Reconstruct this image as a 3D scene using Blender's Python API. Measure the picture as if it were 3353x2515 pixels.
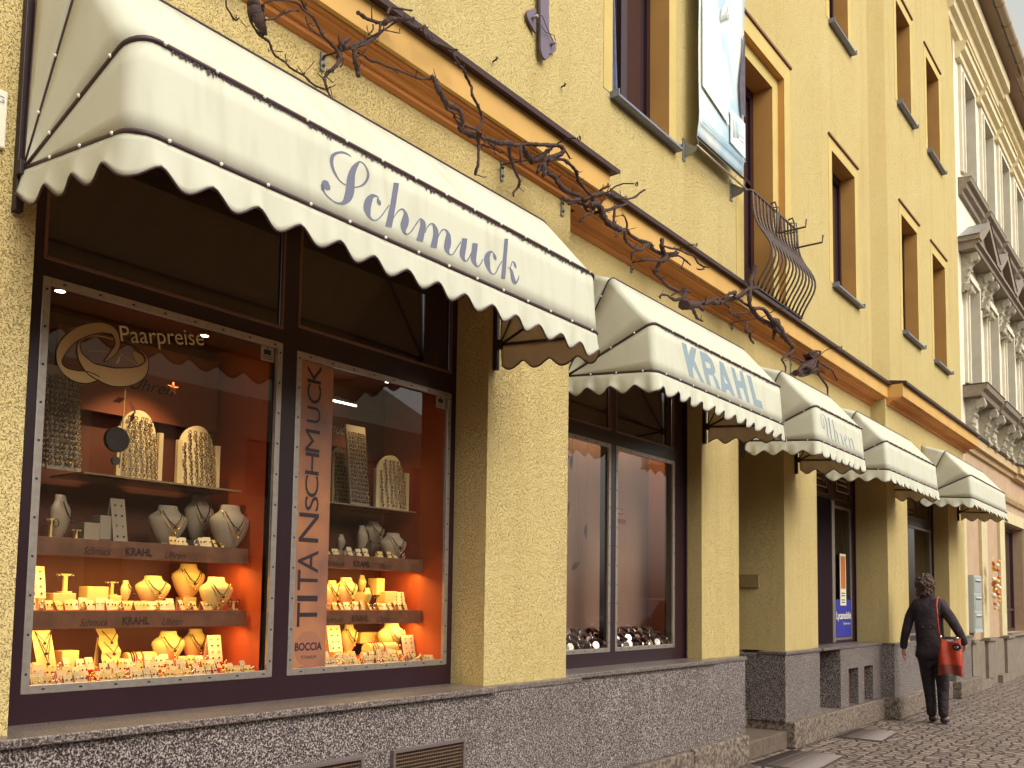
import bpy, bmesh, math, random
from mathutils import Vector, Matrix
random.seed(11)
PI=math.pi
sc=bpy.context.scene
for o in list(bpy.data.objects): bpy.data.objects.remove(o)
# ---------------------------------------------------------------- camera
FPX,CX,CY,W0,H0=3084.1,1676.5,1715.9,3353.0,2515.0
cam=bpy.data.cameras.new('camera'); cam.sensor_width=36.0; cam.lens=36.0*FPX/W0
cam.shift_x=(W0/2-CX)/W0; cam.shift_y=(CY-H0/2)/W0
cam.clip_end=400; cam.clip_start=0.05
co=bpy.data.objects.new('camera',cam); sc.collection.objects.link(co)
Crow=[(0.59817241,-0.80123719,0.01444782),(0.07218861,0.03592002,-0.99674398),(0.79810938,0.59726771,0.07932657)]
m=Matrix(((Crow[0][0],-Crow[1][0],-Crow[2][0]),(Crow[0][1],-Crow[1][1],-Crow[2][1]),(Crow[0][2],-Crow[1][2],-Crow[2][2]))).to_4x4()
m.translation=(0,0,1.38); co.matrix_world=m
sc.camera=co
# ---------------------------------------------------------------- sky, sun, exposure
SUN_EL,SUN_AZ=math.radians(40),math.radians(186)   # azimuth clockwise from +Y
world=bpy.data.worlds.new('World'); sc.world=world; world.use_nodes=True
nt=world.node_tree; nt.nodes.clear()
sky=nt.nodes.new('ShaderNodeTexSky'); sky.sky_type='NISHITA'; sky.sun_disc=False
sky.sun_elevation=SUN_EL; sky.sun_rotation=SUN_AZ; sky.dust_density=4.0; sky.air_density=1.0; sky.ozone_density=0.6
hs=nt.nodes.new('ShaderNodeHueSaturation'); hs.inputs['Saturation'].default_value=0.12
tint=nt.nodes.new('ShaderNodeMixRGB'); tint.blend_type='MULTIPLY'; tint.inputs[0].default_value=1; tint.inputs[2].default_value=(1.0,0.975,0.88,1)
bg=nt.nodes.new('ShaderNodeBackground'); bg.inputs['Strength'].default_value=0.15
ow=nt.nodes.new('ShaderNodeOutputWorld')
nt.links.new(sky.outputs[0],hs.inputs['Color']); nt.links.new(hs.outputs[0],tint.inputs[1]); nt.links.new(tint.outputs[0],bg.inputs[0]); nt.links.new(bg.outputs[0],ow.inputs[0])
sun=bpy.data.lights.new('sun','SUN'); sun.energy=0.6; sun.angle=math.radians(60); sun.color=(1.0,0.95,0.84)
so=bpy.data.objects.new('sun',sun); sc.collection.objects.link(so)
sd=Vector((math.sin(SUN_AZ)*math.cos(SUN_EL),math.cos(SUN_AZ)*math.cos(SUN_EL),math.sin(SUN_EL)))
so.rotation_euler=sd.to_track_quat('Z','Y').to_euler()
sc.view_settings.view_transform='Standard'; sc.view_settings.look='None'; sc.view_settings.exposure=0.78; sc.view_settings.gamma=1.0
sc.cycles.max_bounces=7; sc.cycles.transparent_max_bounces=10
sc.cycles.caustics_reflective=False; sc.cycles.caustics_refractive=False
# ---------------------------------------------------------------- materials
def srgb(r,g,b):
    f=lambda c:(c/255/12.92) if c/255<=0.04045 else ((c/255+0.055)/1.055)**2.4
    return (f(r),f(g),f(b),1)
def mat(name,col,rough=0.6,metal=0.0,spec=0.5,noise=None,bump=None,emit=None,alpha=None):
    """noise=(scale,amount,detail[,dark colour]); bump=(kind,scale,distance)"""
    M=bpy.data.materials.new(name); M.use_nodes=True; n=M.node_tree.nodes; l=M.node_tree.links
    b=n['Principled BSDF']; b.inputs['Base Color'].default_value=col; b.inputs['Roughness'].default_value=rough
    b.inputs['Metallic'].default_value=metal; b.inputs['Specular IOR Level'].default_value=spec
    tc=n.new('ShaderNodeTexCoord'); 
    if noise:
        t=n.new('ShaderNodeTexNoise'); t.inputs['Scale'].default_value=noise[0]; t.inputs['Detail'].default_value=noise[2]
        l.new(tc.outputs['Object'],t.inputs['Vector'])
        mx=n.new('ShaderNodeMixRGB'); mx.blend_type='MIX'
        rr=n.new('ShaderNodeMapRange'); rr.inputs['From Min'].default_value=0.35; rr.inputs['From Max'].default_value=0.65
        l.new(t.outputs['Fac'],rr.inputs['Value']); l.new(rr.outputs[0],mx.inputs[0])
        d=noise[3] if len(noise)>3 else tuple(c*(1-noise[1]) for c in col[:3])+(1,)
        mx.inputs[1].default_value=col; mx.inputs[2].default_value=d
        l.new(mx.outputs[0],b.inputs['Base Color'])
    if bump:
        bp=n.new('ShaderNodeBump'); bp.inputs['Distance'].default_value=bump[2]; bp.inputs['Strength'].default_value=1.0
        t2=n.new('ShaderNodeTexNoise'); t2.inputs['Scale'].default_value=bump[1]; t2.inputs['Detail'].default_value=3
        l.new(tc.outputs['Object'],t2.inputs['Vector']); l.new(t2.outputs['Fac'],bp.inputs['Height']); l.new(bp.outputs[0],b.inputs['Normal'])
    if emit: b.inputs['Emission Color'].default_value=emit[0]; b.inputs['Emission Strength'].default_value=emit[1]
    return M
def stucco(name,col,light,scale=95,dist=0.008):
    M=bpy.data.materials.new(name); M.use_nodes=True; n=M.node_tree.nodes; l=M.node_tree.links
    b=n['Principled BSDF']; b.inputs['Roughness'].default_value=0.9; b.inputs['Specular IOR Level'].default_value=0.15
    tc=n.new('ShaderNodeTexCoord')
    a=n.new('ShaderNodeTexNoise'); a.inputs['Scale'].default_value=scale; a.inputs['Detail'].default_value=2.5; a.inputs['Distortion'].default_value=1.1
    l.new(tc.outputs['Object'],a.inputs['Vector'])
    r=n.new('ShaderNodeMapRange'); r.inputs['From Min'].default_value=0.33; r.inputs['From Max'].default_value=0.47; l.new(a.outputs['Fac'],r.inputs['Value'])
    big=n.new('ShaderNodeTexNoise'); big.inputs['Scale'].default_value=1.3; big.inputs['Detail'].default_value=4; l.new(tc.outputs['Object'],big.inputs['Vector'])
    m1=n.new('ShaderNodeMixRGB'); m1.inputs[1].default_value=col; m1.inputs[2].default_value=light; l.new(big.outputs['Fac'],m1.inputs[0])
    sm=n.new('ShaderNodeMapping'); sm.inputs['Scale'].default_value=(2.6,2.6,0.22); l.new(tc.outputs['Object'],sm.inputs[0])
    st=n.new('ShaderNodeTexNoise'); st.inputs['Scale'].default_value=2.2; st.inputs['Detail'].default_value=8; st.inputs['Roughness'].default_value=.62; l.new(sm.outputs[0],st.inputs['Vector'])
    sr=n.new('ShaderNodeMapRange'); sr.inputs['From Min'].default_value=.5; sr.inputs['From Max'].default_value=.78; sr.inputs['To Max'].default_value=.55; l.new(st.outputs['Fac'],sr.inputs['Value'])
    m0=n.new('ShaderNodeMixRGB'); m0.blend_type='MULTIPLY'; m0.inputs[2].default_value=(.80,.74,.66,1); l.new(sr.outputs[0],m0.inputs[0]); l.new(m1.outputs[0],m0.inputs[1])
    m2=n.new('ShaderNodeMixRGB'); m2.blend_type='MULTIPLY'; m2.inputs[2].default_value=(0.62,0.52,0.38,1)
    inv=n.new('ShaderNodeMath'); inv.operation='SUBTRACT'; inv.inputs[0].default_value=1.0; l.new(r.outputs[0],inv.inputs[1])
    ml=n.new('ShaderNodeMath'); ml.operation='MULTIPLY'; ml.inputs[1].default_value=0.72; l.new(inv.outputs[0],ml.inputs[0])
    l.new(ml.outputs[0],m2.inputs[0]); l.new(m0.outputs[0],m2.inputs[1]); l.new(m2.outputs[0],b.inputs['Base Color'])
    bp=n.new('ShaderNodeBump'); bp.inputs['Distance'].default_value=dist; l.new(r.outputs[0],bp.inputs['Height']); l.new(bp.outputs[0],b.inputs['Normal'])
    return M
def granite(name,c0,c1,c2,scale=130,rough=0.35):
    M=bpy.data.materials.new(name); M.use_nodes=True; n=M.node_tree.nodes; l=M.node_tree.links
    b=n['Principled BSDF']; b.inputs['Roughness'].default_value=rough
    tc=n.new('ShaderNodeTexCoord'); a=n.new('ShaderNodeTexNoise'); a.inputs['Scale'].default_value=scale; a.inputs['Detail'].default_value=2; a.inputs['Distortion'].default_value=0.6
    l.new(tc.outputs['Object'],a.inputs['Vector'])
    r=n.new('ShaderNodeValToRGB'); e=r.color_ramp.elements; e[0].position=0.40; e[0].color=c0; e[1].position=0.62; e[1].color=c2
    k=r.color_ramp.elements.new(0.50); k.color=c1
    l.new(a.outputs['Fac'],r.inputs[0])
    big=n.new('ShaderNodeTexNoise'); big.inputs['Scale'].default_value=3; big.inputs['Detail'].default_value=5; l.new(tc.outputs['Object'],big.inputs['Vector'])
    mm=n.new('ShaderNodeMapRange'); mm.inputs['To Min'].default_value=0.7; mm.inputs['To Max'].default_value=1.25; l.new(big.outputs['Fac'],mm.inputs['Value'])
    mu=n.new('ShaderNodeMixRGB'); mu.blend_type='MULTIPLY'; mu.inputs[0].default_value=1; l.new(r.outputs[0],mu.inputs[1]); l.new(mm.outputs[0],mu.inputs[2]); l.new(mu.outputs[0],b.inputs['Base Color'])
    return M
def glass(name,tint,refl=0.10):
    M=bpy.data.materials.new(name); M.use_nodes=True; n=M.node_tree.nodes; l=M.node_tree.links; n.clear()
    t=n.new('ShaderNodeBsdfTransparent'); t.inputs[0].default_value=tint
    g=n.new('ShaderNodeBsdfGlossy'); g.inputs['Roughness'].default_value=0.01; g.inputs[0].default_value=(.9,.9,.9,1)
    f=n.new('ShaderNodeFresnel'); f.inputs['IOR'].default_value=1.5
    mp=n.new('ShaderNodeMapRange'); mp.inputs['To Min'].default_value=refl*0.3; mp.inputs['To Max'].default_value=0.9; l.new(f.outputs[0],mp.inputs['Value'])
    x=n.new('ShaderNodeMixShader'); o=n.new('ShaderNodeOutputMaterial')
    l.new(mp.outputs[0],x.inputs[0]); l.new(t.outputs[0],x.inputs[1]); l.new(g.outputs[0],x.inputs[2]); l.new(x.outputs[0],o.inputs[0])
    return M
def cobble(name):
    M=bpy.data.materials.new(name); M.use_nodes=True; n=M.node_tree.nodes; l=M.node_tree.links
    b=n['Principled BSDF']; b.inputs['Roughness'].default_value=0.5
    tc=n.new('ShaderNodeTexCoord')
    dn=n.new('ShaderNodeTexNoise'); dn.inputs['Scale'].default_value=2.0; l.new(tc.outputs['Object'],dn.inputs['Vector'])
    ad=n.new('ShaderNodeMixRGB'); ad.inputs[0].default_value=0.05; l.new(tc.outputs['Object'],ad.inputs[1]); l.new(dn.outputs['Color'],ad.inputs[2])
    v=n.new('ShaderNodeTexVoronoi'); v.feature='DISTANCE_TO_EDGE'; v.inputs['Scale'].default_value=9; v.inputs['Randomness'].default_value=0.65; l.new(ad.outputs[0],v.inputs['Vector'])
    v2=n.new('ShaderNodeTexVoronoi'); v2.inputs['Scale'].default_value=9; v2.inputs['Randomness'].default_value=0.65; l.new(ad.outputs[0],v2.inputs['Vector'])
    r=n.new('ShaderNodeMapRange'); r.inputs['From Max'].default_value=0.16; l.new(v.outputs['Distance'],r.inputs['Value'])
    cr=n.new('ShaderNodeValToRGB'); cr.color_ramp.elements[0].color=srgb(124,106,98); cr.color_ramp.elements[1].color=srgb(180,160,148)
    l.new(v2.outputs['Color'],cr.inputs[0])
    fine=n.new('ShaderNodeTexNoise'); fine.inputs['Scale'].default_value=60; fine.inputs['Detail'].default_value=4; l.new(tc.outputs['Object'],fine.inputs['Vector'])
    mj=n.new('ShaderNodeMixRGB'); mj.inputs[1].default_value=srgb(56,38,40); l.new(cr.outputs[0],mj.inputs[2]); l.new(r.outputs[0],mj.inputs[0])
    mf=n.new('ShaderNodeMixRGB'); mf.blend_type='MULTIPLY'; mf.inputs[0].default_value=0.5; l.new(mj.outputs[0],mf.inputs[1]); l.new(fine.outputs['Color'],mf.inputs[2]); l.new(mf.outputs[0],b.inputs['Base Color'])
    h=n.new('ShaderNodeMath'); h.operation='ADD'; l.new(r.outputs[0],h.inputs[0])
    sc_=n.new('ShaderNodeMath'); sc_.operation='MULTIPLY'; sc_.inputs[1].default_value=0.7; l.new(fine.outputs['Fac'],sc_.inputs[0]); l.new(sc_.outputs[0],h.inputs[1])
    bp=n.new('ShaderNodeBump'); bp.inputs['Distance'].default_value=0.02; l.new(h.outputs[0],bp.inputs['Height']); l.new(bp.outputs[0],b.inputs['Normal'])
    return M
def cloth(name,col,dirt):
    """awning canvas: faint weathering, grime streaks running down"""
    M=bpy.data.materials.new(name); M.use_nodes=True; n=M.node_tree.nodes; l=M.node_tree.links
    b=n['Principled BSDF']; b.inputs['Roughness'].default_value=0.75; b.inputs['Specular IOR Level'].default_value=0.2
    tc=n.new('ShaderNodeTexCoord'); mp=n.new('ShaderNodeMapping'); mp.inputs['Scale'].default_value=(9,2,1.6); l.new(tc.outputs['Object'],mp.inputs[0])
    a=n.new('ShaderNodeTexNoise'); a.inputs['Scale'].default_value=1.6; a.inputs['Detail'].default_value=7; l.new(mp.outputs[0],a.inputs['Vector'])
    r=n.new('ShaderNodeMapRange'); r.inputs['From Min'].default_value=0.48; r.inputs['From Max'].default_value=0.8; r.inputs['To Max'].default_value=0.8; l.new(a.outputs['Fac'],r.inputs['Value'])
    x=n.new('ShaderNodeMixRGB'); x.inputs[1].default_value=col; x.inputs[2].default_value=dirt; l.new(r.outputs[0],x.inputs[0]); l.new(x.outputs[0],b.inputs['Base Color'])
    f=n.new('ShaderNodeTexNoise'); f.inputs['Scale'].default_value=3.5; f.inputs['Detail'].default_value=3; l.new(tc.outputs['Object'],f.inputs['Vector'])
    bp=n.new('ShaderNodeBump'); bp.inputs['Distance'].default_value=0.012; bp.inputs['Strength'].default_value=0.4; l.new(f.outputs['Fac'],bp.inputs['Height']); l.new(bp.outputs[0],b.inputs['Normal'])
    tr=n.new('ShaderNodeBsdfTranslucent'); tr.inputs[0].default_value=(0.85,0.60,0.32,1); mxs=n.new('ShaderNodeMixShader'); mxs.inputs[0].default_value=0.24; om=[q for q in n if q.type=='OUTPUT_MATERIAL'][0]
    l.new(b.outputs[0],mxs.inputs[1]); l.new(tr.outputs[0],mxs.inputs[2]); l.new(mxs.outputs[0],om.inputs['Surface'])
    return M
STU=stucco('ochre_stucco',srgb(208,183,122),srgb(214,194,140),165,0.007)
STU_FINE=stucco('fine_ochre_stucco',srgb(201,179,119),srgb(209,191,139),140,0.005)
DEEP=mat('shaded_cornice_paint',srgb(192,124,62),0.8,noise=(3,0.12,5))  # cornice mouldings: underside shade below the fascia put into the colour
CORN=mat('ochre_cornice_paint',srgb(204,160,90),0.8,noise=(3,0.14,6))
ORANGE=mat('shaded_reveal_paint',srgb(198,148,80),0.8,noise=(3,0.12,5))  # window reveals: casing paint darkened, their shade painted in
YEL=mat('yellow_casing_paint',srgb(196,172,104),0.8,noise=(3,0.1,5))
GREYWALL=mat('pale_grey_plaster',srgb(226,218,198),0.85,noise=(2,0.12,5))
GREYTRIM=mat('grey_stone_trim',srgb(176,168,150),0.85,noise=(14,0.2,5),bump=(0,30,0.006))
CREAMTRIM=mat('cream_eaves_paint',srgb(226,210,170),0.8,noise=(4,0.1,4))
PINK=mat('dusty_pink_plaster',srgb(184,154,126),0.85,noise=(5,0.12,5))
PALE=mat('pale_cream_pilaster',srgb(205,190,150),0.85,noise=(6,0.12,5))
GRAN=granite('speckled_granite',srgb(36,23,31),srgb(80,67,70),srgb(182,173,166),135)
GRANS=granite('polished_granite_sill',srgb(62,48,50),srgb(100,88,86),srgb(150,142,134),150,0.3)
SAND=granite('worn_footing_stone',srgb(82,68,62),srgb(112,98,88),srgb(138,124,110),34,0.85)
COB=cobble('cobblestones')
TIM=mat('dark_brown_lacquered_timber',srgb(42,20,30),0.32,noise=(9,0.15,4))
TIM2=mat('dark_door_timber',srgb(60,36,40),0.4)
ALU=mat('brushed_aluminium',srgb(178,168,160),0.38,0.75,noise=(40,0.15,3))
IRON=mat('black_iron',srgb(50,36,40),0.5,0.3)
GALV=mat('galvanised_steel',srgb(150,150,145),0.5,0.7,noise=(60,0.3,3))
SILLM=mat('zinc_sill',srgb(122,126,146),0.4,0.4)
CLOTH=cloth('cream_awning_canvas',srgb(218,220,204),srgb(196,196,174))
CLOTHU=mat('awning_underside',srgb(222,196,150),0.8)
PIPE=mat('dark_brown_piping',srgb(62,40,44),0.5)
RIV=mat('white_rivet',srgb(235,232,220),0.4)
LETB=mat('blue_grey_lettering',srgb(100,102,122),0.6)
LETL=mat('pale_blue_lettering',srgb(134,150,162),0.6)
LETG=mat('grey_lettering',srgb(130,140,148),0.6)
BARK=mat('dry_vine_bark',srgb(74,52,48),0.9,noise=(35,0.45,5),bump=(0,60,0.01))
BLACKG=mat('dark_window_glass',srgb(40,26,32),0.06,spec=0.8)
GL=glass('shop_glass',(0.93,0.90,0.88,1),0.12)
ORWALL=mat('orange_display_panel',srgb(200,88,40),0.6,noise=(6,0.1,3))
BRWALL=mat('brown_display_back',srgb(118,66,48),0.6,noise=(6,0.15,3))
BOARD=mat('walnut_shelf_board',srgb(132,92,70),0.45,noise=(14,0.35,6))
LETD=mat('dark_shelf_lettering',srgb(46,28,30),0.5)
CREAM=mat('cream_velvet',srgb(232,202,124),0.7)
GREYV=mat('grey_leatherette',srgb(170,156,134),0.7)
WCARD=mat('white_price_card',srgb(232,212,164),0.6)
RED=mat('red_felt',srgb(196,40,26),0.8)
GOLD=mat('gold',srgb(226,186,96),0.22,1.0)
SILV=mat('silver_metal',srgb(214,208,198),0.2,1.0)
DKJ=mat('dark_jewel',srgb(60,30,30),0.3)
TAN=mat('gold_decal_print',srgb(170,132,78),0.5)
TAND=mat('dark_decal_print',srgb(52,30,28),0.5)
TXT=mat('pale_decal_lettering',srgb(206,184,134),0.5)
STRIP=mat('copper_poster_strip',srgb(178,120,84),0.35,0.2,noise=(3,0.3,3,srgb(110,78,76)))
BLK=mat('near_black_print',srgb(40,24,30),0.5)
WHITEP=mat('white_print',srgb(226,220,200),0.5)
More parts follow.
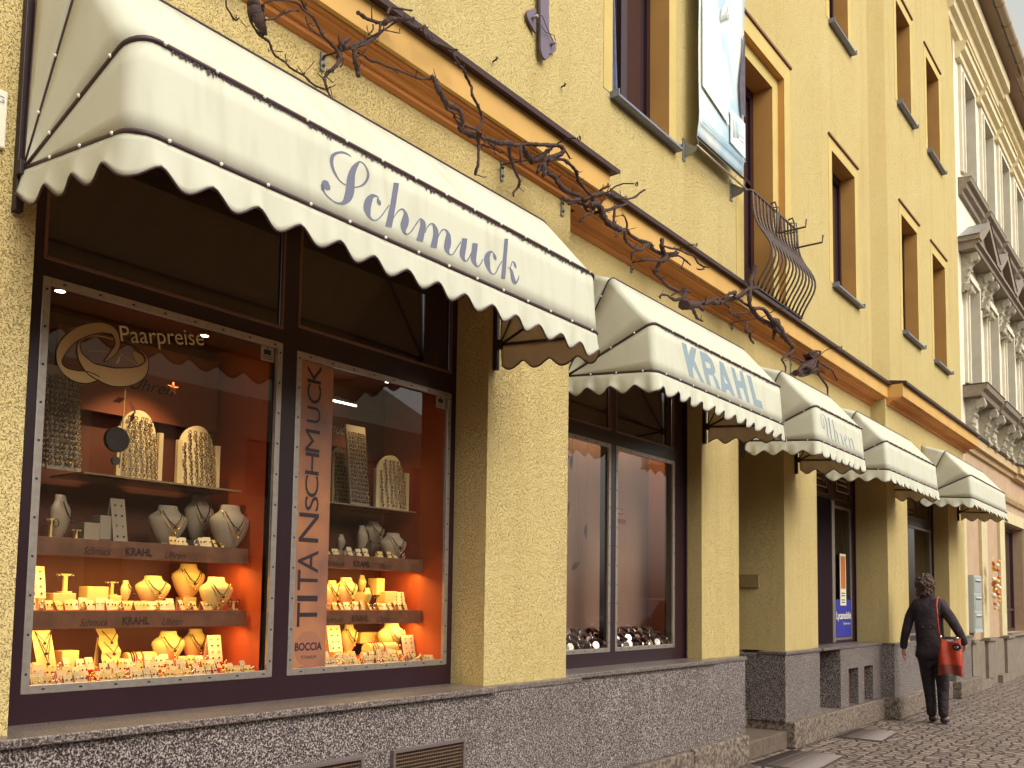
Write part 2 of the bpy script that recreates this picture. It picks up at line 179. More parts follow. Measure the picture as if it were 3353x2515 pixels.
VINES=[[(2.157,2.9,3.684,0.0237),(2.173,2.912,3.654,0.0248),(2.177,2.897,3.616,0.0247),(2.187,2.889,3.584,0.0219),(2.216,2.906,3.575,0.0163),(2.227,2.91,3.567,0.0077)],[(2.165,2.936,3.669,0.0038),(2.16,2.931,3.635,0.0043),(2.161,2.915,3.595,0.0047),(2.189,2.924,3.578,0.0048),(2.226,2.938,3.575,0.0058),(2.242,2.925,3.564,0.0058),(2.252,2.914,3.553,0.0048),(2.277,2.93,3.541,0.0049),(2.304,2.937,3.529,0.0044),(2.336,2.919,3.513,0.0044),(2.371,2.917,3.499,0.0045),(2.446,2.935,3.515,0.0045),(2.48,2.933,3.502,0.0046),(2.51,2.915,3.487,0.0046),(2.566,2.922,3.504,0.0046)],[(2.019,2.876,3.6,0.0037),(2.011,2.859,3.551,0.0036),(2.023,2.856,3.535,0.0036),(2.055,2.874,3.533,0.0037),(2.067,2.872,3.531,0.0037),(2.066,2.855,3.535,0.0018)],[(2.225,2.922,3.703,0.0039),(2.251,2.908,3.722,0.0039),(2.309,2.922,3.759,0.0039),(2.365,2.932,3.79,0.004),(2.396,2.916,3.785,0.0045),(2.413,2.91,3.769,0.005),(2.476,2.927,3.78,0.0061),(2.512,2.929,3.757,0.0062),(2.52,2.911,3.718,0.0062),(2.553,2.914,3.709,0.0062),(2.603,2.931,3.711,0.0073),(2.624,2.924,3.695,0.0084)],[(2.383,2.899,3.807,0.005),(2.405,2.901,3.784,0.005),(2.436,2.919,3.787,0.004)],[(2.187,2.858,3.59,0.0038),(2.24,2.874,3.628,0.0038),(2.278,2.88,3.665,0.0039),(2.299,2.862,3.684,0.0039),(2.322,2.861,3.701,0.0034),(2.363,2.879,3.727,0.0035)],[(2.228,2.93,3.705,0.0068),(2.238,2.945,3.686,0.0058),(2.239,2.933,3.652,0.0048)],[(2.414,2.895,3.735,0.003),(2.425,2.895,3.71,0.003),(2.442,2.877,3.681,0.003),(2.492,2.881,3.685,0.003)],[(2.6,2.897,3.673,0.0104),(2.594,2.882,3.639,0.0093),(2.555,2.874,3.58,0.0072),(2.535,2.891,3.551,0.0072),(2.523,2.894,3.52,0.0066),(2.518,2.876,3.48,0.0066),(2.53,2.878,3.465,0.0046),(2.567,2.895,3.451,0.0046),(2.602,2.889,3.439,0.0047),(2.628,2.873,3.43,0.0052),(2.666,2.883,3.433,0.0037)],[(2.697,2.939,3.802,0.0064),(2.641,2.922,3.751,0.0095),(2.637,2.932,3.726,0.0105),(2.658,2.946,3.708,0.0085)],[(2.654,2.864,3.705,0.0094),(2.66,2.861,3.659,0.0105),(2.689,2.879,3.641,0.0105),(2.699,2.877,3.605,0.0095)],[(2.623,2.894,3.705,0.0084),(2.704,2.907,3.767,0.0085),(2.77,2.917,3.825,0.0076)],[(2.535,2.915,3.535,0.0021),(2.516,2.933,3.556,0.002)],[(2.302,2.87,3.48,0.0024),(2.315,2.875,3.5,0.0019)],[(2.45,2.937,3.518,0.0025),(2.445,2.925,3.524,0.002)],[(2.599,2.91,3.661,0.0062),(2.624,2.892,3.651,0.0042),(2.609,2.897,3.614,0.0042)],[(2.638,2.869,3.702,0.0053),(2.675,2.862,3.727,0.0053),(2.742,2.879,3.785,0.0061),(2.791,2.882,3.833,0.0061),(2.802,2.864,3.853,0.0057),(2.806,2.866,3.886,0.0053),(2.823,2.883,3.921,0.0044)],[(2.727,2.923,3.929,0.0087),(2.769,2.933,3.937,0.0084),(2.833,2.946,3.958,0.0085),(2.872,2.933,3.96,0.0085),(2.896,2.923,3.974,0.0112),(2.947,2.939,4.023,0.0103),(2.989,2.945,4.047,0.008),(3.014,2.927,4.051,0.0058)],[(2.855,2.872,3.97,0.0062),(2.883,2.89,4.013,0.0063),(2.901,2.888,4.034,0.0054),(2.947,2.871,4.043,0.005),(3.023,2.878,4.08,0.0046)],[(2.978,2.892,4.014,0.0064),(3.029,2.902,4.025,0.0069),(3.049,2.885,4.013,0.0069),(3.092,2.88,4.036,0.0065),(3.133,2.898,4.072,0.0042)],[(3.167,2.943,4.095,0.0057),(3.175,2.935,4.058,0.0062),(3.19,2.92,4.038,0.0067),(3.263,2.931,4.059,0.0063),(3.333,2.944,4.082,0.0059),(3.367,2.929,4.079,0.0059),(3.399,2.92,4.092,0.0044)],[(3.308,2.878,4.029,0.0048),(3.305,2.86,3.985,0.0048),(3.346,2.86,3.966,0.0053)],[(2.807,2.911,3.911,0.0035),(2.796,2.9,3.878,0.0031),(2.782,2.915,3.85,0.0031)],[(2.858,2.907,3.912,0.0031),(2.908,2.912,3.934,0.0027),(2.971,2.928,3.965,0.0027),(2.99,2.919,3.966,0.0018)],[(2.625,2.855,3.686,0.0029),(2.717,2.872,3.755,0.003),(2.784,2.875,3.817,0.0031),(2.832,2.857,3.886,0.0031),(2.902,2.859,3.956,0.0031),(2.991,2.876,4.017,0.0027)],[(2.737,2.927,3.751,0.0052),(2.783,2.94,3.766,0.0048),(2.818,2.927,3.753,0.0049),(2.842,2.917,3.758,0.0049),(2.914,2.933,3.78,0.005),(2.977,2.939,3.797,0.005),(3.028,2.921,3.796,0.0051),(3.082,2.92,3.803,0.0046),(3.162,2.938,3.833,0.0047),(3.213,2.935,3.858,0.0052),(3.253,2.917,3.866,0.0057)],[(3.196,2.905,3.857,0.0083),(3.205,2.903,3.844,0.0095),(3.21,2.885,3.816,0.0095),(3.243,2.892,3.795,0.0086),(3.281,2.908,3.792,0.0086)],[(3.204,2.888,3.826,0.0117),(3.204,2.872,3.785,0.0128),(3.229,2.866,3.753,0.0128),(3.293,2.884,3.751,0.0154),(3.366,2.885,3.76,0.012),(3.373,2.867,3.733,0.012),(3.383,2.871,3.702,0.0108),(3.39,2.888,3.685,0.0108)],[(3.329,2.938,3.784,0.006),(3.33,2.923,3.755,0.006),(3.389,2.935,3.766,0.0061),(3.422,2.947,3.754,0.0061),(3.433,2.932,3.729,0.0085),(3.433,2.924,3.696,0.011),(3.5,2.941,3.716,0.016),(3.571,2.945,3.728,0.0187),(3.589,2.927,3.718,0.0163)],[(3.404,2.869,3.685,0.006),(3.479,2.869,3.702,0.0073),(3.558,2.887,3.712,0.0074)],[(3.405,2.884,3.977,0.0085),(3.443,2.899,3.959,0.0085),(3.49,2.907,3.94,0.0074),(3.48,2.89,3.886,0.0074),(3.52,2.887,3.847,0.0074),(3.572,2.905,3.831,0.0075),(3.577,2.903,3.794,0.0075),(3.522,2.886,3.731,0.0074),(3.53,2.892,3.708,0.0086),(3.556,2.908,3.673,0.0081),(3.544,2.897,3.603,0.008),(3.526,2.884,3.542,0.0074),(3.529,2.898,3.516,0.0074),(3.539,2.908,3.497,0.0074)],[(3.368,2.924,4.013,0.0048),(3.424,2.94,4.033,0.0061),(3.46,2.93,4.022,0.0074)],[(3.541,2.873,3.682,0.0099),(3.622,2.875,3.704,0.0112),(3.669,2.857,3.702,0.0126),(3.743,2.859,3.736,0.014),(3.839,2.877,3.767,0.0117),(3.905,2.87,3.799,0.0092),(3.971,2.854,3.821,0.0092),(4.077,2.865,3.861,0.0094),(4.189,2.878,3.91,0.0096),(4.24,2.864,3.916,0.011),(4.245,2.854,3.891,0.0124),(4.203,2.871,3.858,0.0096),(4.117,2.876,3.811,0.0081)],[(3.63,2.929,3.754,0.005),(3.653,2.915,3.715,0.005),(3.692,2.905,3.696,0.0051),(3.759,2.922,3.703,0.0026)],[(3.588,2.918,3.683,0.005),(3.626,2.901,3.678,0.005),(3.695,2.908,3.692,0.0044)],[(3.852,2.862,3.762,0.0065),(3.847,2.858,3.712,0.0078),(3.869,2.875,3.683,0.0065)],[(3.951,2.92,3.812,0.0159),(4.001,2.931,3.795,0.0161),(4.058,2.943,3.793,0.0162),(4.054,2.928,3.777,0.0148),(4.111,2.92,3.814,0.0136),(4.192,2.937,3.887,0.0138),(4.257,2.941,3.942,0.0098)],[(4.104,2.883,3.788,0.0203),(4.13,2.901,3.768,0.0177),(4.135,2.896,3.741,0.0177)],[(4.084,2.885,3.76,0.0094),(4.05,2.892,3.701,0.0094)],[(4.004,2.946,3.867,0.0094),(4.058,2.936,3.876,0.0095),(4.119,2.923,3.897,0.0095),(4.22,2.936,3.947,0.0097)],[(4.292,2.882,3.927,0.0125),(4.236,2.864,3.875,0.0124),(4.145,2.866,3.822,0.0122),(4.112,2.884,3.793,0.0149),(4.091,2.877,3.742,0.0162),(4.075,2.861,3.704,0.0148),(4.069,2.872,3.681,0.0094)],[(4.313,2.9,3.944,0.0084),(4.33,2.89,3.931,0.0056),(4.393,2.907,3.921,0.0043)],[(4.121,2.914,3.784,0.0095),(4.12,2.922,3.779,0.0095),(4.108,2.937,3.73,0.0095)],[(4.106,2.855,3.783,0.0108),(4.202,2.873,3.836,0.0096),(4.287,2.873,3.859,0.0097),(4.334,2.855,3.841,0.0098),(4.392,2.86,3.825,0.0099),(4.431,2.876,3.802,0.0092),(4.469,2.868,3.777,0.0093),(4.499,2.853,3.749,0.0093),(4.572,2.866,3.756,0.0101),(4.685,2.877,3.811,0.0118),(4.742,2.861,3.828,0.0104),(4.787,2.854,3.824,0.0089)],[(4.18,2.922,3.761,0.0124),(4.281,2.934,3.774,0.014),(4.295,2.918,3.74,0.014),(4.334,2.911,3.717,0.014),(4.447,2.928,3.741,0.0129),(4.53,2.931,3.754,0.013),(4.568,2.913,3.738,0.0131),(4.636,2.914,3.785,0.0117)],[(4.791,2.916,3.856,0.0075),(4.868,2.911,3.867,0.0076),(4.97,2.92,3.899,0.0077),(5.22,3.003,4.003,0.0072),(5.46,3.084,4.12,0.0075),(5.562,3.095,4.194,0.0068),(5.611,3.084,4.229,0.006)],[(4.684,2.881,3.827,0.0088),(4.69,2.864,3.843,0.0088),(4.741,2.861,3.873,0.0074),(4.774,2.879,3.908,0.006)],[(4.422,2.935,3.665,0.0057),(4.477,2.922,3.696,0.0072),(4.576,2.935,3.724,0.0087),(4.646,2.945,3.706,0.0074),(4.716,2.929,3.719,0.0104),(4.789,2.923,3.751,0.0105),(4.919,2.941,3.816,0.0107),(5.085,2.978,3.899,0.0094),(5.273,3.028,3.995,0.0081)],[(4.562,2.876,3.697,0.0159),(4.647,2.879,3.735,0.019),(4.717,2.896,3.734,0.0192),(4.747,2.889,3.69,0.0193),(4.778,2.873,3.652,0.0179),(4.894,2.891,3.676,0.0182),(5.011,2.934,3.709,0.0186)],[(4.594,2.875,3.752,0.0102),(4.617,2.892,3.72,0.0102),(4.636,2.897,3.691,0.0088),(4.568,2.879,3.649,0.0072),(4.502,2.878,3.611,0.0064),(4.479,2.896,3.568,0.0064)],[(4.516,2.93,3.709,0.0087),(4.618,2.945,3.73,0.0103),(4.681,2.933,3.753,0.0104)],[(4.848,2.877,3.768,0.009),(4.841,2.877,3.712,0.009),(4.798,2.859,3.656,0.0089)],[(5.097,2.971,3.844,0.0047),(5.154,2.982,3.852,0.0056),(5.211,2.997,3.826,0.0064),(5.224,3.009,3.797,0.0064)],[(3.836,2.925,3.792,0.0104),(3.815,2.909,3.759,0.0104),(3.834,2.919,3.72,0.0091),(3.886,2.932,3.678,0.0085),(3.901,2.919,3.64,0.0085),(3.91,2.909,3.604,0.0079),(3.921,2.925,3.586,0.0072),(3.892,2.931,3.547,0.0066),(3.864,2.913,3.507,0.0059)],[(4.257,2.858,3.62,0.0124),(4.352,2.856,3.646,0.0084),(4.455,2.874,3.695,0.0085)],[(4.899,2.914,3.69,0.0167),(5.086,2.972,3.738,0.0141),(5.271,3.034,3.817,0.0113),(5.385,3.063,3.82,0.0099),(5.595,3.106,3.864,0.0102),(5.766,3.123,3.901,0.0122),(5.786,3.124,3.872,0.0122),(5.842,3.106,3.859,0.0122),(5.996,3.11,3.895,0.0125),(6.202,3.127,3.971,0.011)],[(4.794,2.894,3.669,0.0179),(4.894,2.911,3.688,0.0167)],[(5.102,2.954,3.735,0.0094),(5.145,2.97,3.693,0.0095),(5.29,3.008,3.707,0.0097),(5.489,3.056,3.756,0.0117),(5.606,3.074,3.826,0.0102),(5.666,3.069,3.857,0.0102)],[(5.634,3.137,3.819,0.0068),(5.448,3.088,3.737,0.0067),(5.391,3.065,3.685,0.0058),(5.407,3.077,3.664,0.005)],[(5.05,2.942,3.715,0.0078),(4.847,2.87,3.594,0.006)],[(5.843,3.078,3.946,0.0157),(5.83,3.071,3.892,0.0174),(5.89,3.088,3.87,0.0158),(5.923,3.091,3.846,0.0229),(5.852,3.073,3.794,0.0175),(5.784,3.075,3.773,0.0087),(5.607,3.093,3.732,0.0076),(5.561,3.086,3.724,0.0051)],[(5.866,3.109,3.797,0.0123),(5.84,3.119,3.729,0.0122),(5.82,3.133,3.718,0.0122),(5.904,3.119,3.686,0.0106),(5.995,3.109,3.657,0.0107),(6.179,3.125,3.675,0.0109),(6.31,3.131,3.712,0.0111),(6.396,3.114,3.721,0.0075)],[(5.822,3.048,3.884,0.0069),(5.986,3.066,3.922,0.0071),(6.076,3.064,3.945,0.0072),(6.178,3.046,3.937,0.0072),(6.313,3.053,3.962,0.0074),(6.407,3.069,3.942,0.0075),(6.498,3.058,3.939,0.0075),(6.557,3.045,3.947,0.0057)],[(6.599,3.105,3.979,0.0067),(6.587,3.115,3.956,0.0067),(6.457,3.098,3.914,0.0056)],[(6.009,3.116,3.877,0.0107),(6.069,3.109,3.903,0.0108),(6.136,3.094,3.92,0.0072),(6.277,3.105,3.929,0.0074),(6.383,3.117,3.928,0.0065)],[(6.169,3.066,3.888,0.0054),(6.088,3.048,3.802,0.0045)],[(5.901,3.119,3.54,0.007),(5.891,3.108,3.561,0.007),(6.022,3.123,3.595,0.0089),(6.132,3.131,3.595,0.0109),(6.195,3.113,3.613,0.0127),(6.267,3.11,3.66,0.011),(6.314,3.128,3.703,0.0092),(6.182,3.127,3.662,0.0073),(6.052,3.109,3.601,0.0072)],[(6.165,3.074,3.562,0.0415),(6.245,3.08,3.584,0.0365),(6.359,3.096,3.608,0.0278),(6.442,3.086,3.628,0.0224),(6.517,3.072,3.603,0.0132)],[(6.28,3.057,3.562,0.0146),(6.366,3.075,3.541,0.0129),(6.423,3.077,3.514,0.0093),(6.478,3.059,3.504,0.0056)],[(6.457,3.124,3.639,0.0206),(6.59,3.137,3.686,0.0191),(6.713,3.123,3.735,0.0193),(6.825,3.113,3.753,0.0195),(6.999,3.13,3.812,0.0159),(7.202,3.135,3.888,0.0143),(7.31,3.118,3.934,0.0103),(7.483,3.117,4.023,0.0105)],[(6.523,3.075,3.657,0.0132),(6.646,3.072,3.712,0.0115),(6.74,3.054,3.768,0.0096)],[(6.931,3.099,3.798,0.0138),(7.01,3.083,3.867,0.0159),(7.119,3.078,3.911,0.0161),(7.135,3.096,3.873,0.0101)],[(6.249,3.121,3.73,0.0046),(6.238,3.106,3.697,0.0055)],[(6.18,3.047,3.688,0.0045),(6.152,3.048,3.657,0.0054)],[(6.861,3.097,3.754,0.0164),(7.063,3.112,3.853,0.0144),(7.284,3.119,3.932,0.0148),(7.457,3.102,4.039,0.015),(7.672,3.099,4.111,0.0128)],[(7.601,3.095,4.282,0.0204),(7.544,3.111,4.154,0.0228),(7.487,3.102,4.047,0.0201),(7.437,3.088,3.905,0.0175),(7.547,3.101,3.873,0.0202),(7.731,3.112,3.846,0.0206),(7.889,3.096,3.843,0.0209),(8.009,3.089,3.819,0.0185),(8.018,3.107,3.732,0.0132)],[(7.428,3.065,3.855,0.0149),(7.655,3.067,3.915,0.0153),(7.74,3.049,3.889,0.0179),(7.845,3.052,3.864,0.0233),(8.009,3.069,3.862,0.0448),(8.112,3.062,3.813,0.0266),(8.158,3.047,3.768,0.0266),(8.278,3.058,3.758,0.0189),(8.422,3.07,3.725,0.0164),(8.198,3.056,3.619,0.012),(8.059,3.047,3.545,0.0119)],[(7.289,3.134,3.924,0.0099),(7.407,3.12,3.903,0.0125),(7.538,3.111,3.898,0.0126)],[(7.381,3.085,3.729,0.0099),(7.309,3.068,3.634,0.0098),(7.403,3.075,3.646,0.0112),(7.455,3.091,3.611,0.0087),(7.513,3.079,3.57,0.0075)],[(6.989,3.068,3.7,0.0071),(7.18,3.063,3.748,0.0085),(7.403,3.081,3.82,0.0087)],[(7.296,3.112,3.743,0.0062),(7.119,3.124,3.755,0.006),(7.16,3.136,3.804,0.0073),(6.998,3.121,3.795,0.0096)],[(7.918,3.054,3.804,0.0156),(8.137,3.072,3.794,0.016),(8.302,3.067,3.778,0.0135)],[(8.528,3.097,3.525,0.0276),(8.782,3.104,3.627,0.0424),(8.936,3.087,3.714,0.0372),(9.012,3.085,3.787,0.0289),(8.86,3.103,3.771,0.02)],[(8.844,3.125,3.785,0.0143),(8.976,3.115,3.74,0.0202),(9.105,3.102,3.824,0.0175),(9.317,3.115,3.887,0.0148)],[(8.511,3.064,3.524,0.0165),(8.617,3.046,3.612,0.0167),(8.863,3.049,3.636,0.017),(8.998,3.066,3.738,0.0144),(8.815,3.059,3.769,0.0142),(8.976,3.043,3.83,0.0115),(9.136,3.054,3.86,0.0116)],[(8.605,3.111,3.577,0.0139),(8.693,3.102,3.538,0.0168),(8.981,3.118,3.627,0.0173),(9.206,3.123,3.718,0.0147),(9.199,3.105,3.787,0.0117)],[(8.84,3.083,3.594,0.0142),(9.111,3.091,3.679,0.0145),(9.239,3.106,3.641,0.0118),(9.397,3.094,3.59,0.0104),(9.415,3.082,3.518,0.0089),(9.431,3.097,3.448,0.009),(9.512,3.105,3.412,0.0075)],[(9.039,3.051,3.745,0.0101),(9.349,3.069,3.755,0.0104),(9.526,3.069,3.746,0.009),(9.627,3.051,3.662,0.0076)],[(9.21,3.124,3.711,0.0103),(9.505,3.136,3.736,0.0075)],[(8.345,3.084,3.648,0.0095),(8.516,3.078,3.664,0.0083),(8.663,3.062,3.652,0.0112)],[(8.17,3.089,3.575,0.008),(8.219,3.071,3.519,0.008),(8.193,3.069,3.433,0.0067)]]
HOLDERS=[([2.744,3.165,3.838],[2.752,3.165,3.754],[[2.725,3.135,3.803],[2.723,3.057,3.79],[2.757,2.979,3.805],[2.876,2.901,3.924],[2.859,2.823,3.918],[2.864,2.745,3.904]],[2.873,2.735,3.903],0.012),([4.084,3.165,3.847],[4.09,3.165,3.74],[[4.045,3.135,3.812],[4.04,3.07,3.802],[4.098,3.005,3.821],[4.18,2.94,3.877],[4.227,2.875,3.938],[4.214,2.81,3.939],[4.203,2.745,3.92]],[4.219,2.735,3.923],0.015),([4.7,3.165,3.855],[4.706,3.165,3.748],[[4.669,3.135,3.829],[4.731,3.07,3.835],[4.795,3.005,3.849],[4.872,2.94,3.903],[4.85,2.875,3.917],[4.84,2.81,3.914],[4.851,2.745,3.901]],[4.863,2.735,3.901],0.015),([5.972,3.395,3.897],[5.976,3.395,3.805],[[5.928,3.365,3.864],[6.019,3.3,3.892],[6.16,3.235,3.93],[6.228,3.17,3.998],[6.217,3.105,4.012],[6.205,3.04,4.011],[6.151,2.975,3.983]],[6.16,2.965,3.984],0.013),([7.776,3.395,3.878],[7.79,3.395,3.803],[[7.713,3.365,3.851],[7.767,3.3,3.874],[7.871,3.235,3.902],[7.943,3.17,3.929],[7.984,3.105,3.974],[7.988,3.04,3.997],[8.026,2.975,3.995]],[8.034,2.965,3.989],0.01),([9.228,3.395,3.864],[9.23,3.395,3.637],[[9.002,3.365,3.621],[9.051,3.287,3.681],[9.332,3.209,3.83],[9.498,3.131,3.964],[9.486,3.053,3.983],[9.47,2.975,3.975]],[9.488,2.965,3.976],0.015)]
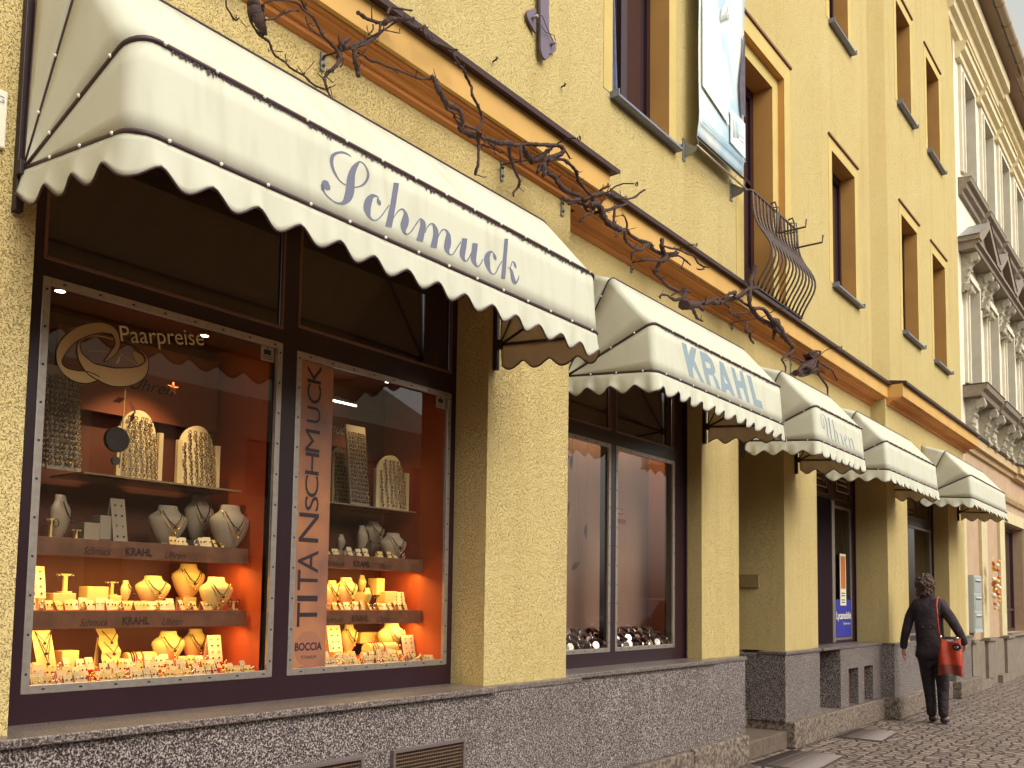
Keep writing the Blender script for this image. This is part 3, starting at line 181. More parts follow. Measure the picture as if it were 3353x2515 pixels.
SCHMUCK=[([[2.31,0.255],[2.307,0.257],[2.302,0.258],[2.295,0.26],[2.288,0.261],[2.28,0.261],[2.271,0.259],[2.261,0.257],[2.25,0.252],[2.24,0.247],[2.23,0.241],[2.221,0.233],[2.212,0.225],[2.207,0.216],[2.204,0.207],[2.203,0.199],[2.203,0.192],[2.205,0.185],[2.207,0.178],[2.211,0.171],[2.215,0.163],[2.22,0.157],[2.227,0.15],[2.234,0.145],[2.241,0.14],[2.248,0.137],[2.254,0.134],[2.261,0.133],[2.268,0.132],[2.275,0.132],[2.28,0.133]],[[2.309,0.253],[2.305,0.254],[2.299,0.255],[2.293,0.256],[2.285,0.255],[2.277,0.254],[2.269,0.252],[2.26,0.249],[2.251,0.244],[2.243,0.239],[2.236,0.234],[2.23,0.227],[2.225,0.222],[2.223,0.217],[2.221,0.211],[2.22,0.205],[2.219,0.199],[2.219,0.192],[2.22,0.185],[2.222,0.178],[2.225,0.171],[2.229,0.164],[2.235,0.157],[2.24,0.15],[2.246,0.145],[2.252,0.141],[2.258,0.139],[2.264,0.137],[2.27,0.136],[2.277,0.136],[2.282,0.135]]),([[2.32,0.139],[2.328,0.142],[2.339,0.147],[2.35,0.153],[2.361,0.16],[2.37,0.167],[2.379,0.176],[2.387,0.186],[2.393,0.196],[2.398,0.206],[2.4,0.215],[2.4,0.223],[2.398,0.231],[2.395,0.238],[2.389,0.244],[2.384,0.248],[2.379,0.252],[2.374,0.255],[2.368,0.257],[2.363,0.257],[2.357,0.256],[2.351,0.255],[2.345,0.252],[2.339,0.247],[2.333,0.242],[2.325,0.234],[2.317,0.225],[2.309,0.216],[2.303,0.206],[2.297,0.195],[2.292,0.184],[2.288,0.173],[2.285,0.163],[2.283,0.154],[2.282,0.145],[2.281,0.138],[2.279,0.13],[2.278,0.121],[2.276,0.112],[2.274,0.104],[2.272,0.098],[2.27,0.092],[2.268,0.086],[2.266,0.08],[2.264,0.074],[2.261,0.068],[2.258,0.064],[2.253,0.06],[2.247,0.056],[2.24,0.053],[2.232,0.051],[2.224,0.05],[2.215,0.051],[2.206,0.053],[2.197,0.056],[2.19,0.059],[2.183,0.063],[2.178,0.067],[2.175,0.072],[2.173,0.078],[2.172,0.082]],[[2.32,0.142],[2.327,0.146],[2.338,0.151],[2.348,0.157],[2.356,0.164],[2.363,0.171],[2.37,0.179],[2.376,0.187],[2.381,0.196],[2.384,0.204],[2.387,0.211],[2.388,0.219],[2.388,0.226],[2.386,0.232],[2.383,0.239],[2.379,0.244],[2.375,0.248],[2.37,0.251],[2.365,0.253],[2.361,0.253],[2.356,0.252],[2.352,0.25],[2.35,0.247],[2.348,0.243],[2.346,0.238],[2.342,0.231],[2.338,0.223],[2.334,0.215],[2.331,0.207],[2.328,0.199],[2.326,0.191],[2.325,0.183],[2.324,0.175],[2.324,0.166],[2.323,0.158],[2.322,0.151],[2.322,0.143],[2.321,0.134],[2.32,0.124],[2.317,0.114],[2.314,0.104],[2.309,0.094],[2.303,0.084],[2.294,0.074],[2.284,0.065],[2.274,0.058],[2.264,0.052],[2.254,0.049],[2.246,0.047],[2.238,0.046],[2.23,0.045],[2.222,0.045],[2.213,0.047],[2.203,0.049],[2.194,0.052],[2.186,0.055],[2.179,0.058],[2.173,0.062],[2.168,0.067],[2.165,0.072],[2.162,0.076]]),([[2.203,0.092],[2.203,0.094],[2.202,0.096],[2.202,0.099],[2.2,0.102],[2.198,0.104],[2.196,0.107],[2.196,0.109],[2.195,0.111],[2.192,0.114],[2.188,0.115],[2.184,0.114],[2.18,0.114],[2.177,0.113],[2.173,0.112],[2.171,0.111]],[[2.199,0.084],[2.196,0.083],[2.192,0.081],[2.187,0.079],[2.181,0.079],[2.176,0.08],[2.17,0.081],[2.165,0.083],[2.162,0.085],[2.161,0.087],[2.16,0.09],[2.161,0.093],[2.161,0.097],[2.162,0.1],[2.163,0.102],[2.164,0.104]]),([[2.157,0.089],[2.158,0.084],[2.159,0.077],[2.161,0.071],[2.166,0.07],[2.171,0.071],[2.173,0.072]],[[2.168,0.094],[2.169,0.09],[2.171,0.083],[2.172,0.079],[2.172,0.078],[2.173,0.077],[2.174,0.077]]),([[2.457,0.122],[2.458,0.126],[2.458,0.13],[2.458,0.135],[2.455,0.137],[2.451,0.139],[2.448,0.14],[2.447,0.141],[2.447,0.145],[2.446,0.149],[2.443,0.151],[2.438,0.152],[2.433,0.152],[2.426,0.152],[2.419,0.151],[2.409,0.148],[2.399,0.141],[2.391,0.134],[2.383,0.126],[2.377,0.117],[2.371,0.107],[2.368,0.098],[2.366,0.09],[2.365,0.082],[2.366,0.075],[2.368,0.068],[2.372,0.063],[2.376,0.058],[2.38,0.054],[2.385,0.051],[2.39,0.048],[2.395,0.046],[2.4,0.044],[2.406,0.043],[2.411,0.043],[2.417,0.045],[2.423,0.047],[2.43,0.05],[2.436,0.054],[2.443,0.06],[2.45,0.066],[2.457,0.074],[2.465,0.083],[2.472,0.093],[2.48,0.104],[2.487,0.114],[2.494,0.123],[2.5,0.132],[2.505,0.138]],[[2.45,0.118],[2.447,0.119],[2.442,0.12],[2.439,0.121],[2.437,0.124],[2.436,0.128],[2.435,0.134],[2.437,0.139],[2.44,0.143],[2.442,0.145],[2.439,0.146],[2.435,0.146],[2.43,0.144],[2.425,0.142],[2.42,0.138],[2.418,0.135],[2.416,0.132],[2.414,0.128],[2.413,0.123],[2.411,0.118],[2.408,0.111],[2.407,0.105],[2.405,0.1],[2.404,0.095],[2.403,0.09],[2.402,0.084],[2.401,0.078],[2.401,0.072],[2.4,0.066],[2.4,0.061],[2.401,0.057],[2.404,0.054],[2.407,0.051],[2.41,0.05],[2.414,0.049],[2.418,0.05],[2.423,0.051],[2.428,0.054],[2.434,0.057],[2.439,0.062],[2.446,0.068],[2.453,0.076],[2.46,0.084],[2.467,0.094],[2.474,0.104],[2.482,0.114],[2.489,0.124],[2.496,0.133],[2.501,0.139]]),([[2.532,0.24],[2.527,0.217],[2.519,0.183],[2.51,0.148],[2.498,0.11],[2.486,0.071],[2.477,0.044]],[[2.561,0.248],[2.556,0.224],[2.548,0.191],[2.54,0.155],[2.53,0.117],[2.52,0.078],[2.512,0.05]]),([[2.522,0.088],[2.527,0.095],[2.533,0.104],[2.54,0.113],[2.547,0.122],[2.554,0.13],[2.561,0.136],[2.567,0.14],[2.571,0.143],[2.575,0.144],[2.577,0.144],[2.579,0.144],[2.581,0.142],[2.583,0.139],[2.583,0.135],[2.583,0.13],[2.58,0.124],[2.576,0.116],[2.572,0.108],[2.569,0.101],[2.566,0.094],[2.563,0.087],[2.562,0.081],[2.562,0.075],[2.563,0.07],[2.564,0.065],[2.566,0.061],[2.568,0.058],[2.571,0.055],[2.573,0.052],[2.577,0.049],[2.582,0.048],[2.588,0.048],[2.591,0.048]],[[2.518,0.088],[2.522,0.095],[2.529,0.105],[2.536,0.114],[2.542,0.123],[2.55,0.132],[2.557,0.139],[2.563,0.144],[2.57,0.148],[2.576,0.151],[2.582,0.152],[2.586,0.15],[2.589,0.149],[2.594,0.147],[2.598,0.144],[2.602,0.14],[2.606,0.134],[2.609,0.126],[2.611,0.118],[2.611,0.11],[2.609,0.102],[2.607,0.096],[2.605,0.09],[2.602,0.084],[2.599,0.079],[2.597,0.075],[2.594,0.071],[2.593,0.067],[2.591,0.063],[2.589,0.06],[2.588,0.058],[2.59,0.056],[2.593,0.055],[2.596,0.054]]),([[2.581,0.053],[2.584,0.051],[2.589,0.048],[2.597,0.049],[2.607,0.054],[2.616,0.063],[2.625,0.072],[2.634,0.082],[2.641,0.093],[2.649,0.104],[2.657,0.114],[2.665,0.125],[2.671,0.133],[2.676,0.139],[2.678,0.142],[2.679,0.141],[2.679,0.138],[2.678,0.133],[2.678,0.127],[2.677,0.122],[2.677,0.117],[2.676,0.111],[2.674,0.107],[2.672,0.1],[2.668,0.091],[2.662,0.075],[2.655,0.057],[2.649,0.045]],[[2.587,0.058],[2.59,0.056],[2.594,0.053],[2.597,0.053],[2.603,0.057],[2.612,0.065],[2.62,0.073],[2.628,0.083],[2.636,0.094],[2.643,0.104],[2.651,0.115],[2.659,0.126],[2.666,0.134],[2.671,0.14],[2.676,0.145],[2.682,0.148],[2.69,0.148],[2.699,0.146],[2.705,0.142],[2.709,0.136],[2.71,0.129],[2.71,0.121],[2.709,0.113],[2.706,0.105],[2.702,0.096],[2.698,0.081],[2.693,0.063],[2.689,0.051]]),([[2.706,0.094],[2.709,0.1],[2.713,0.108],[2.717,0.115],[2.722,0.123],[2.727,0.129],[2.732,0.135],[2.738,0.14],[2.743,0.143],[2.747,0.145],[2.75,0.144],[2.752,0.141],[2.753,0.138],[2.754,0.133],[2.754,0.127],[2.754,0.121],[2.754,0.115],[2.754,0.109],[2.753,0.103],[2.751,0.096],[2.749,0.089],[2.746,0.08],[2.741,0.067],[2.736,0.053],[2.733,0.043]],[[2.701,0.093],[2.704,0.099],[2.708,0.107],[2.712,0.115],[2.717,0.123],[2.722,0.13],[2.728,0.137],[2.734,0.143],[2.741,0.147],[2.749,0.151],[2.756,0.152],[2.763,0.151],[2.769,0.149],[2.775,0.145],[2.78,0.14],[2.784,0.135],[2.786,0.128],[2.786,0.121],[2.786,0.113],[2.785,0.104],[2.783,0.096],[2.781,0.087],[2.778,0.074],[2.774,0.06],[2.772,0.05]]),([[2.786,0.102],[2.789,0.109],[2.795,0.118],[2.8,0.126],[2.806,0.133],[2.811,0.138],[2.816,0.142],[2.821,0.145],[2.826,0.146],[2.83,0.146],[2.833,0.143],[2.836,0.138],[2.836,0.132],[2.834,0.126],[2.83,0.118],[2.827,0.109],[2.824,0.1],[2.822,0.091],[2.82,0.083],[2.818,0.077],[2.817,0.07],[2.819,0.062],[2.824,0.056],[2.831,0.052],[2.839,0.049],[2.845,0.047],[2.852,0.047],[2.859,0.048],[2.867,0.051],[2.874,0.056],[2.882,0.063],[2.889,0.072],[2.897,0.084],[2.905,0.095],[2.915,0.108],[2.924,0.12],[2.931,0.129]],[[2.78,0.102],[2.784,0.108],[2.789,0.118],[2.794,0.126],[2.8,0.134],[2.806,0.141],[2.813,0.146],[2.821,0.15],[2.828,0.153],[2.836,0.153],[2.844,0.152],[2.852,0.148],[2.858,0.143],[2.862,0.136],[2.864,0.128],[2.865,0.12],[2.865,0.111],[2.864,0.102],[2.862,0.093],[2.86,0.085],[2.857,0.079],[2.854,0.075],[2.852,0.07],[2.85,0.063],[2.851,0.058],[2.853,0.054],[2.856,0.053],[2.86,0.053],[2.865,0.055],[2.87,0.058],[2.876,0.064],[2.883,0.073],[2.891,0.084],[2.899,0.096],[2.909,0.108],[2.919,0.121],[2.926,0.13]]),([[2.937,0.149],[2.935,0.14],[2.932,0.127],[2.928,0.114],[2.924,0.102],[2.919,0.088],[2.917,0.076],[2.918,0.067],[2.923,0.06],[2.929,0.056],[2.935,0.052],[2.943,0.049],[2.951,0.049],[2.96,0.052],[2.968,0.057],[2.975,0.065],[2.983,0.076],[2.991,0.09],[2.997,0.1]],[[2.972,0.158],[2.97,0.149],[2.968,0.136],[2.965,0.122],[2.961,0.109],[2.958,0.096],[2.955,0.087],[2.953,0.08],[2.951,0.073],[2.951,0.068],[2.951,0.062],[2.953,0.058],[2.955,0.056],[2.958,0.057],[2.962,0.06],[2.968,0.066],[2.976,0.076],[2.985,0.09],[2.991,0.1]]),([[3.008,0.151],[3.005,0.142],[3.002,0.129],[2.998,0.115],[2.995,0.103],[2.991,0.089],[2.99,0.077],[2.992,0.068],[2.997,0.062],[3.004,0.057],[3.011,0.053],[3.02,0.05],[3.029,0.049],[3.039,0.052],[3.047,0.057],[3.054,0.065],[3.063,0.076],[3.072,0.09],[3.079,0.1]],[[3.043,0.159],[3.042,0.15],[3.039,0.137],[3.036,0.124],[3.033,0.111],[3.03,0.099],[3.028,0.089],[3.027,0.082],[3.026,0.077],[3.027,0.071],[3.029,0.065],[3.032,0.059],[3.034,0.057],[3.037,0.057],[3.041,0.06],[3.048,0.066],[3.057,0.077],[3.066,0.09],[3.073,0.1]]),([[3.172,0.126],[3.172,0.129],[3.173,0.133],[3.173,0.136],[3.171,0.14],[3.168,0.144],[3.165,0.147],[3.162,0.149],[3.158,0.152],[3.154,0.154],[3.15,0.156],[3.144,0.157],[3.136,0.157],[3.125,0.152],[3.113,0.146],[3.102,0.137],[3.094,0.128],[3.088,0.118],[3.084,0.108],[3.083,0.097],[3.084,0.088],[3.087,0.08],[3.091,0.073],[3.097,0.067],[3.103,0.062],[3.109,0.058],[3.116,0.053],[3.123,0.05],[3.131,0.049],[3.139,0.049],[3.148,0.051],[3.156,0.055],[3.163,0.061],[3.169,0.068],[3.175,0.077],[3.182,0.088],[3.189,0.098],[3.198,0.111],[3.208,0.124],[3.216,0.133]],[[3.164,0.122],[3.161,0.122],[3.156,0.123],[3.153,0.126],[3.15,0.129],[3.149,0.133],[3.148,0.138],[3.148,0.142],[3.149,0.147],[3.149,0.149],[3.145,0.151],[3.14,0.15],[3.137,0.148],[3.134,0.145],[3.13,0.139],[3.128,0.134],[3.126,0.129],[3.124,0.124],[3.123,0.118],[3.123,0.111],[3.124,0.103],[3.124,0.095],[3.124,0.087],[3.123,0.08],[3.124,0.074],[3.125,0.067],[3.128,0.062],[3.131,0.058],[3.136,0.055],[3.142,0.055],[3.147,0.056],[3.152,0.058],[3.157,0.062],[3.162,0.069],[3.168,0.077],[3.174,0.087],[3.181,0.098],[3.191,0.111],[3.202,0.124],[3.21,0.134]]),([[3.239,0.246],[3.234,0.221],[3.227,0.186],[3.22,0.15],[3.212,0.112],[3.204,0.074],[3.199,0.048]],[[3.266,0.254],[3.262,0.229],[3.255,0.193],[3.248,0.157],[3.242,0.12],[3.235,0.082],[3.23,0.055]]),([[3.25,0.113],[3.256,0.114],[3.264,0.115],[3.273,0.118],[3.278,0.125],[3.282,0.133],[3.285,0.139],[3.288,0.145],[3.29,0.15],[3.292,0.152],[3.293,0.152],[3.297,0.152],[3.299,0.15],[3.301,0.147],[3.301,0.142],[3.303,0.137],[3.306,0.134],[3.31,0.131],[3.312,0.129]],[[3.252,0.117],[3.258,0.117],[3.265,0.118],[3.269,0.12],[3.272,0.125],[3.275,0.132],[3.278,0.138],[3.281,0.144],[3.284,0.15],[3.288,0.155],[3.296,0.158],[3.303,0.159],[3.31,0.157],[3.314,0.154],[3.317,0.149],[3.319,0.145],[3.32,0.141],[3.32,0.136],[3.32,0.133]]),([[3.267,0.116],[3.268,0.111],[3.27,0.105],[3.271,0.098],[3.272,0.092],[3.272,0.084],[3.273,0.077],[3.274,0.069],[3.277,0.063],[3.28,0.057],[3.285,0.053],[3.292,0.051],[3.303,0.051],[3.314,0.057],[3.32,0.063],[3.324,0.069],[3.328,0.075],[3.332,0.082],[3.335,0.089],[3.337,0.095],[3.338,0.1],[3.338,0.103]],[[3.275,0.121],[3.28,0.118],[3.287,0.114],[3.293,0.108],[3.296,0.101],[3.298,0.094],[3.301,0.088],[3.303,0.082],[3.306,0.076],[3.308,0.072],[3.31,0.069],[3.31,0.067],[3.307,0.066],[3.305,0.064],[3.308,0.066],[3.313,0.07],[3.318,0.075],[3.322,0.082],[3.327,0.088],[3.33,0.094],[3.333,0.099],[3.334,0.102]])]
UHREN=[([[8.179,0.12],[8.171,0.124],[8.16,0.129],[8.149,0.136],[8.136,0.145],[8.122,0.157],[8.111,0.17],[8.105,0.184],[8.103,0.2],[8.106,0.215],[8.118,0.23],[8.135,0.244],[8.15,0.252],[8.166,0.251],[8.186,0.244],[8.203,0.235],[8.214,0.225],[8.221,0.212],[8.227,0.198],[8.232,0.182],[8.234,0.165],[8.236,0.148],[8.237,0.13],[8.238,0.113],[8.239,0.096],[8.243,0.079],[8.249,0.064],[8.257,0.051],[8.269,0.044],[8.284,0.041],[8.294,0.04]],[[8.159,0.113],[8.152,0.117],[8.142,0.122],[8.131,0.13],[8.12,0.141],[8.109,0.154],[8.101,0.167],[8.096,0.182],[8.094,0.198],[8.097,0.214],[8.109,0.23],[8.127,0.245],[8.15,0.255],[8.175,0.255],[8.198,0.249],[8.218,0.24],[8.232,0.23],[8.244,0.218],[8.253,0.204],[8.259,0.188],[8.263,0.171],[8.265,0.153],[8.267,0.136],[8.267,0.118],[8.268,0.102],[8.27,0.085],[8.271,0.068],[8.276,0.056],[8.284,0.05],[8.295,0.046],[8.304,0.044]]),([[8.187,0.128],[8.187,0.136],[8.186,0.149],[8.184,0.161],[8.182,0.173],[8.179,0.185],[8.175,0.196],[8.168,0.204],[8.16,0.209],[8.155,0.213]],[[8.174,0.125],[8.173,0.134],[8.171,0.145],[8.168,0.158],[8.167,0.17],[8.166,0.183],[8.164,0.193],[8.159,0.201],[8.152,0.207],[8.147,0.211]]),([[8.295,0.243],[8.3,0.221],[8.307,0.19],[8.314,0.16],[8.318,0.131],[8.321,0.102],[8.327,0.078],[8.337,0.059],[8.349,0.045],[8.365,0.037],[8.391,0.042],[8.408,0.052],[8.418,0.06]],[[8.331,0.251],[8.336,0.229],[8.343,0.198],[8.35,0.167],[8.353,0.137],[8.355,0.108],[8.359,0.084],[8.365,0.065],[8.373,0.051],[8.38,0.044],[8.382,0.045],[8.398,0.053],[8.41,0.06]]),([[8.403,0.24],[8.409,0.219],[8.418,0.19],[8.427,0.156],[8.434,0.116],[8.441,0.071],[8.446,0.04]],[[8.426,0.245],[8.434,0.225],[8.446,0.196],[8.457,0.162],[8.465,0.122],[8.471,0.077],[8.476,0.046]]),([[8.469,0.145],[8.478,0.146],[8.487,0.147],[8.495,0.145],[8.502,0.138],[8.507,0.128],[8.512,0.116],[8.515,0.101],[8.518,0.084],[8.523,0.069],[8.531,0.058],[8.542,0.049],[8.558,0.044],[8.58,0.05],[8.595,0.059],[8.604,0.065]],[[8.472,0.15],[8.482,0.151],[8.496,0.152],[8.511,0.15],[8.521,0.143],[8.531,0.133],[8.539,0.122],[8.543,0.107],[8.546,0.09],[8.55,0.075],[8.555,0.063],[8.562,0.054],[8.567,0.05],[8.571,0.051],[8.585,0.059],[8.596,0.066]]),([[8.593,0.144],[8.598,0.141],[8.606,0.137],[8.614,0.133],[8.622,0.131],[8.628,0.131],[8.633,0.13]],[[8.602,0.147],[8.61,0.145],[8.622,0.142],[8.632,0.139],[8.638,0.138],[8.642,0.137],[8.645,0.136]]),([[8.626,0.136],[8.629,0.125],[8.633,0.108],[8.638,0.092],[8.648,0.074],[8.66,0.057],[8.668,0.045]],[[8.644,0.14],[8.651,0.129],[8.66,0.114],[8.669,0.098],[8.677,0.081],[8.684,0.062],[8.689,0.049]]),([[8.683,0.048],[8.695,0.063],[8.711,0.085],[8.724,0.105],[8.733,0.12],[8.74,0.132],[8.747,0.141],[8.757,0.147],[8.765,0.15],[8.769,0.151],[8.776,0.149],[8.783,0.143],[8.786,0.136],[8.784,0.128],[8.779,0.118],[8.771,0.11],[8.759,0.103],[8.744,0.096],[8.733,0.091]],[[8.673,0.047],[8.685,0.062],[8.702,0.084],[8.716,0.104],[8.724,0.118],[8.729,0.13],[8.736,0.14],[8.747,0.148],[8.761,0.154],[8.778,0.156],[8.789,0.153],[8.797,0.146],[8.8,0.138],[8.797,0.129],[8.79,0.119],[8.781,0.11],[8.767,0.102],[8.751,0.095],[8.74,0.09]]),([[8.738,0.129],[8.736,0.117],[8.734,0.1],[8.734,0.084],[8.737,0.071],[8.743,0.06],[8.751,0.051],[8.763,0.045],[8.778,0.041],[8.799,0.043],[8.814,0.052],[8.827,0.063],[8.835,0.072]],[[8.756,0.132],[8.755,0.12],[8.754,0.104],[8.755,0.088],[8.758,0.076],[8.764,0.065],[8.771,0.056],[8.78,0.05],[8.789,0.047],[8.793,0.046],[8.804,0.052],[8.817,0.063],[8.827,0.071]]),([[8.843,0.144],[8.848,0.132],[8.856,0.115],[8.862,0.097],[8.867,0.078],[8.871,0.058],[8.874,0.044]],[[8.857,0.147],[8.867,0.136],[8.88,0.12],[8.891,0.103],[8.898,0.084],[8.903,0.064],[8.906,0.05]]),([[8.903,0.12],[8.913,0.13],[8.926,0.143],[8.93,0.147],[8.935,0.142],[8.943,0.129],[8.951,0.115],[8.958,0.1],[8.964,0.083],[8.971,0.068],[8.981,0.058],[8.992,0.052],[9.0,0.047]],[[8.895,0.119],[8.903,0.129],[8.915,0.143],[8.936,0.152],[8.954,0.147],[8.968,0.135],[8.98,0.121],[8.987,0.106],[8.992,0.088],[8.997,0.074],[9.003,0.064],[9.009,0.056],[9.014,0.051]])]
KRAHL=[[[5.437,0.27],[5.509,0.269],[5.527,0.201],[5.58,0.272],[5.657,0.272],[5.613,0.187],[5.746,0.055],[5.69,0.055],[5.59,0.143],[5.575,0.117],[5.588,0.056],[5.518,0.057]],[[5.701,0.271],[5.815,0.275],[5.888,0.253],[5.914,0.225],[5.936,0.196],[5.932,0.168],[5.91,0.15],[5.967,0.114],[6.006,0.057],[5.943,0.057],[5.885,0.136],[5.816,0.13],[5.85,0.055],[5.789,0.055],[5.748,0.13]],[[5.776,0.214],[5.821,0.215],[5.858,0.21],[5.866,0.191],[5.858,0.181],[5.83,0.175],[5.795,0.176]],[[6.015,0.269],[6.087,0.266],[6.255,0.054],[6.189,0.058],[6.147,0.083],[6.1,0.079],[6.098,0.055],[6.019,0.054]],[[6.067,0.182],[6.137,0.126],[6.085,0.123]],[[6.21,0.269],[6.277,0.267],[6.315,0.188],[6.381,0.196],[6.36,0.272],[6.424,0.271],[6.519,0.056],[6.457,0.055],[6.402,0.146],[6.332,0.14],[6.378,0.056],[6.306,0.057]],[[6.494,0.268],[6.571,0.27],[6.647,0.11],[6.746,0.111],[6.771,0.053],[6.595,0.055]]]
RINGS=[([[1.916,1.27],[1.918,1.271],[1.923,1.273],[1.929,1.277],[1.937,1.285],[1.948,1.294],[1.958,1.305],[1.966,1.316],[1.972,1.328],[1.976,1.34],[1.978,1.353],[1.977,1.365],[1.974,1.376],[1.971,1.387],[1.966,1.398],[1.957,1.408],[1.946,1.415],[1.933,1.419],[1.919,1.421],[1.905,1.422],[1.89,1.42],[1.874,1.416],[1.856,1.41],[1.839,1.402],[1.823,1.393],[1.807,1.383],[1.792,1.371],[1.778,1.359],[1.765,1.345],[1.753,1.331],[1.743,1.315],[1.736,1.3],[1.73,1.285],[1.727,1.272],[1.727,1.259],[1.728,1.247],[1.73,1.237],[1.732,1.228],[1.735,1.22],[1.74,1.212],[1.746,1.204],[1.753,1.196],[1.763,1.188],[1.775,1.181],[1.788,1.175],[1.803,1.171],[1.819,1.17],[1.834,1.17],[1.849,1.172],[1.863,1.177],[1.877,1.184],[1.887,1.19],[1.893,1.193],[1.896,1.195],[1.898,1.196]],[[1.914,1.272],[1.915,1.274],[1.917,1.278],[1.92,1.284],[1.926,1.293],[1.933,1.305],[1.939,1.316],[1.945,1.325],[1.951,1.334],[1.954,1.342],[1.956,1.35],[1.955,1.358],[1.953,1.367],[1.949,1.374],[1.945,1.381],[1.939,1.385],[1.932,1.385],[1.923,1.384],[1.913,1.383],[1.903,1.381],[1.892,1.378],[1.881,1.373],[1.868,1.367],[1.855,1.36],[1.842,1.352],[1.829,1.344],[1.818,1.335],[1.807,1.326],[1.796,1.316],[1.787,1.306],[1.779,1.296],[1.772,1.286],[1.767,1.276],[1.762,1.267],[1.757,1.258],[1.754,1.249],[1.751,1.241],[1.751,1.235],[1.752,1.23],[1.755,1.225],[1.76,1.221],[1.768,1.217],[1.777,1.215],[1.788,1.214],[1.801,1.214],[1.812,1.214],[1.824,1.216],[1.837,1.218],[1.85,1.219],[1.863,1.217],[1.876,1.215],[1.888,1.212],[1.894,1.21],[1.898,1.209],[1.9,1.207]]),([[1.811,1.329],[1.809,1.323],[1.807,1.314],[1.806,1.305],[1.805,1.296],[1.806,1.287],[1.808,1.276],[1.811,1.265],[1.815,1.254],[1.822,1.243],[1.83,1.231],[1.84,1.22],[1.853,1.21],[1.869,1.202],[1.885,1.196],[1.9,1.192],[1.916,1.187],[1.934,1.184],[1.954,1.182],[1.975,1.184],[1.996,1.189],[2.016,1.194],[2.033,1.201],[2.05,1.21],[2.065,1.221],[2.079,1.233],[2.089,1.246],[2.098,1.261],[2.102,1.276],[2.104,1.29],[2.104,1.303],[2.102,1.313],[2.099,1.321],[2.094,1.328],[2.09,1.335],[2.084,1.34],[2.077,1.345],[2.067,1.35],[2.057,1.354],[2.046,1.357],[2.035,1.36],[2.023,1.363],[2.012,1.365],[1.999,1.365],[1.987,1.365],[1.978,1.365]],[[1.816,1.329],[1.816,1.323],[1.816,1.315],[1.817,1.307],[1.818,1.3],[1.821,1.293],[1.825,1.286],[1.831,1.28],[1.839,1.274],[1.847,1.269],[1.858,1.263],[1.869,1.258],[1.879,1.255],[1.891,1.254],[1.904,1.254],[1.919,1.254],[1.934,1.254],[1.948,1.254],[1.961,1.255],[1.974,1.258],[1.989,1.261],[2.003,1.264],[2.015,1.268],[2.026,1.27],[2.035,1.273],[2.043,1.276],[2.051,1.28],[2.059,1.284],[2.067,1.289],[2.076,1.296],[2.083,1.303],[2.087,1.31],[2.087,1.317],[2.086,1.324],[2.083,1.329],[2.079,1.335],[2.072,1.339],[2.064,1.344],[2.054,1.349],[2.043,1.353],[2.033,1.356],[2.021,1.359],[2.01,1.361],[1.998,1.362],[1.986,1.362],[1.978,1.362]]),([[1.817,1.323],[1.821,1.329],[1.827,1.337],[1.835,1.345],[1.845,1.35],[1.858,1.355],[1.871,1.36],[1.884,1.362],[1.897,1.363],[1.91,1.364],[1.924,1.364],[1.939,1.363],[1.949,1.362]],[[1.814,1.325],[1.818,1.331],[1.824,1.34],[1.832,1.349],[1.844,1.355],[1.857,1.36],[1.871,1.364],[1.884,1.367],[1.897,1.368],[1.91,1.369],[1.925,1.368],[1.94,1.367],[1.951,1.367]]),([[2.032,1.332],[2.034,1.328],[2.036,1.321],[2.039,1.315],[2.042,1.309],[2.044,1.304],[2.045,1.3],[2.047,1.298],[2.05,1.296],[2.052,1.298],[2.055,1.296],[2.055,1.29],[2.054,1.284]],[[2.038,1.339],[2.043,1.338],[2.05,1.336],[2.057,1.334],[2.064,1.332],[2.071,1.329],[2.077,1.324],[2.081,1.317],[2.083,1.308],[2.081,1.297],[2.073,1.288],[2.065,1.283],[2.059,1.281]]),([[1.852,1.292],[1.859,1.295],[1.869,1.299],[1.878,1.303],[1.887,1.305],[1.896,1.306],[1.905,1.307],[1.915,1.308],[1.925,1.309],[1.932,1.309]],[[1.851,1.295],[1.858,1.298],[1.868,1.302],[1.878,1.306],[1.887,1.308],[1.896,1.31],[1.905,1.311],[1.915,1.312],[1.926,1.312],[1.933,1.312]]),([[1.979,1.313],[1.986,1.31],[1.995,1.306],[2.005,1.302],[2.015,1.299],[2.025,1.296],[2.034,1.293],[2.041,1.289],[2.047,1.285],[2.05,1.282]],[[1.982,1.318],[1.988,1.315],[1.997,1.31],[2.007,1.305],[2.016,1.302],[2.027,1.299],[2.036,1.296],[2.044,1.293],[2.05,1.289],[2.054,1.287]]),([[1.979,1.31],[1.976,1.305],[1.972,1.297],[1.968,1.29],[1.965,1.284],[1.963,1.278],[1.961,1.274]],[[1.982,1.31],[1.982,1.304],[1.981,1.296],[1.979,1.288],[1.977,1.281],[1.974,1.275],[1.972,1.271]])]
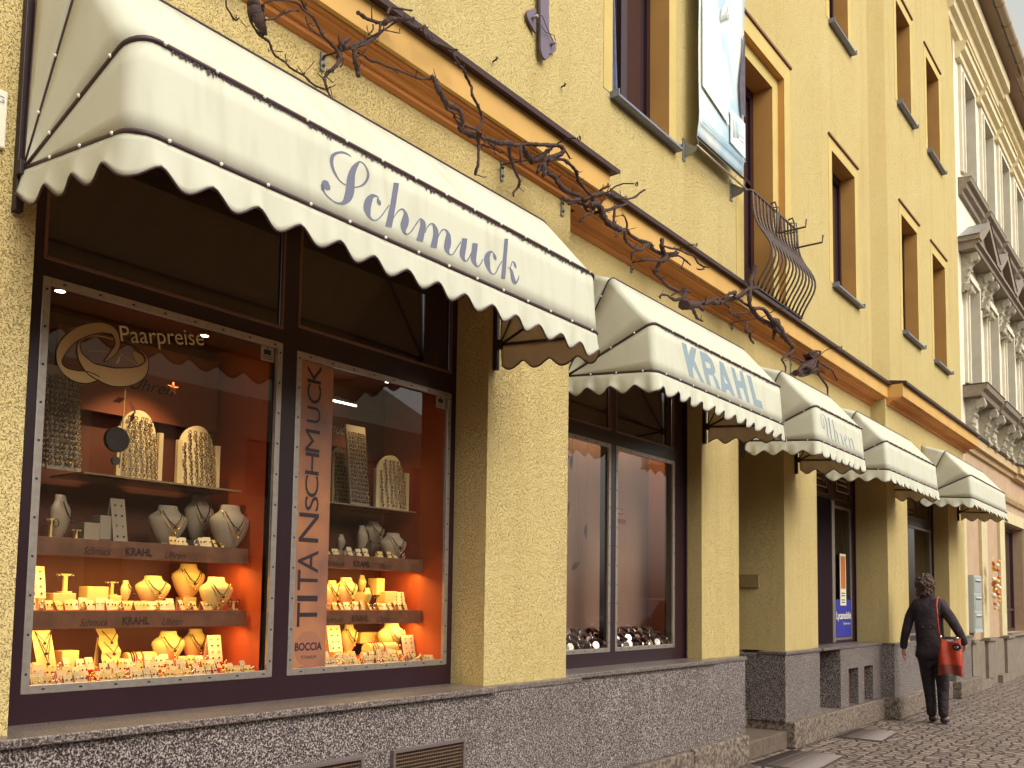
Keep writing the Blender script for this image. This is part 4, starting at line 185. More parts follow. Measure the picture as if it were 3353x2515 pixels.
ITEMS=[('bust',2.457,3.74,1.087,0.162,0.14),('bust',2.638,3.8,1.082,0.141,0.146),('fold',1.857,3.62,1.079,0.075,0.156),('wave',2.179,3.7,1.08,0.085,0.155),('wing',2.13,3.74,1.112,0.051,0.12),('roll',2.314,3.72,1.086,0.136,0.055),('ecard',2.66,3.66,1.069,0.073,0.119),('box',1.99,3.72,1.072,0.071,0.072),('ecard',1.843,3.68,1.356,0.066,0.125),('tstand',1.98,3.74,1.379,0.068,0.076),('box',1.954,3.72,1.329,0.093,0.048),('box',2.104,3.74,1.338,0.093,0.068),('tstand',2.194,3.76,1.37,0.053,0.058),('box',2.184,3.74,1.338,0.053,0.032),('sbust',2.24,3.74,1.341,0.079,0.094),('bust',2.369,3.74,1.333,0.168,0.125),('bust',2.585,3.8,1.365,0.171,0.155),('bust',2.637,3.66,1.31,0.174,0.148),('tstand',2.723,3.64,1.309,0.051,0.041),('sbust',1.913,3.7,1.583,0.137,0.178),('tstand',1.858,3.64,1.577,0.038,0.078),('tstand',1.961,3.64,1.577,0.037,0.041),('box',2.042,3.7,1.59,0.067,0.076),('box',2.135,3.74,1.601,0.075,0.101),('ecard',2.179,3.68,1.583,0.065,0.19),('bust',2.401,3.7,1.603,0.191,0.164),('bust',2.615,3.78,1.63,0.155,0.205),('bust',2.68,3.64,1.588,0.214,0.201),('rboard',2.25,3.68,1.869,0.216,0.303),('rboard',2.556,3.7,1.898,0.225,0.285),('rpanel',1.798,3.62,1.845,0.032,0.395),('rpanel',1.91,3.66,1.847,0.14,0.426),('rpanel',3.533,3.66,1.873,0.141,0.439),('rboard',3.779,3.66,1.88,0.265,0.306),('rboard',3.525,3.8,1.887,0.138,0.332),('sbust',3.611,3.74,1.625,0.144,0.141),('bust',3.766,3.8,1.674,0.159,0.131),('bust',3.776,3.66,1.6,0.197,0.144),('sbust',3.427,3.7,1.621,0.096,0.085),('bust',3.495,3.72,1.337,0.154,0.144),('bust',3.398,3.72,1.334,0.106,0.129),('sbust',3.645,3.76,1.405,0.102,0.093),('sbust',3.591,3.66,1.338,0.093,0.089),('box',3.748,3.74,1.39,0.063,0.093),('box',3.792,3.7,1.346,0.096,0.066),('ecard',3.853,3.66,1.339,0.096,0.07),('bust',3.564,3.76,1.086,0.124,0.144),('ecard',3.409,3.68,1.092,0.093,0.137),('bust',3.825,3.7,1.073,0.207,0.166),('ecard',3.883,3.6,1.06,0.099,0.114),('roll',3.671,3.62,1.07,0.215,0.065),('box',3.721,3.78,1.125,0.153,0.06)]
TITAN=[('T',2.912,1.237,3.033,1.349),('I',2.909,1.356,3.033,1.382),('T',2.909,1.406,3.03,1.501),('A',2.906,1.489,3.03,1.595),('N',2.906,1.632,3.026,1.769),('S',2.938,1.781,3.021,1.851),('C',2.935,1.845,3.017,1.948),('H',2.932,1.952,3.016,2.057),('M',2.928,2.06,3.016,2.167),('U',2.933,2.2,3.015,2.277),('C',2.931,2.293,3.016,2.386),('K',2.928,2.391,3.013,2.482)]
# ---------------------------------------------------------------- helpers
col=sc.collection
class MB:
    def __init__(s): s.v=[]; s.f=[]; s.mi=[]; s.sm=[]
    def face(s,pts,mi=0,sm=False):
        b=len(s.v); s.v+= [tuple(p) for p in pts]; s.f.append(tuple(range(b,b+len(pts)))); s.mi.append(mi); s.sm.append(sm)
    def box(s,x0,x1,y0,y1,z0,z1,mi=0,skip=''):
        b=len(s.v); s.v+=[(x0,y0,z0),(x1,y0,z0),(x1,y1,z0),(x0,y1,z0),(x0,y0,z1),(x1,y0,z1),(x1,y1,z1),(x0,y1,z1)]
        for k,q in (('b',(0,3,2,1)),('t',(4,5,6,7)),('f',(0,1,5,4)),('r',(1,2,6,5)),('k',(2,3,7,6)),('l',(3,0,4,7))):
            if k in skip: continue
            s.f.append(tuple(b+i for i in q)); s.mi.append(mi); s.sm.append(False)
    def tube(s,pts,r,n=6,mi=0,cap=True,closed=False):
        P=[Vector(p) for p in pts]; N=len(P)
        if N<2:return
        R=[r]*N if not hasattr(r,'__len__') else r
        b=len(s.v); up=None
        for i,p in enumerate(P):
            if closed: t=(P[(i+1)%N]-P[i-1])
            else: t=(P[min(i+1,N-1)]-P[max(i-1,0)])
            if t.length<1e-9: t=Vector((1,0,0))
            t.normalize()
            if up is None:
                up=Vector((0,0,1)) if abs(t.z)<0.9 else Vector((1,0,0))
            a=t.cross(up)
            if a.length<1e-6: a=t.orthogonal()
            a.normalize(); up=a.cross(t).normalized()
            for k in range(n):
                an=2*PI*k/n; s.v.append(tuple(p+(a*math.cos(an)+up*math.sin(an))*R[i]))
        rng=N if closed else N-1
        for i in range(rng):
            for k in range(n):
                j=(i+1)%N
                s.f.append((b+i*n+k,b+i*n+(k+1)%n,b+j*n+(k+1)%n,b+j*n+k)); s.mi.append(mi); s.sm.append(True)
        if cap and not closed:
            s.f.append(tuple(b+k for k in range(n))[::-1]); s.mi.append(mi); s.sm.append(False)
            s.f.append(tuple(b+(N-1)*n+k for k in range(n))); s.mi.append(mi); s.sm.append(False)
    def prism(s,prof,x0,x1,mi=0,capL=True,capR=True):
        """profile [(y,z)] extruded along x (closed loop)"""
        n=len(prof); b=len(s.v)
        s.v+=[(x0,y,z) for y,z in prof]+[(x1,y,z) for y,z in prof]
        for k in range(n):
            j=(k+1)%n; s.f.append((b+k,b+j,b+n+j,b+n+k)); s.mi.append(mi); s.sm.append(False)
        if capL: s.f.append(tuple(b+k for k in range(n))[::-1]); s.mi.append(mi); s.sm.append(False)
        if capR: s.f.append(tuple(b+n+k for k in range(n))); s.mi.append(mi); s.sm.append(False)
    def ball(s,c,r,nu=10,nv=6,mi=0,sx=1,sy=1,sz=1):
        b=len(s.v)
        for i in range(nv+1):
            th=PI*i/nv
            for k in range(nu):
                ph=2*PI*k/nu; s.v.append((c[0]+r*sx*math.sin(th)*math.cos(ph),c[1]+r*sy*math.sin(th)*math.sin(ph),c[2]+r*sz*math.cos(th)))
        for i in range(nv):
            for k in range(nu):
                s.f.append((b+i*nu+k,b+(i+1)*nu+k,b+(i+1)*nu+(k+1)%nu,b+i*nu+(k+1)%nu)); s.mi.append(mi); s.sm.append(True)
    def lathe(s,prof,c,n=16,mi=0,sx=1,sy=1):
        b=len(s.v); m_=len(prof)
        for r,z in prof:
            for k in range(n):
                a=2*PI*k/n; s.v.append((c[0]+r*sx*math.cos(a),c[1]+r*sy*math.sin(a),c[2]+z))
        for i in range(m_-1):
            for k in range(n):
                s.f.append((b+i*n+k,b+i*n+(k+1)%n,b+(i+1)*n+(k+1)%n,b+(i+1)*n+k)); s.mi.append(mi); s.sm.append(True)
    def grid(s,fn,nu,nv,mi=0,sm=True):
        b=len(s.v)
        for i in range(nu+1):
            for k in range(nv+1): s.v.append(tuple(fn(i/nu,k/nv)))
        for i in range(nu):
            for k in range(nv):
                s.f.append((b+i*(nv+1)+k,b+(i+1)*(nv+1)+k,b+(i+1)*(nv+1)+k+1,b+i*(nv+1)+k+1)); s.mi.append(mi); s.sm.append(sm)
    def mesh(s,name,mats,fix=True):
        me=bpy.data.meshes.new(name); me.from_pydata(s.v,[],s.f)
        for M in (mats if isinstance(mats,(list,tuple)) else [mats]): me.materials.append(M)
        me.polygons.foreach_set('material_index',s.mi); me.polygons.foreach_set('use_smooth',s.sm)
        if fix:
            bm=bmesh.new(); bm.from_mesh(me); bmesh.ops.remove_doubles(bm,verts=bm.verts,dist=1e-6)
            bmesh.ops.recalc_face_normals(bm,faces=bm.faces); bm.to_mesh(me); bm.free()
        me.update(); return me
    def build(s,name,mats,parent=None,loc=None,fix=True,bevel=None):
        o=bpy.data.objects.new(name,s.mesh(name,mats,fix)); col.objects.link(o)
        if parent: o.parent=parent
        if loc: o.location=loc
        if bevel:
            bv=o.modifiers.new('bevel','BEVEL'); bv.width=bevel; bv.segments=2; bv.limit_method='ANGLE'; bv.angle_limit=math.radians(40)
        return o
def tag(o,label=None,cat=None,group=None,kind=None):
    if label:o['label']=label
    if cat:o['category']=cat
    if group:o['group']=group
    if kind:o['kind']=kind
    return o
def thing(name,label,cat,loc=(0,0,0),group=None,rz=0):
    o=bpy.data.objects.new(name,None); o.location=loc; o.rotation_euler=(0,0,rz); o.empty_display_size=0.1; col.objects.link(o); return tag(o,label,cat,group)
def keep(o,parent):
    """parent o (built in world coordinates) to a thing standing at its own base"""
    o.parent=parent; o.matrix_parent_inverse=Matrix.Translation(parent.location).inverted() if parent.rotation_euler.z==0 else (Matrix.Translation(parent.location)@Matrix.Rotation(parent.rotation_euler.z,4,'Z')).inverted()
    return o
def copy_tree(o,parent=None):
    c=o.copy(); col.objects.link(c)
    if parent: c.parent=parent
    for ch in o.children: copy_tree(ch,c)
    return c
def wallmesh(mb,x0,x1,z0,z1,y,openings,mi=0,thick=None):
    xs=sorted({x0,x1}|{o[0] for o in openings if x0<o[0]<x1}|{o[1] for o in openings if x0<o[1]<x1})
    zs=sorted({z0,z1}|{o[2] for o in openings if z0<o[2]<z1}|{o[3] for o in openings if z0<o[3]<z1})
    for i in range(len(xs)-1):
        for k in range(len(zs)-1):
            cx,cz=(xs[i]+xs[i+1])/2,(zs[k]+zs[k+1])/2
            if any(o[0]<cx<o[1] and o[2]<cz<o[3] for o in openings): continue
            mb.face([(xs[i],y,zs[k]),(xs[i+1],y,zs[k]),(xs[i+1],y,zs[k+1]),(xs[i],y,zs[k+1])],mi)
def reveal(mb,o,y0,y1,mi=0,sides='lrtb'):
    x0,x1,z0,z1=o[:4]
    if 'l' in sides: mb.face([(x0,y0,z0),(x0,y1,z0),(x0,y1,z1),(x0,y0,z1)],mi)
    if 'r' in sides: mb.face([(x1,y0,z0),(x1,y0,z1),(x1,y1,z1),(x1,y1,z0)],mi)
    if 't' in sides: mb.face([(x0,y0,z1),(x0,y1,z1),(x1,y1,z1),(x1,y0,z1)],mi)
    if 'b' in sides: mb.face([(x0,y0,z0),(x1,y0,z0),(x1,y1,z0),(x0,y1,z0)],mi)
def ring(mb,o,w,y,t,mi=0,bottom=False):
    """surround frame of width w outside opening o, front at y-t"""
    x0,x1,z0,z1=o[:4]
    mb.box(x0-w,x0,y-t,y,z0,z1+w,mi); mb.box(x1,x1+w,y-t,y,z0,z1+w,mi); mb.box(x0,x1,y-t,y,z1,z1+w,mi)
    if bottom: mb.box(x0-w,x1+w,y-t,y,z0-w,z0,mi)
def text_mesh(body,size,name,M,bold=0.0,width=1.0,shear=0.0):
    cu=bpy.data.curves.new(name,'FONT'); cu.body=body; cu.size=size; cu.offset=bold; cu.shear=shear; cu.resolution_u=4
    cu.align_x='LEFT'
    ob=bpy.data.objects.new(name,cu); col.objects.link(ob)
    dg=bpy.context.evaluated_depsgraph_get(); me=bpy.data.meshes.new_from_object(ob.evaluated_get(dg))
    bpy.data.objects.remove(ob); me.materials.clear(); me.materials.append(M); me.name=name
    return me
def text_obj(body,name,M,x0,x1,z0,h,y,parent=None,rot=0.0,bold=0.0,shear=0.0):
    """writing on a plane y=const facing -y; fitted between x0..x1 with capital height h"""
    me=text_mesh(body,1.0,name,M,bold,shear=shear)
    xs=[v.co.x for v in me.vertices]; ys=[v.co.y for v in me.vertices]
    lo,hi=min(xs),max(xs); cap=0.69
    for v in me.vertices:
        X=(v.co.x-lo)/(hi-lo)*(x1-x0); Z=v.co.y/cap*h
        v.co=Vector((x0+X*math.cos(rot)-Z*math.sin(rot),y,z0+X*math.sin(rot)+Z*math.cos(rot)))
    o=bpy.data.objects.new(name,me); col.objects.link(o)
    if parent: keep(o,parent)
    return o
def strokes_mesh(mb,S,fn,mi=0):
    for L,Rr in S:
        for i in range(len(L)-1):
            mb.face([fn(*L[i]),fn(*L[i+1]),fn(*Rr[i+1]),fn(*Rr[i])],mi)
# ---------------------------------------------------------------- ground
g=MB(); g.face([(-30,-19,0),(90,-19,0),(90,6,0),(-30,6,0)]); tag(g.build('pavement',COB),kind='structure')
# ---------------------------------------------------------------- ochre building
WA,WB,WC=3.17,3.40,3.22      # wall planes: projecting left part, main part, right part
X1,X2,X3=4.80,12.25,16.42
H=thing('ochre_building','ochre stuccoed building with orange window surrounds and granite plinth','building',(8,4,0))
OPA=[(1.512,4.0,0.91,3.15)]
OPB=[(5.05,7.165,0.91,3.15),(7.92,9.03,0.0,3.15),(9.98,12.0,0.25,3.15)]
OPC=[(12.95,15.3,0.91,3.15)]
WINS=[(5.68,6.57,5.05,6.62,WB),(10.62,11.48,5.03,6.62,WB),(12.92,13.74,5.0,6.61,WC),(14.65,15.45,4.98,6.61,WC),
 (3.1,3.99,5.05,6.62,WB),(3.1,3.99,8.18,9.7,WB),(5.68,6.57,8.18,9.7,WB),(8.1,8.97,8.18,9.7,WB),(10.6,11.3,8.18,9.7,WB),(12.84,13.56,8.14,9.59,WC),(14.5,15.3,8.13,9.6,WC)]
FD=(8.06,9.12,4.25,6.78)
opu=[w[:4] for w in WINS]
w=MB()
wallmesh(w,-3,X1,0.91,4.0,WA,OPA,0)
wallmesh(w,X1,X2-.15,0.91,3.95,WB,[(o[0],o[1],o[2],o[3]) for o in OPB],0)
w.face([(X1,WA,0.91),(X1,WB,0.91),(X1,WB,4.0),(X1,WA,4.0)],0)
for x in (7.92,9.03,9.98,12.0): pass
wallmesh(w,X2,X3,0.91,3.95,WC,OPC,0)
w.face([(X2-.15,WB,3.95),(X2,WC,3.95),(X2,WC,12.6),(X2-.15,WB,12.6)],0)
w.face([(X3,WC,0.91),(X3,5,0.91),(X3,5,12.6),(X3,WC,12.6)],0)
keep(w.build('ground_floor_wall',STU,fix=False),H)
w=MB()
wallmesh(w,-3,X2-.15,3.95,12.6,WB,opu+[FD],0); wallmesh(w,X2,X3,3.95,12.6,WC,opu+[(15.5,X3,10.2,12.6)],0)
w.face([(15.5,WC,10.2),(X3,WC,10.2)]+[(X3-.92*(k/8)**1.7*.95,WC,10.2+2.0*k/8) for k in range(1,9)]+[(15.5,WC,12.2)],0)
w.face([(-3,WB,12.6),(-3,6,12.6),(X3,6,12.6),(X3,WC,12.6),(X2,WC,12.6),(X2-.15,WB,12.6)],0)
keep(w.build('upper_wall',STU_FINE,fix=False),H)
w=MB(); w.face([(15.4,WC+.05,10.1),(X3-.01,WC+.05,10.1),(X3-.01,WC+.05,12.6),(15.4,WC+.05,12.6)]); keep(w.build('cream_corner_strip',CREAMTRIM,fix=False),H)
# ground floor reveals (same stucco)
w=MB()
reveal(w,OPA[0],WA,3.44,0,'lrt')
reveal(w,OPB[0],WB,3.60,0,'lrt')
reveal(w,(7.92,9.03,0.91,3.15),WB,5.6,0,'lrt'); w.face([(7.92,5.6,0),(9.03,5.6,0),(9.03,5.6,3.15),(7.92,5.6,3.15)],0)
reveal(w,(9.98,12.0,0.91,3.15),WB,3.62,0,'lrt'); w.face([(12.0,WC,0.91),(12.0,WB,0.91),(12.0,WB,3.95),(12.0,WC,3.95)],0); w.face([(12.0,WC,0.91),(X2,WC,0.91),(X2,WC,3.95),(12.0,WC,3.95)],0)
reveal(w,OPC[0],WC,3.55,0,'lrt')
keep(w.build('opening_reveals',STU,fix=False),H)
# cornice: fascia + lead flashing + mouldings, three runs
def cornice(x0,x1,yw,p,left=None,right=None):
    q=yw-p
    prof=[(yw+.02,3.85),(yw-.012,3.853),(yw-.03,3.862),(yw-.034,3.884),(yw-.052,3.886),(yw-.060,3.898),(yw-.072,3.912),(q+.052,3.918),(q+.048,3.930),(q+.030,3.932),(q+.026,3.944),(q,3.946),(q,4.105),(yw+.02,4.105)]
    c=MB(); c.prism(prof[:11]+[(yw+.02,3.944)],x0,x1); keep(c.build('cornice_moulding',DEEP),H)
    c=MB(); c.prism([(yw+.02,3.946),(q,3.946),(q,4.105),(yw+.02,4.105)],x0,x1); keep(c.build('cornice_fascia',CORN),H)
    f=MB(); ov=0.04
    f.prism([(q-ov,4.107),(q-ov-.006,4.098),(q-ov-.01,4.126),(q-ov,4.136),(3.42,4.20),(3.42,4.107)],x0-(.0 if left is None else left),x1+(.0 if right is None else right))
    keep(f.build('lead_flashing',mat('lead_flashing',srgb(64,40,42),0.5,0.2) if 'lead_flashing' not in bpy.data.materials else bpy.data.materials['lead_flashing']),H)
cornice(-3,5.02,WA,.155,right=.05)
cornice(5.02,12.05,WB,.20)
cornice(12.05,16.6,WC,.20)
# plinth
p=MB()
def plinth(mb,x0,x1,y,z1,back,z0=0.0,mi=0): mb.box(x0,x1,y,back,z0,z1,mi)
plinth(p,-3,4.88,3.12,0.88,3.6); keep(p.build('granite_plinth',GRAN),H)
p=MB(); plinth(p,4.88,7.81,3.30,0.88,3.9,0.24); plinth(p,4.88,7.81,3.33,0.24,3.9); keep(p.build('granite_plinth',GRAN),H)
p=MB(); plinth(p,8.85,9.83,3.335,0.88,3.85,0.25); p.box(8.995,9.40,3.85,5.6,0,0.905); keep(p.build('granite_plinth',GRAN),H)
p=MB(); wallmesh(p,10.42,11.98,0.25,0.885,3.31,[(10.70,11.05,0.25,0.66),(11.27,11.62,0.25,0.66)]); p.face([(10.42,3.31,.25),(10.42,3.75,.25),(10.42,3.75,.885),(10.42,3.31,.885)]); p.face([(9.83,3.64,.25),(10.42,3.64,.25),(10.42,3.64,.885),(9.83,3.64,.885)])
for a,b in ((10.70,11.05),(11.27,11.62)): reveal(p,(a,b,.25,.66),3.31,3.42)
keep(p.build('granite_plinth',GRAN,fix=False),H)
p=MB(); p.box(10.66,11.66,3.40,3.43,0.25,0.70); keep(p.build('vent_recess',mat('maroon_recess_panel',srgb(74,44,46),0.7)),H)
p=MB(); plinth(p,11.98,12.93,3.16,0.88,3.9,0.25); p.box(12.93,13.03,3.20,3.9,0.25,0.84); p.box(13.03,15.35,3.28,3.9,0.25,0.84); plinth(p,15.35,16.44,3.16,0.88,3.9,0.25); keep(p.build('granite_plinth',GRAN),H)
# ledges / sills on the plinth
for a_ in ((-3,4.02,3.085,3.5,0.882,0.912),(4.02,4.90,3.115,3.3,0.882,0.912)): s=MB(); s.box(*a_); keep(s.build('granite_sill',GRANS,bevel=0.005),H)
for a_ in ((4.90,7.18,3.265,3.7,0.882,0.912),(7.18,7.83,3.29,3.45,0.882,0.912),(8.84,9.85,3.32,3.6,0.882,0.912),(9.85,11.99,3.30,3.75,0.887,0.915),(11.99,12.95,3.15,3.4,0.882,0.912),(12.95,15.33,3.18,3.6,0.842,0.875),(15.33,16.46,3.14,3.4,0.882,0.912)): s=MB(); s.box(*a_); keep(s.build('granite_sill',GRANS,bevel=0.005),H)
# plinth joints
j=MB()
for x in (1.55,2.35,3.08,3.917,4.45): j.box(x-.002,x+.002,3.1185,3.121,0,0.88)
j.box(3.917,4.0,3.118,3.121,.668,.672); j.box(2.35,3.24,3.118,3.121,.668,.672); j.box(3.77,3.917,3.118,3.121,.668,.672)
for x in (5.35,6.1,6.85,7.45): j.box(x-.002,x+.002,3.2985,3.301,0.25,0.88)
keep(j.build('plinth_joints',mat('joint_grout',srgb(120,112,104),0.9)),H)
# stone footing blocks
def fblock(x0,x1,y0,y1,z1,z0=0):
    b=MB(); b.box(x0,x1,y0,y1,z0,z1); keep(b.build('footing_stone',SAND,bevel=0.015),H)
fblock(6.72,7.77,3.245,3.6,.25); fblock(5.3,6.715,3.25,3.6,.235)
fblock(8.862,9.74,3.245,3.9,.252); fblock(9.745,11.93,3.262,3.9,.246); fblock(11.935,12.93,3.09,3.7,.256)
fblock(12.935,15.3,3.20,3.7,.25); fblock(15.305,16.8,3.08,3.7,.25)
# steps in the passage
s=MB(); s.box(7.775,8.855,3.32,5.6,0,.165); keep(s.build('stone_step',mat('brown_worn_step',srgb(104,88,76),0.8,noise=(20,0.3,5)),bevel=0.012),H)
s=MB(); s.box(7.925,8.99,3.72,5.6,.165,.33); keep(s.build('stone_step',bpy.data.materials['brown_worn_step'],bevel=0.012),H)
s=MB(); s.box(7.0,7.90,3.6,5.6,0,0.90); keep(s.build('passage_side_wall',GRAN),H)
s=MB(); s.box(8.02,8.93,5.50,5.56,.33,2.6); s.box(8.1,8.85,5.49,5.50,.45,1.3); s.box(8.1,8.85,5.49,5.50,1.4,2.5); keep(s.build('house_door',TIM2),H)
s=MB(); s.box(9.005,9.03,3.66,3.86,1.53,1.66); keep(s.build('bell_panel',mat('bell_plate',srgb(140,116,76),0.6)),H)
# ---- upper windows
GLS=mat('curtained_window_glass',srgb(58,40,44),0.08,spec=0.7)
CURT=mat('blue_grey_curtain',srgb(92,98,128),0.8,noise=(30,0.3,3))
def upwin(o,y,first=False):
    x0,x1,z0,z1=o[:4]
    mb=MB(); reveal(mb,o,y-.002,y+.26,0,'lrtb'); ring(mb,o,0.12,y,0.004,1)
    W=keep(mb.build('window',[ORANGE,YEL],fix=False),H)
    f=MB(); yf=y+.17; t=.055
    f.box(x0,x0+t,yf,yf+.06,z0,z1); f.box(x1-t,x1,yf,yf+.06,z0,z1); f.box(x0+t,x1-t,yf,yf+.06,z0,z0+t); f.box(x0+t,x1-t,yf,yf+.06,z1-t*1.6,z1)
    cx=(x0+x1)/2; f.box(cx-.045,cx+.045,yf-.012,yf+.06,z0+t,z1-t*1.6)
    f.box(x0+t,cx-.045,yf+.01,yf+.05,z0+t,z0+t+.05); f.box(cx+.045,x1-t,yf+.01,yf+.05,z0+t,z0+t+.05)
    fo=f.build('frame',TIM); fo.parent=W; 
    gl=MB(); gl.box(x0+t,x1-t,yf+.03,yf+.04,z0+t,z1-t); go=gl.build('pane',GLS); go.parent=W
    sl=MB(); sl.prism([(y-.075,z0-.040),(y-.075,z0-.022),(y+.18,z0+.010),(y+.18,z0-.02),(y-.06,z0-.045)],x0-.02,x1+.10)
    sl.box(x0-.03,x0-.02,y-.08,y+.0,z0-.042,z0+.01); sl.box(x1+.10,x1+.112,y-.08,y+.0,z0-.042,z0+.01)
    so_=sl.build('sill',SILLM); so_.parent=W
    hd=MB(); hd.box(x0-.13,x1+.14,y-.022,y,z1+.145,z1+.165); ho=hd.build('drip_mould',mat('rust_drip_edge',srgb(112,66,40),0.7) if 'rust_drip_edge' not in bpy.data.materials else bpy.data.materials['rust_drip_edge']); ho.parent=W
    return W
for i,wn in enumerate(WINS):
    Wo=upwin(wn,wn[4])
    if i==0:
        c=MB(); c.grid(lambda u,v:(wn[0]+.01+.13*u*(1-.5*v)+.0,wn[4]+.04+.025*math.sin(u*14)+.03*v,wn[2]+.0+1.57*v),14,12); k=c.build('curtain',CURT); k.parent=Wo
# french window
x0,x1,z0,z1=FD
mb=MB(); reveal(mb,FD,WB-.002,WB+.065,0,'lrt'); ring(mb,FD,.17,WB,.004,1)
inn=(8.21,8.97,4.25,6.64)
wallmesh(mb,x0,x1,z0,z1,WB+.065,[inn],1); reveal(mb,inn,WB+.065,WB+.36,0,'lrt')
FW=keep(mb.build('french_window',[ORANGE,YEL],fix=False),H)
f=MB(); yf=WB+.27
f.box(8.21,8.29,yf,yf+.06,4.25,6.64); f.box(8.89,8.97,yf,yf+.06,4.25,6.64); f.box(8.55,8.63,yf-.01,yf+.06,4.25,6.64); f.box(8.29,8.89,yf,yf+.06,6.54,6.64); f.box(8.29,8.89,yf+.005,yf+.05,4.25,4.75); f.box(8.29,8.89,yf-.005,yf+.05,5.62,5.66)
k=f.build('frame',TIM); k.parent=FW
f=MB(); f.box(8.29,8.89,yf+.03,yf+.04,4.75,6.54); k=f.build('pane',GLS); k.parent=FW
f=MB()
for xx in (8.27,8.30,8.61,8.645): f.box(xx,xx+.008,yf-.012,yf,4.75,6.5)
k=f.build('white_seal_strips',mat('white_seal',srgb(200,195,185),0.5)); k.parent=FW
hd=MB(); hd.box(x0-.18,x1+.19,WB-.022,WB,z1+.18,z1+.205); k=hd.build('drip_mould',bpy.data.materials['rust_drip_edge']); k.parent=FW
# ---------------------------------------------------------------- shop windows
def frame_rect(mb,x0,x1,z0,z1,t,y0,y1,mi=0):
    mb.box(x0,x0+t,y0,y1,z0,z1,mi); mb.box(x1-t,x1,y0,y1,z0,z1,mi); mb.box(x0+t,x1-t,y0,y1,z0,z0+t,mi); mb.box(x0+t,x1-t,y0,y1,z1-t,z1,mi)
def screws(mb,x0,x1,z0,z1,t,y,step=.14):
    z=z0+.07
    while z<z1: 
        for x in (x0+t/2,x1-t/2): mb.box(x-.004,x+.004,y-.0015,y,z-.004,z+.004)
        z+=step
    x=x0+.08
    while x<x1:
        for zz in (z0+t/2,z1-t/2): mb.box(x-.006,x+.006,y-.0015,y,zz-.003,zz+.003)
        x+=step
SCR=mat('screw_head',srgb(60,44,46),0.5,0.5)
def shopfront(xl,xr,y,panes,transoms,name='shop_window',zb=.912,zt=3.15,depth=.09):
    mb=MB(); holes=[(a,b,c,d) for a,b,c,d in panes+transoms]
    wallmesh(mb,xl,xr,zb,zt,y,holes)
    for hh in holes: reveal(mb,hh,y,y+depth,0)
    mb.box(xl,xl+.02,y-.02,y,zb,zt); mb.box(xr-.02,xr,y-.02,y,zb,zt)
    S=keep(mb.build(name,TIM,fix=False),H)
    for a,b,c,d in panes:
        t=.03; m_=MB(); frame_rect(m_,a,b,c,d,t,y-.004,y+.012); k=m_.build('pane_frame',ALU,bevel=.002); k.parent=S
        m_=MB(); screws(m_,a,b,c,d,t,y-.004); k=m_.build('screws',SCR); k.parent=S
        m_=MB(); m_.face([(a+t,y+.014,c+t),(b-t,y+.014,c+t),(b-t,y+.014,d-t),(a+t,y+.014,d-t)]); k=m_.build('glass_pane',GL,fix=False); k.parent=S
    for a,b,c,d in transoms:
        t=.014; m_=MB(); frame_rect(m_,a,b,c,d,t,y-.003,y+.01); k=m_.build('pane_frame',bpy.data.materials['bronze_bead'] if 'bronze_bead' in bpy.data.materials else mat('bronze_bead',srgb(128,98,88),0.4,0.6),bevel=.002); k.parent=S
        m_=MB(); m_.face([(a+t,y+.014,c+t),(b-t,y+.014,c+t),(b-t,y+.014,d-t),(a+t,y+.014,d-t)]); k=m_.build('glass_pane',BLACKG,fix=False); k.parent=S
    return S
SY=3.40
shopfront(1.512,4.07,SY,[(1.658,2.765,1.018,2.535),(2.85,3.957,1.018,2.52)],[(1.655,2.765,2.60,3.13),(2.85,3.957,2.632,3.13)],name='jewellery_shop_window')
shopfront(5.05,7.165,3.55,[(5.10,5.95,1.008,2.53),(6.022,6.97,1.008,2.53)],[(5.10,5.95,2.63,3.13),(6.022,6.955,2.63,3.13)],name='watch_shop_window')
# shop door with posters
S=shopfront(9.98,12.0,3.62,[(11.20,11.86,.95,2.55)],[(10.1,11.05,2.65,3.1),(11.2,11.86,2.62,3.1)],name='phone_shop_window')
d=MB(); d.box(10.05,11.06,3.60,3.625,.93,2.60); k=d.build('open_door',mat('dark_doorway',srgb(34,18,26),0.85,spec=.15)); k.parent=S; k.matrix_parent_inverse=Matrix.Translation(H.location).inverted()@Matrix.Identity(4); 
k.matrix_parent_inverse=Matrix.Identity(4)
d=MB(); d.box(11.07,11.17,3.595,3.61,.93,2.6); k=d.build('door_post',ALU); k.parent=S
shopfront(12.95,15.3,3.45,[(13.05,13.7,.95,2.5),(13.8,15.2,.95,2.5)],[(13.05,13.7,2.62,3.1),(13.8,15.2,2.62,3.1)],name='dark_shop_window',zb=.875)
# dark rooms behind
r=MB(); r.box(5.06,7.15,4.3,4.32,.9,3.2); r.box(9.99,11.99,4.6,4.62,.25,3.2); r.box(12.96,15.29,4.4,4.42,.85,3.2)
for (a,b,c,d_) in ((5.055,7.16,3.6,4.3),(9.985,11.995,3.7,4.6),(12.955,15.295,3.5,4.4)):
    r.face([(a,c,.92),(b,c,.92),(b,d_,.92),(a,d_,.92)]); r.face([(a,c,3.14),(b,c,3.14),(b,d_,3.14),(a,d_,3.14)]); r.face([(a,c,.92),(a,d_,.92),(a,d_,3.14),(a,c,3.14)]); r.face([(b,c,.92),(b,d_,.92),(b,d_,3.14),(b,c,3.14)])
keep(r.build('shop_interior',mat('warm_brown_interior',srgb(150,98,76),0.7,noise=(3,0.2,3)),fix=False),H)
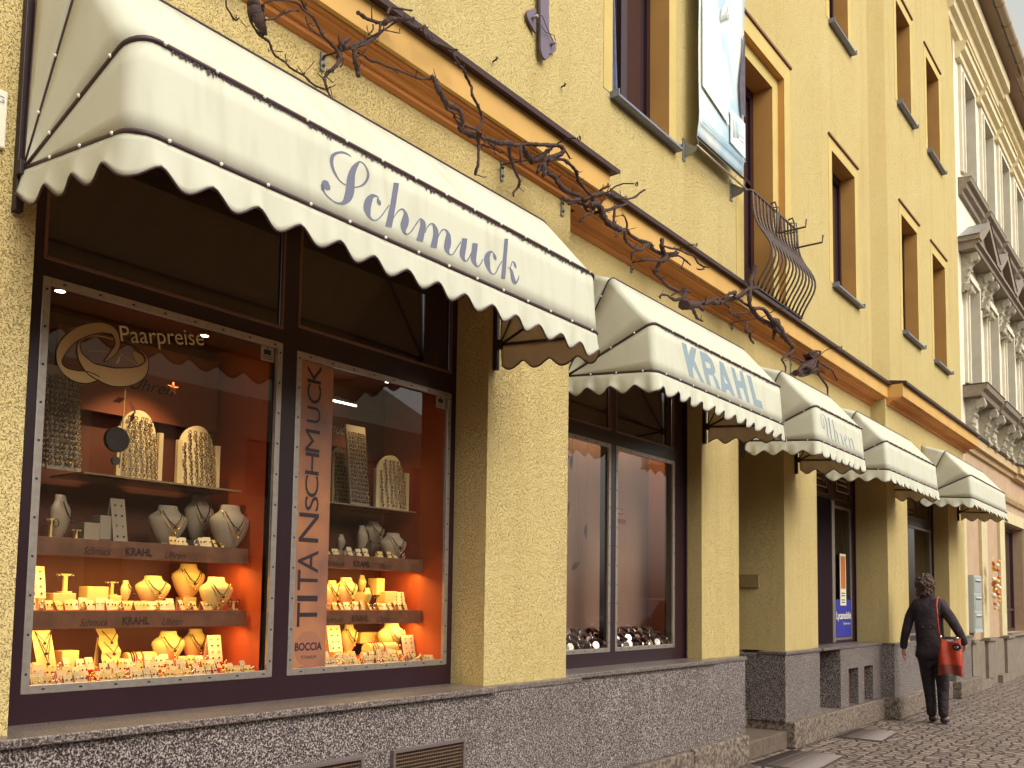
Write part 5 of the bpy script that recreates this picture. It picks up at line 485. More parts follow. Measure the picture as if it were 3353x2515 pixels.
# ---------------------------------------------------------------- display cases behind the jeweller's panes
def case(xl,xr,y0,yb,zlo,zhi):
    mb=MB()
    mb.face([(xl,yb,zlo),(xr,yb,zlo),(xr,yb,zhi),(xl,yb,zhi)]); keep(mb.build('display_back_wall',BRWALL,fix=False),H)
    mb=MB(); mb.box(xr,xr+.02,y0,yb,zlo,zhi); mb.box(xl-.02,xl,y0,yb,zlo,zhi); keep(mb.build('display_side_wall',ORWALL),H)
    mb=MB(); mb.box(xl-.02,xr+.02,y0,yb,zhi,zhi+.02); keep(mb.build('display_ceiling',mat('brown_ceiling',srgb(112,58,38),0.6)),H)
    mb=MB(); mb.box(xl-.02,xr+.02,y0,yb,zlo-.02,zlo); keep(mb.build('display_floor',RED),H)
YB=3.90
case(1.64,2.765,3.42,YB,1.03,2.56); case(2.83,3.945,3.42,YB,1.03,2.56)
def letters3(xc,y,zb,h,parent):
    text_obj('KRAHL','shelf_lettering',LETD,xc-.045,xc+.075,zb,h,y,parent,bold=.03)
    text_obj('Schmuck','shelf_lettering',LETD,xc-.225,xc-.105,zb-.004,h*.95,y,parent,shear=.4)
    text_obj('Uhren','shelf_lettering',LETD,xc+.135,xc+.235,zb-.004,h*.95,y,parent,shear=.4)
for (xl,xr,xc,nm) in ((1.645,2.745,2.18,'left pane'),(2.835,3.94,3.45,'right pane')):
    for zt,lv in ((1.588,'upper'),(1.306,'lower')):
        T=thing('shelf','walnut shelf board with dark lettering on its edge, %s one behind the %s'%(lv,nm),'shelf',((xl+xr)/2,3.7,zt))
        mb=MB(); mb.box(xl,xr,3.60,YB,zt-.02,zt); mb.box(xl,xr,3.568,3.60,zt-.066,zt+.004); keep(mb.build('shelf_board',BOARD,bevel=.002),T)
        letters3(xc,3.566,zt-.052,.030,T)
        if lv=='lower':
            mb=MB(); mb.box(xl+.02,xr-.02,3.62,YB-.01,zt,zt+.004); keep(mb.build('felt_lining',RED),T)
    T=thing('glass_shelf','thin glass shelf with lit front edge behind the %s'%nm,'shelf',((xl+xr)/2,3.75,1.86))
    mb=MB(); mb.box(xl+.32 if nm=='left pane' else xl,xr-.02,3.61,YB-.02,1.855,1.863); keep(mb.build('glass_plate',mat('glass_shelf_edge',srgb(160,140,110),0.15,noise=(5,0.2,2))),T)
T=thing('sign_board','orange header board with dark script lettering above the ring displays','sign',(2.3,3.86,2.2))
mb=MB(); mb.box(1.95,2.74,3.84,3.86,2.16,2.50); keep(mb.build('board',mat('brown_header_board',srgb(158,86,54),.6)),T); text_obj('Uhren','sign_lettering',LETD,2.28,2.50,2.29,.055,3.837,T,shear=.4)
T=thing('sign_board','brown header board with pale script lettering beside the copper poster strip','sign',(3.5,3.86,2.2))
mb=MB(); mb.box(3.1,3.60,3.84,3.86,2.20,2.46); keep(mb.build('board',BRWALL),T); text_obj('Schmuck','sign_lettering',GREYV,3.33,3.62,2.27,.06,3.837,T,shear=.4)
# ---- display objects
def bust(sc_w,h,M,side=False):
    """necklace bust: flat-backed neck and shoulders narrowing to a rounded foot"""
    root=bpy.data.objects.new('necklace_bust',None); col.objects.link(root)
    prof=[(0.0,.17,.10),(.05,.24,.14),(.2,.34,.2),(.4,.44,.25),(.58,.5,.27),(.68,.49,.26),(.76,.40,.22),(.83,.29,.18),(.9,.25,.16),(.97,.245,.155),(1.0,.22,.14),(1.0,.02,.02)]
    mb=MB(); n=18; b=0
    for z,rx,ry in prof:
        for k in range(n):
            a=2*PI*k/n; mb.v.append((sc_w*rx*math.cos(a),sc_w*ry*math.sin(a)*(1.0 if math.sin(a)<0 else .6)-(.05*sc_w*math.sin(z*2.5)),h*z))
    for i in range(len(prof)-1):
        for k in range(n): mb.f.append((i*n+k,i*n+(k+1)%n,(i+1)*n+(k+1)%n,(i+1)*n+k)); mb.mi.append(0); mb.sm.append(True)
    o=mb.build('bust_form',M,root)
    for q,(wd,dp) in enumerate(((.27,.38),(.33,.55))):
        mb=MB(); P=[]
        for k in range(13):
            t=-1+2*k/12; x=wd*sc_w*t; z=h*(.84-dp*(1-abs(t)**1.6)); 
            yy=-sc_w*.27*math.sqrt(max(0,1-(t*wd/.5)**2))-.006*sc_w-.012*(1-abs(t)); P.append((x,yy-.004,z))
        mb.tube(P,.0022,5); mb.ball((0,P[6][1]-.003,P[6][2]-.008),.007); mb.build('necklace',DKJ if q==0 else GOLD,root)
        if side: break
    return root
def card(wd,h,M,n=3):
    root=bpy.data.objects.new('earring_card',None); col.objects.link(root)
    mb=MB(); mb.face([(-wd/2,0,0),(wd/2,0,0),(wd/2,h*.22,h),(-wd/2,h*.22,h)]); mb.face([(-wd/2,h*.45,0),(wd/2,h*.45,0),(wd/2,h*.22,h),(-wd/2,h*.22,h)]); mb.build('card',M,root,fix=False)
    for i in range(n):
        for sx in (-.22,.22):
            z=h*(.85-.7*i/max(1,n-1)) if n>1 else h*.5
            mb=MB(); mb.ball((sx*wd,z*.22-.004,z),.0045,6,4); mb.build('earring',DKJ if i%2 else GOLD,root)
    return root
def tstand(wd,h):
    root=bpy.data.objects.new('earring_stand',None); col.objects.link(root)
    mb=MB(); mb.box(-wd*.12,wd*.12,-.006,.006,0,h); mb.box(-wd/2,wd/2,-.008,.008,h*.9,h); mb.box(-wd*.3,wd*.3,-.02,.02,0,.006); mb.build('stand',CREAM,root)
    for s in (-1,1):
        mb=MB(); mb.tube([(s*wd*.42+.011*math.cos(a),-.01,h*.78+.016*math.sin(a)) for a in [k*2*PI/12 for k in range(12)]],.0018,5,closed=True); mb.build('hoop_earring',DKJ,root)
    return root
def rboard(wd,h,M,arch=True):
    root=bpy.data.objects.new('ring_board',None); col.objects.link(root)
    mb=MB(); n=16
    bow=lambda x:-.12*wd*(1-(2*x/wd)**2) if arch else 0
    t=.012; hw=lambda z:wd/2 if (not arch or z<h*.62) else wd/2*math.sqrt(max(0.0,1-((z-h*.62)/(h*.38))**2))
    def pt_(u,v,o=0):
        z=h*v if not arch else (h*.62*v*2 if v<.5 else h*(.62+.38*math.sin(PI/2*(v-.5)*2))); x=(2*u-1)*hw(z); return (x,bow(x)+z*.12+o,z)
    mb.grid(lambda u,v:pt_(u,v),10,20); mb.grid(lambda u,v:pt_(u,v,t),10,20)
    for e_ in (0,1): mb.grid(lambda u,v:pt_(e_,v,t*u),1,20)
    mb.build('board',M,root,fix=False)
    if arch:
        for s in (-1,1):
            mb=MB(); mb.box(s*wd*.5,s*wd*.62,.0,.02,0,h*.72); mb.build('side_wing',M,root)
    rm=None; nx=7 if wd>.1 else 4; nz=13 if arch else 17
    for i in range(nx):
        for k in range(nz):
            x=(-.42+.84*i/(nx-1))*wd; z=h*(.06+.88*k/nz)
            if arch and z>h*.62 and (x/(wd/2))**2+((z-h*.62)/(h*.38))**2>.8: continue
            if rm is None:
                q=MB(); q.tube([(.007*math.cos(a),-.006,.008*math.sin(a)) for a in [j*2*PI/8 for j in range(8)]],.0018,4,closed=True); q.ball((0,-.011,.004),.0035,6,4,1); rm=q.mesh('ring',[DKJ,GOLD])
            o=bpy.data.objects.new('ring',rm); col.objects.link(o); o.parent=root; o.location=(x,bow(x)+z*.12-.004,z); o.rotation_euler=(0,random.uniform(-.3,.3),random.uniform(-.6,.6))
    return root
def boxobj(wd,h,M):
    mb=MB(); mb.box(-wd/2,wd/2,-.035,.035,0,h); return mb.build('display_box',M,bevel=.003)
def roll(wd,h,M):
    root=bpy.data.objects.new('bracelet_roll',None); col.objects.link(root)
    mb=MB(); mb.tube([(-wd/2,0,h/2),(wd/2,0,h/2)],h/2,14); mb.box(-wd/2,wd/2,-h*.5,h*.5,0,h*.3); mb.build('cushion',M,root)
    for x in (-.38,-.3,-.22,.0):
        mb=MB(); mb.tube([(x*wd,h*.53*math.cos(a),h/2+h*.53*math.sin(a)) for a in [k*2*PI/12 for k in range(12)]],.003,5,closed=True); mb.build('bracelet',DKJ if x<-.25 else RED,root)
    return root
def fold(wd,h,M,wav=False):
    root=bpy.data.objects.new('necklace_card',None); col.objects.link(root)
    mb=MB()
    if wav: mb.grid(lambda u,v:((u-.5)*wd,-.02+.07*v+.018*abs(math.sin(v*PI*2.5)),h*v),2,24)
    else: mb.grid(lambda u,v:((u-.5)*wd,-.02+.07*v,h*v),1,1); 
    mb.build('card',M,root,fix=False)
    for q in range(3):
        zz=h*(.95-.3*q) if wav else h*.98; dp=h*(.28 if wav else .25+.25*q); mb=MB()
        P=[((t)*wd*.42,-.03+.07*((zz-dp*(1-abs(t)))/h)-.004,zz-dp*(1-abs(t))) for t in [-1+k/4 for k in range(9)]]
        mb.tube(P,.002,5); mb.ball((P[4][0],P[4][1]-.002,P[4][2]-.006),.007,8,5); mb.build('necklace',DKJ,root)
    return root
GROUPZ=[(1.2,'bottom display floor'),(1.45,'lower walnut shelf'),(1.75,'upper walnut shelf'),(9,'glass shelf')]
def where(x,z):
    lv=next(n for t,n in GROUPZ if z<t); return lv,('left pane' if x<2.8 else 'right pane')
cnt={}
ORD=['first','second','third','fourth','fifth','sixth']
INFO={'bust':('necklace bust','bust'),'sbust':('slim turned necklace bust','bust'),'ecard':('tall white earring card','display card'),'tstand':('little T-shaped earring stand','earring stand'),
 'box':('plain cream display box','box'),'roll':('cream roll carrying bracelets','bracelet roll'),'fold':('tall cream card hung with necklaces','necklace card'),'wave':('rippled gold card hung with necklaces','necklace card'),
 'wing':('leaning orange-brown card','display card'),'rboard':('arched velvet board full of rings','ring display'),'rpanel':('tall flat panel pinned with rings','ring display')}
order=sorted(ITEMS,key=lambda t:t[1]); 
for kd,x,Y,zb,wd,h in order:
    lv,pn=where(x,zb); key=(kd,lv,pn); cnt[key]=cnt.get(key,0)+1
tot=dict(cnt); cnt={}
for kd,x,Y,zb,wd,h in order:
    lv,pn=where(x,zb); key=(kd,lv,pn); cnt[key]=cnt.get(key,0)+1
    base={'bottom display floor':1.0755 if x<2.8 else 1.0575,'lower walnut shelf':1.311,'upper walnut shelf':1.589,'glass shelf':1.864}[lv]
    riser=max(0,zb-base)
    M=CREAM if lv!='upper walnut shelf' else GREYV
    ht=h if riser<.02 else h
    if kd=='bust': o=bust(wd*1.0,ht,M)
    elif kd=='sbust': o=bust(wd*1.05,ht,M,True); o.rotation_euler=(0,0,.7)
    elif kd=='ecard': o=card(wd,h,WCARD if lv!='upper walnut shelf' else GREYV,4)
    elif kd=='tstand': o=tstand(wd,h)
    elif kd=='box': o=boxobj(wd,h,M)
    elif kd=='roll': o=roll(wd,h,CREAM)
    elif kd=='fold': o=fold(wd,h,CREAM)
    elif kd=='wave': o=fold(wd,h,CREAM,True)
    elif kd=='wing':
        mb=MB(); mb.face([(-wd/2,-.02,0),(wd/2,.03,0),(wd*.5,.03,h),(0,0,h)]); mb.face([(-wd/2,-.018,0),(wd/2,.032,0),(wd*.5,.032,h),(0,.002,h)]); o=mb.build('display_card',CREAM,fix=False)
    elif kd=='rboard': o=rboard(wd*.8,h,WCARD)
    else: o=rboard(wd,h,GREYV,False)
    if riser>.012 and kd not in('wing',) and h+riser<.3:
        if o.type=='EMPTY':
            mb=MB(); mb.box(-wd*.2,wd*.2,-.03,.03,-riser,0.001); mb.build('riser_block',M,o)
    elif riser>0: riser=0
    o.location=(x,Y,base+riser+.0005)
    if o.type=='EMPTY': o.empty_display_size=.05
    nm,ct=INFO[kd]; n=tot[key]; pos='' if n==1 else (', %s from the left'%ORD[cnt[key]-1])
    tag(o,'%s on the %s, %s%s'%(nm,lv,pn,pos.replace(' from the left',' from left')),ct)
# loose price cards and rings in rows
def pcard(k):
    root=bpy.data.objects.new('price_card',None); col.objects.link(root); w_=random.uniform(.028,.042); h_=random.uniform(.034,.054)
    mb=MB(); mb.face([(-w_/2,-.004,0),(w_/2,-.004,0),(w_/2,.016,h_),(-w_/2,.016,h_)]); mb.face([(-w_/2,.026,0),(w_/2,.026,0),(w_/2,.016,h_),(-w_/2,.016,h_)]); mb.build('card',WCARD if k%3 else CREAM,root,fix=False)
    for s in (-.28,.28):
        mb=MB(); mb.ball((s*w_,.001,h_*.55),.0038,6,4); mb.build('earring',(DKJ,GOLD,DKJ,SILV)[k%4],root)
    return root
def loosering(k):
    root=bpy.data.objects.new('ring_on_stand',None); col.objects.link(root)
    mb=MB(); mb.tube([(0,0,0),(0,.004,.014)],[.009,.005],8); mb.build('ring_cone',CREAM,root)
    mb=MB(); mb.tube([(.010*math.cos(a),-.004,.018+.010*math.sin(a)) for a in [j*2*PI/10 for j in range(10)]],.0022,5,closed=True); mb.ball((0,-.006,.030),.005,8,5); mb.build('ring',GOLD if k%2 else SILV,root)
    return root
pc=[pcard(k) for k in range(8)]; lr=[loosering(k) for k in range(2)]
used={}
def place(proto,x,y,z,lab,cat,grp,rz):
    if proto.name in used: o=copy_tree(proto)
    else: o=proto; used[proto.name]=1
    o.location=(x,y,z); o.rotation_euler=(0,0,rz); o.empty_display_size=.03; tag(o,lab,cat,grp)
ROWS=[(1.69,2.72,3.455,1.033,28,'front floor row, left pane'),(1.70,2.70,3.505,1.040,27,'second floor row, left pane'),(1.74,2.66,3.56,1.0575,24,'third floor row, left pane'),(1.76,2.60,3.61,1.0755,20,'back floor row, left pane'),
(1.68,2.66,3.62,1.312,24,'front row, lower shelf, left pane'),(1.70,2.50,3.67,1.312,16,'back row, lower shelf, left pane'),(2.36,2.66,3.615,1.590,8,'row on upper shelf, left pane'),
(3.12,3.92,3.455,1.033,23,'front floor row, right pane'),(3.12,3.88,3.51,1.040,20,'second floor row, right pane'),(3.14,3.84,3.56,1.0575,16,'back floor row, right pane'),
(3.15,3.88,3.62,1.312,18,'row on lower shelf, right pane'),(3.2,3.85,3.615,1.590,12,'row on upper shelf, right pane')]
def ordn(n): return str(n)+('th' if 10<=n%100<=20 else {1:'st',2:'nd',3:'rd'}.get(n%10,'th'))
STEP=[]
for ri,(a,b,y,z,n,txt) in enumerate(ROWS):
    for i in range(n):
        x=a+(b-a)*(i+.5)/n+random.uniform(-.008,.008)
        if i%4==3: place(lr[i%8//4],x,y+random.uniform(-.01,.01),z,'ring on small cone, %s item from left in %s'%(ordn(i+1),txt),'ring','rings in the '+txt,random.uniform(-.5,.5))
        else: place(pc[(i*3+ri)%8],x,y+random.uniform(-.012,.012),z+(.0 if ri not in (1,2,7) else 0),'small earring card, %s item from left in %s'%(ordn(i+1),txt),'price card','cards in the '+txt,random.uniform(-.45,.45))
for (a,b,z,y0,y1,lv_,t) in ((1.68,2.72,1.0395,3.485,3.88,'lowest','left'),(1.70,2.70,1.057,3.54,3.88,'middle','left'),(1.72,2.68,1.075,3.59,3.88,'top','left'),(3.1,3.92,1.0395,3.485,3.88,'lower','right'),(3.12,3.90,1.057,3.54,3.88,'upper','right')):
    mb=MB(); mb.box(a,b,y0,y1,z-.009 if z<1.05 else z-.0172,z); tag(mb.build('felt_step',RED),'%s red felt step on the floor of the %s shop pane'%(lv_,t),'display riser')
# lamps: spots at the ceiling and warm strips under the shelves
LAMP=mat('lit_halogen_lens',srgb(255,220,160),0.3,emit=((1,.72,.38,1),14))
def spot(x,y,z,desc):
    T=thing('spotlight',desc,'lamp',(x,y,z)); mb=MB(); mb.lathe([(.026,0),(.03,-.004),(.024,-.012),(.0,-.012)],(x,y,z),14); keep(mb.build('rim',ALU),T)
    mb=MB(); mb.lathe([(.019,-.0125),(.0,-.0135)],(x,y,z),14); keep(mb.build('lens',LAMP),T)
spot(1.80,3.55,2.555,'round recessed spotlight near the top left corner of the left pane'); spot(2.50,3.62,2.555,'round recessed spotlight in the ceiling right of the white lettering'); spot(3.62,3.56,2.555,'round recessed spotlight in the ceiling of the right pane')
def strip(x0,x1,y,z,e,side=''):
    L=bpy.data.lights.new('shelf_strip_light','AREA'); L.shape='RECTANGLE'; L.size=x1-x0; L.size_y=.03; L.energy=e; L.color=(1.0,.66,.20); o=bpy.data.objects.new('shelf_strip_light',L); col.objects.link(o); o.location=((x0+x1)/2,y,z); o.rotation_euler=(math.radians(12),0,0)
strip(1.68,2.72,3.615,1.516,2.2); strip(1.68,2.72,3.615,1.236,2.0); strip(2.9,3.92,3.615,1.516,2.1); strip(2.9,3.92,3.615,1.236,2.1)
def pt(x,y,z,e,ang=70):
    L=bpy.data.lights.new('halogen_spot','SPOT'); L.energy=e; L.spot_size=math.radians(ang); L.spot_blend=.6; L.color=(1,.74,.40); L.shadow_soft_size=.02; o=bpy.data.objects.new('halogen_spot',L); col.objects.link(o); o.location=(x,y,z); return o
pt(2.30,3.47,2.52,13.0,80).rotation_euler=(math.radians(17),0,0); pt(3.62,3.47,2.53,13.0,85).rotation_euler=(math.radians(17),0,0)
T=thing('tube_lamp','thin white lit tube lamp beside the copper poster strip','lamp',(3.42,3.7,2.36)); mb=MB(); mb.tube([(3.17,3.70,2.41),(3.52,3.70,2.41)],.006,8); keep(mb.build('tube',mat('lit_tube',srgb(255,240,210),0.3,emit=((1,.9,.7,1),3))),T)
L=bpy.data.lights.new('watch_window_light','AREA'); L.shape='RECTANGLE'; L.size=1.6; L.size_y=.05; L.energy=9; L.color=(1,.76,.52); o=bpy.data.objects.new('watch_window_light',L); col.objects.link(o); o.location=(6.1,3.66,3.08); o.rotation_euler=(math.radians(12),0,0)
# hanging ornament: starfish, wooden disc clock
T=thing('hanging_ornament','hanging string ornament with starfish leaves and a round dark clock','ornament',(2.07,3.5,1.9))
mb=MB(); mb.tube([(2.06,3.5,2.2),(2.055,3.5,2.0),(2.05,3.5,1.88)],.003,5); keep(mb.build('cord',CREAM),T)
mb=MB(); mb.tube([(2.03,3.485,1.99),(2.03,3.505,1.99)],.05,24); keep(mb.build('clock_disc',mat('greenish_disc',srgb(58,52,50),0.5,noise=(30,.3,4))),T)
mb=MB(); mb.tube([(2.03,3.488,1.905),(2.03,3.500,1.905)],.017,16); keep(mb.build('small_disc',mat('pewter_disc',srgb(88,80,74),0.4)),T)
for (x,z,a) in ((2.03,2.15,.4),(2.09,2.13,2.2),(2.09,2.09,1.2)):
    mb=MB(); mb.face([(x+.03*math.cos(a),3.49,z+.03*math.sin(a)),(x+.012*math.cos(a+1.57),3.485,z+.012*math.sin(a+1.57)),(x-.03*math.cos(a),3.49,z-.03*math.sin(a)),(x-.012*math.cos(a+1.57),3.495,z-.012*math.sin(a+1.57))]); keep(mb.build('leaf',mat('dry_leaf_red',srgb(112,46,30),0.6) if 'dry_leaf_red' not in bpy.data.materials else bpy.data.materials['dry_leaf_red'],fix=False),T)
T=thing('starfish','small orange glowing starfish ornament beside the printed gold rings','ornament',(2.29,3.5,2.23)); mb=MB()
for k in range(5):
    a=k*2*PI/5+.3; mb.tube([(2.275,3.50,2.245),(2.275+.026*math.cos(a),3.50,2.245+.026*math.sin(a))],[.009,.003],6)
keep(mb.build('body',mat('orange_starfish',srgb(222,120,60),0.5,noise=(60,.3,3))),T)
# ---- prints on the shop glass
T=thing('window_decal','two interlocked gold wedding rings printed on the shop glass','window decal',(2.0,3.412,2.2))
mb=MB(); strokes_mesh(mb,RINGS[0:1],lambda s,t:(s,3.4125,1.0+t)); strokes_mesh(mb,RINGS[1:],lambda s,t:(s,3.4115,1.0+t))
keep(mb.build('printed_rings',TAN,fix=False),T)
mb=MB()
for L,Rr in RINGS[:2]:
    for S in (L,Rr):
        mb.tube([(s,3.410,1.0+t) for s,t in S],.0016,4)
keep(mb.build('ring_outline',TAND),T)
k=text_obj('Paarpreise','window_lettering',TXT,1.982,2.365,2.362,.066,3.4118,rot=math.atan2(.073,.373)); tag(k,'pale word printed on the glass beside the gold rings','window lettering')
T=thing('poster_strip','tall copper coloured poster strip with dark vertical lettering in the right pane','poster',(2.98,3.41,1.04))
mb=MB(); mb.box(2.882,3.093,3.4135,3.4165,1.05,2.49); keep(mb.build('strip',STRIP),T)
for ch,xa,za,xb,zb in TITAN:
    me=text_mesh(ch,1.0,'strip_letter',BLK,.0); xs=[v.co.x for v in me.vertices]; ys=[v.co.y for v in me.vertices]; lx,hx,ly,hy=min(xs),max(xs),min(ys),max(ys)
    for v in me.vertices: v.co=Vector((xb-(v.co.y-ly)/(hy-ly)*(xb-xa),3.4123,za+(v.co.x-lx)/(hx-lx)*(zb-za)))
    o=bpy.data.objects.new('strip_letter',me); col.objects.link(o); keep(o,T)
mb=MB(); mb.tube([(2.985,3.4129,1.135),(2.985,3.4134,1.135)],.082,32); keep(mb.build('round_emblem',mat('copper_emblem',srgb(150,98,76),0.4)),T)
text_obj('BOCCIA','strip_lettering',BLK,2.905,3.068,1.128,.034,3.412,T,bold=.03); text_obj('TITANIUM','strip_lettering',BLK,2.94,3.035,1.088,.015,3.412,T)
for (x,z,nm) in ((2.690,2.473,'left'),(3.882,2.463,'right')):
    T=thing('camera_sticker','small white video camera notice sticker in the %s shop pane'%nm,'sticker',(x,3.41,z)); mb=MB(); mb.box(x-.036,x+.036,3.4105,3.4125,z-.036,z+.036); keep(mb.build('label',GREYV),T)
    mb=MB(); mb.box(x-.022,x+.018,3.409,3.4103,z-.006,z+.016); mb.box(x-.003,x+.001,3.409,3.4103,z+.016,z+.028); mb.box(x-.027,x+.027,3.409,3.4103,z-.016,z-.013); mb.box(x-.027,x+.027,3.409,3.4103,z-.026,z-.023); keep(mb.build('pictogram',BLK),T)
# ---- second window: watch display
mb=MB(); mb.box(5.06,7.16,3.86,3.88,.93,3.13); keep(mb.build('display_back_wall',mat('mauve_display_back',srgb(168,132,112),.6,noise=(2,.2,3))),H)
mb=MB(); mb.box(7.10,7.16,3.60,3.86,.93,3.13); keep(mb.build('display_side_wall',mat('brown_side_panel',srgb(150,88,56),.6)),H)
mb=MB(); mb.box(5.06,7.15,3.60,4.28,.93,.97); keep(mb.build('display_floor',RED),H)
wp=None
for i in range(51):
    x=5.3+ (i%17)*.103+random.uniform(-.02,.02); y=3.64+.07*(i//17)+random.uniform(-.01,.01)
    if wp is None:
        wp=bpy.data.objects.new('wrist_watch',None); col.objects.link(wp)
        m_=MB(); m_.tube([(0,.03*math.cos(a),.045+.035*math.sin(a)) for a in [k_*2*PI/12 for k_ in range(12)]],.010,6,closed=True); m_.build('strap',mat('watch_strap',srgb(70,40,38),.5),wp)
        m_=MB(); m_.tube([(0,-.035,.055),(0,-.045,.058)],.019,12); m_.build('case',SILV,wp); o=wp
    else: o=copy_tree(wp)
    o.location=(x,y,.972+.036*(i//17)); o.rotation_euler=(random.uniform(-.3,.3),0,random.uniform(-.7,.7)); o.scale=(1.5,1.5,1.5); tag(o,'%s wrist watch from the left in the %s row of the watch window'%(ordn(i%17+1),('front','middle','back')[i//17]),'watch','watches on the floor of the watch window')
for n_,(x,z,wd,hh,tx) in enumerate(((6.37,2.055,.15,.045,'CASIO'),(6.40,1.985,.19,.035,'EDIFICE'))):
    T=thing('window_sign','small red strip sign hanging in the watch window, %s one'%('upper','lower')[n_],'sign',(x,3.74,z)); m_=MB(); m_.box(x-wd/2,x+wd/2,3.735,3.745,z,z+hh); keep(m_.build('plate',mat('deep_red_plate',srgb(150,50,40),.5) if n_==0 else bpy.data.materials['deep_red_plate']),T)
    if n_==0: text_obj(tx,'sign_lettering',TXT,x-wd/2+.01,x+wd/2-.01,z+.01,.026,3.733,T,bold=.02)
lp=None
for n_,(x,z,a) in enumerate(((5.52,2.38,.3),(5.60,2.36,1.4),(5.56,2.02,1.3),(5.48,2.0,1.8),(5.80,1.88,1.5),(5.66,1.62,.5))):
    T=thing('hanging_leaf',('dark paper leaf hanging near the top of the watch window','second dark paper leaf near the top of the watch window','long dark leaf hanging at mid height in the watch window','leaf at the pillar edge of the watch window','dark leaf beside the mullion of the watch window','lowest small leaf hanging in the watch window')[n_],'ornament',(x,3.66,z))
    m_=MB(); m_.grid(lambda u,v:(x+math.cos(a)*(u-.5)*.13-math.sin(a)*(v-.5)*.045*math.sin(PI*u),3.66+.01*math.sin(u*3),z+math.sin(a)*(u-.5)*.13+math.cos(a)*(v-.5)*.045*math.sin(PI*u)),8,4); keep(m_.build('leaf',mat('brown_leaf',srgb(74,48,44),.7) if n_==0 else bpy.data.materials['brown_leaf'],fix=False),T)
    m_=MB(); m_.tube([(x,3.66,z+.02),(x,3.66,3.1)],.001,3); keep(m_.build('thread',CREAM),T)
# ---- posters in the phone shop window
T=thing('poster','blue poster with white lettering low in the phone shop window','poster',(11.5,3.61,.98)); m_=MB(); m_.box(11.235,11.80,3.612,3.616,.985,1.43); keep(m_.build('sheet',mat('royal_blue_print',srgb(48,52,150),.5)),T)
text_obj('Lycamobile','poster_lettering',WHITEP,11.24,11.79,1.20,.085,3.610,T,bold=.02); text_obj('Call the world for less','poster_lettering',WHITEP,11.5,11.78,1.13,.028,3.610,T)
T=thing('poster','tall narrow white poster with orange panel above the blue poster','poster',(11.45,3.6,1.35)); m_=MB(); m_.box(11.38,11.60,3.605,3.609,1.36,1.98); keep(m_.build('sheet',WHITEP),T)
m_=MB(); m_.box(11.41,11.57,3.602,3.6045,1.56,1.95); keep(m_.build('orange_panel',mat('orange_print',srgb(190,104,52),.5)),T); m_=MB()
for z_ in (1.50,1.47,1.42,1.39): m_.box(11.42,11.55,3.603,3.6045,z_,z_+.012)
keep(m_.build('small_print',BLK),T)
for n_,(x0_,x1_) in enumerate(((10.5,10.95),(11.3,11.75))):
    T=thing('notice','small pale notice behind the transom glass above the %s'%('doorway','phone shop pane')[n_],'notice',(x0_,3.6,2.8)); m_=MB(); frame_rect(m_,x0_,x1_,2.72,3.0,.015,3.606,3.61); [m_.box(x0_+.06,x1_-.07,3.606,3.61,z_,z_+.02) for z_ in (2.80,2.86,2.92)]; keep(m_.build('outline',GREYV),T)
# ---------------------------------------------------------------- awnings
def hoop_path(xl,xr,py,pz,ang,L,r,n=6):
    d=(-math.cos(ang),math.sin(ang))
    P=[]
    def add(x,s): P.append(Vector((x,py+d[0]*s,pz+d[1]*s)))
    for s in (0,.25,.5,.75,1): add(xl,(L-r)*s)
    for k in range(1,n): a=PI/2*k/n; add(xl+r*(1-math.cos(a)),L-r+r*math.sin(a))
    m=14
    for k in range(m+1): add(xl+r+(xr-xl-2*r)*k/m,L)
    for k in range(n-1,0,-1): a=PI/2*k/n; add(xr-r*(1-math.cos(a)),L-r+r*math.sin(a))
    for s in (1,.75,.5,.25,0): add(xr,(L-r)*s)
    return P
def resample(P,step):
    D=[0]
    for i in range(1,len(P)): D.append(D[-1]+(P[i]-P[i-1]).length)
    n=max(2,int(round(D[-1]/step))); out=[]; j=0
    for k in range(n+1):
        t=D[-1]*k/n
        while j<len(P)-2 and D[j+1]<t: j+=1
        u=(t-D[j])/max(1e-9,D[j+1]-D[j]); out.append(P[j].lerp(P[j+1],min(1,max(0,u))))
    return out,D[-1]/n
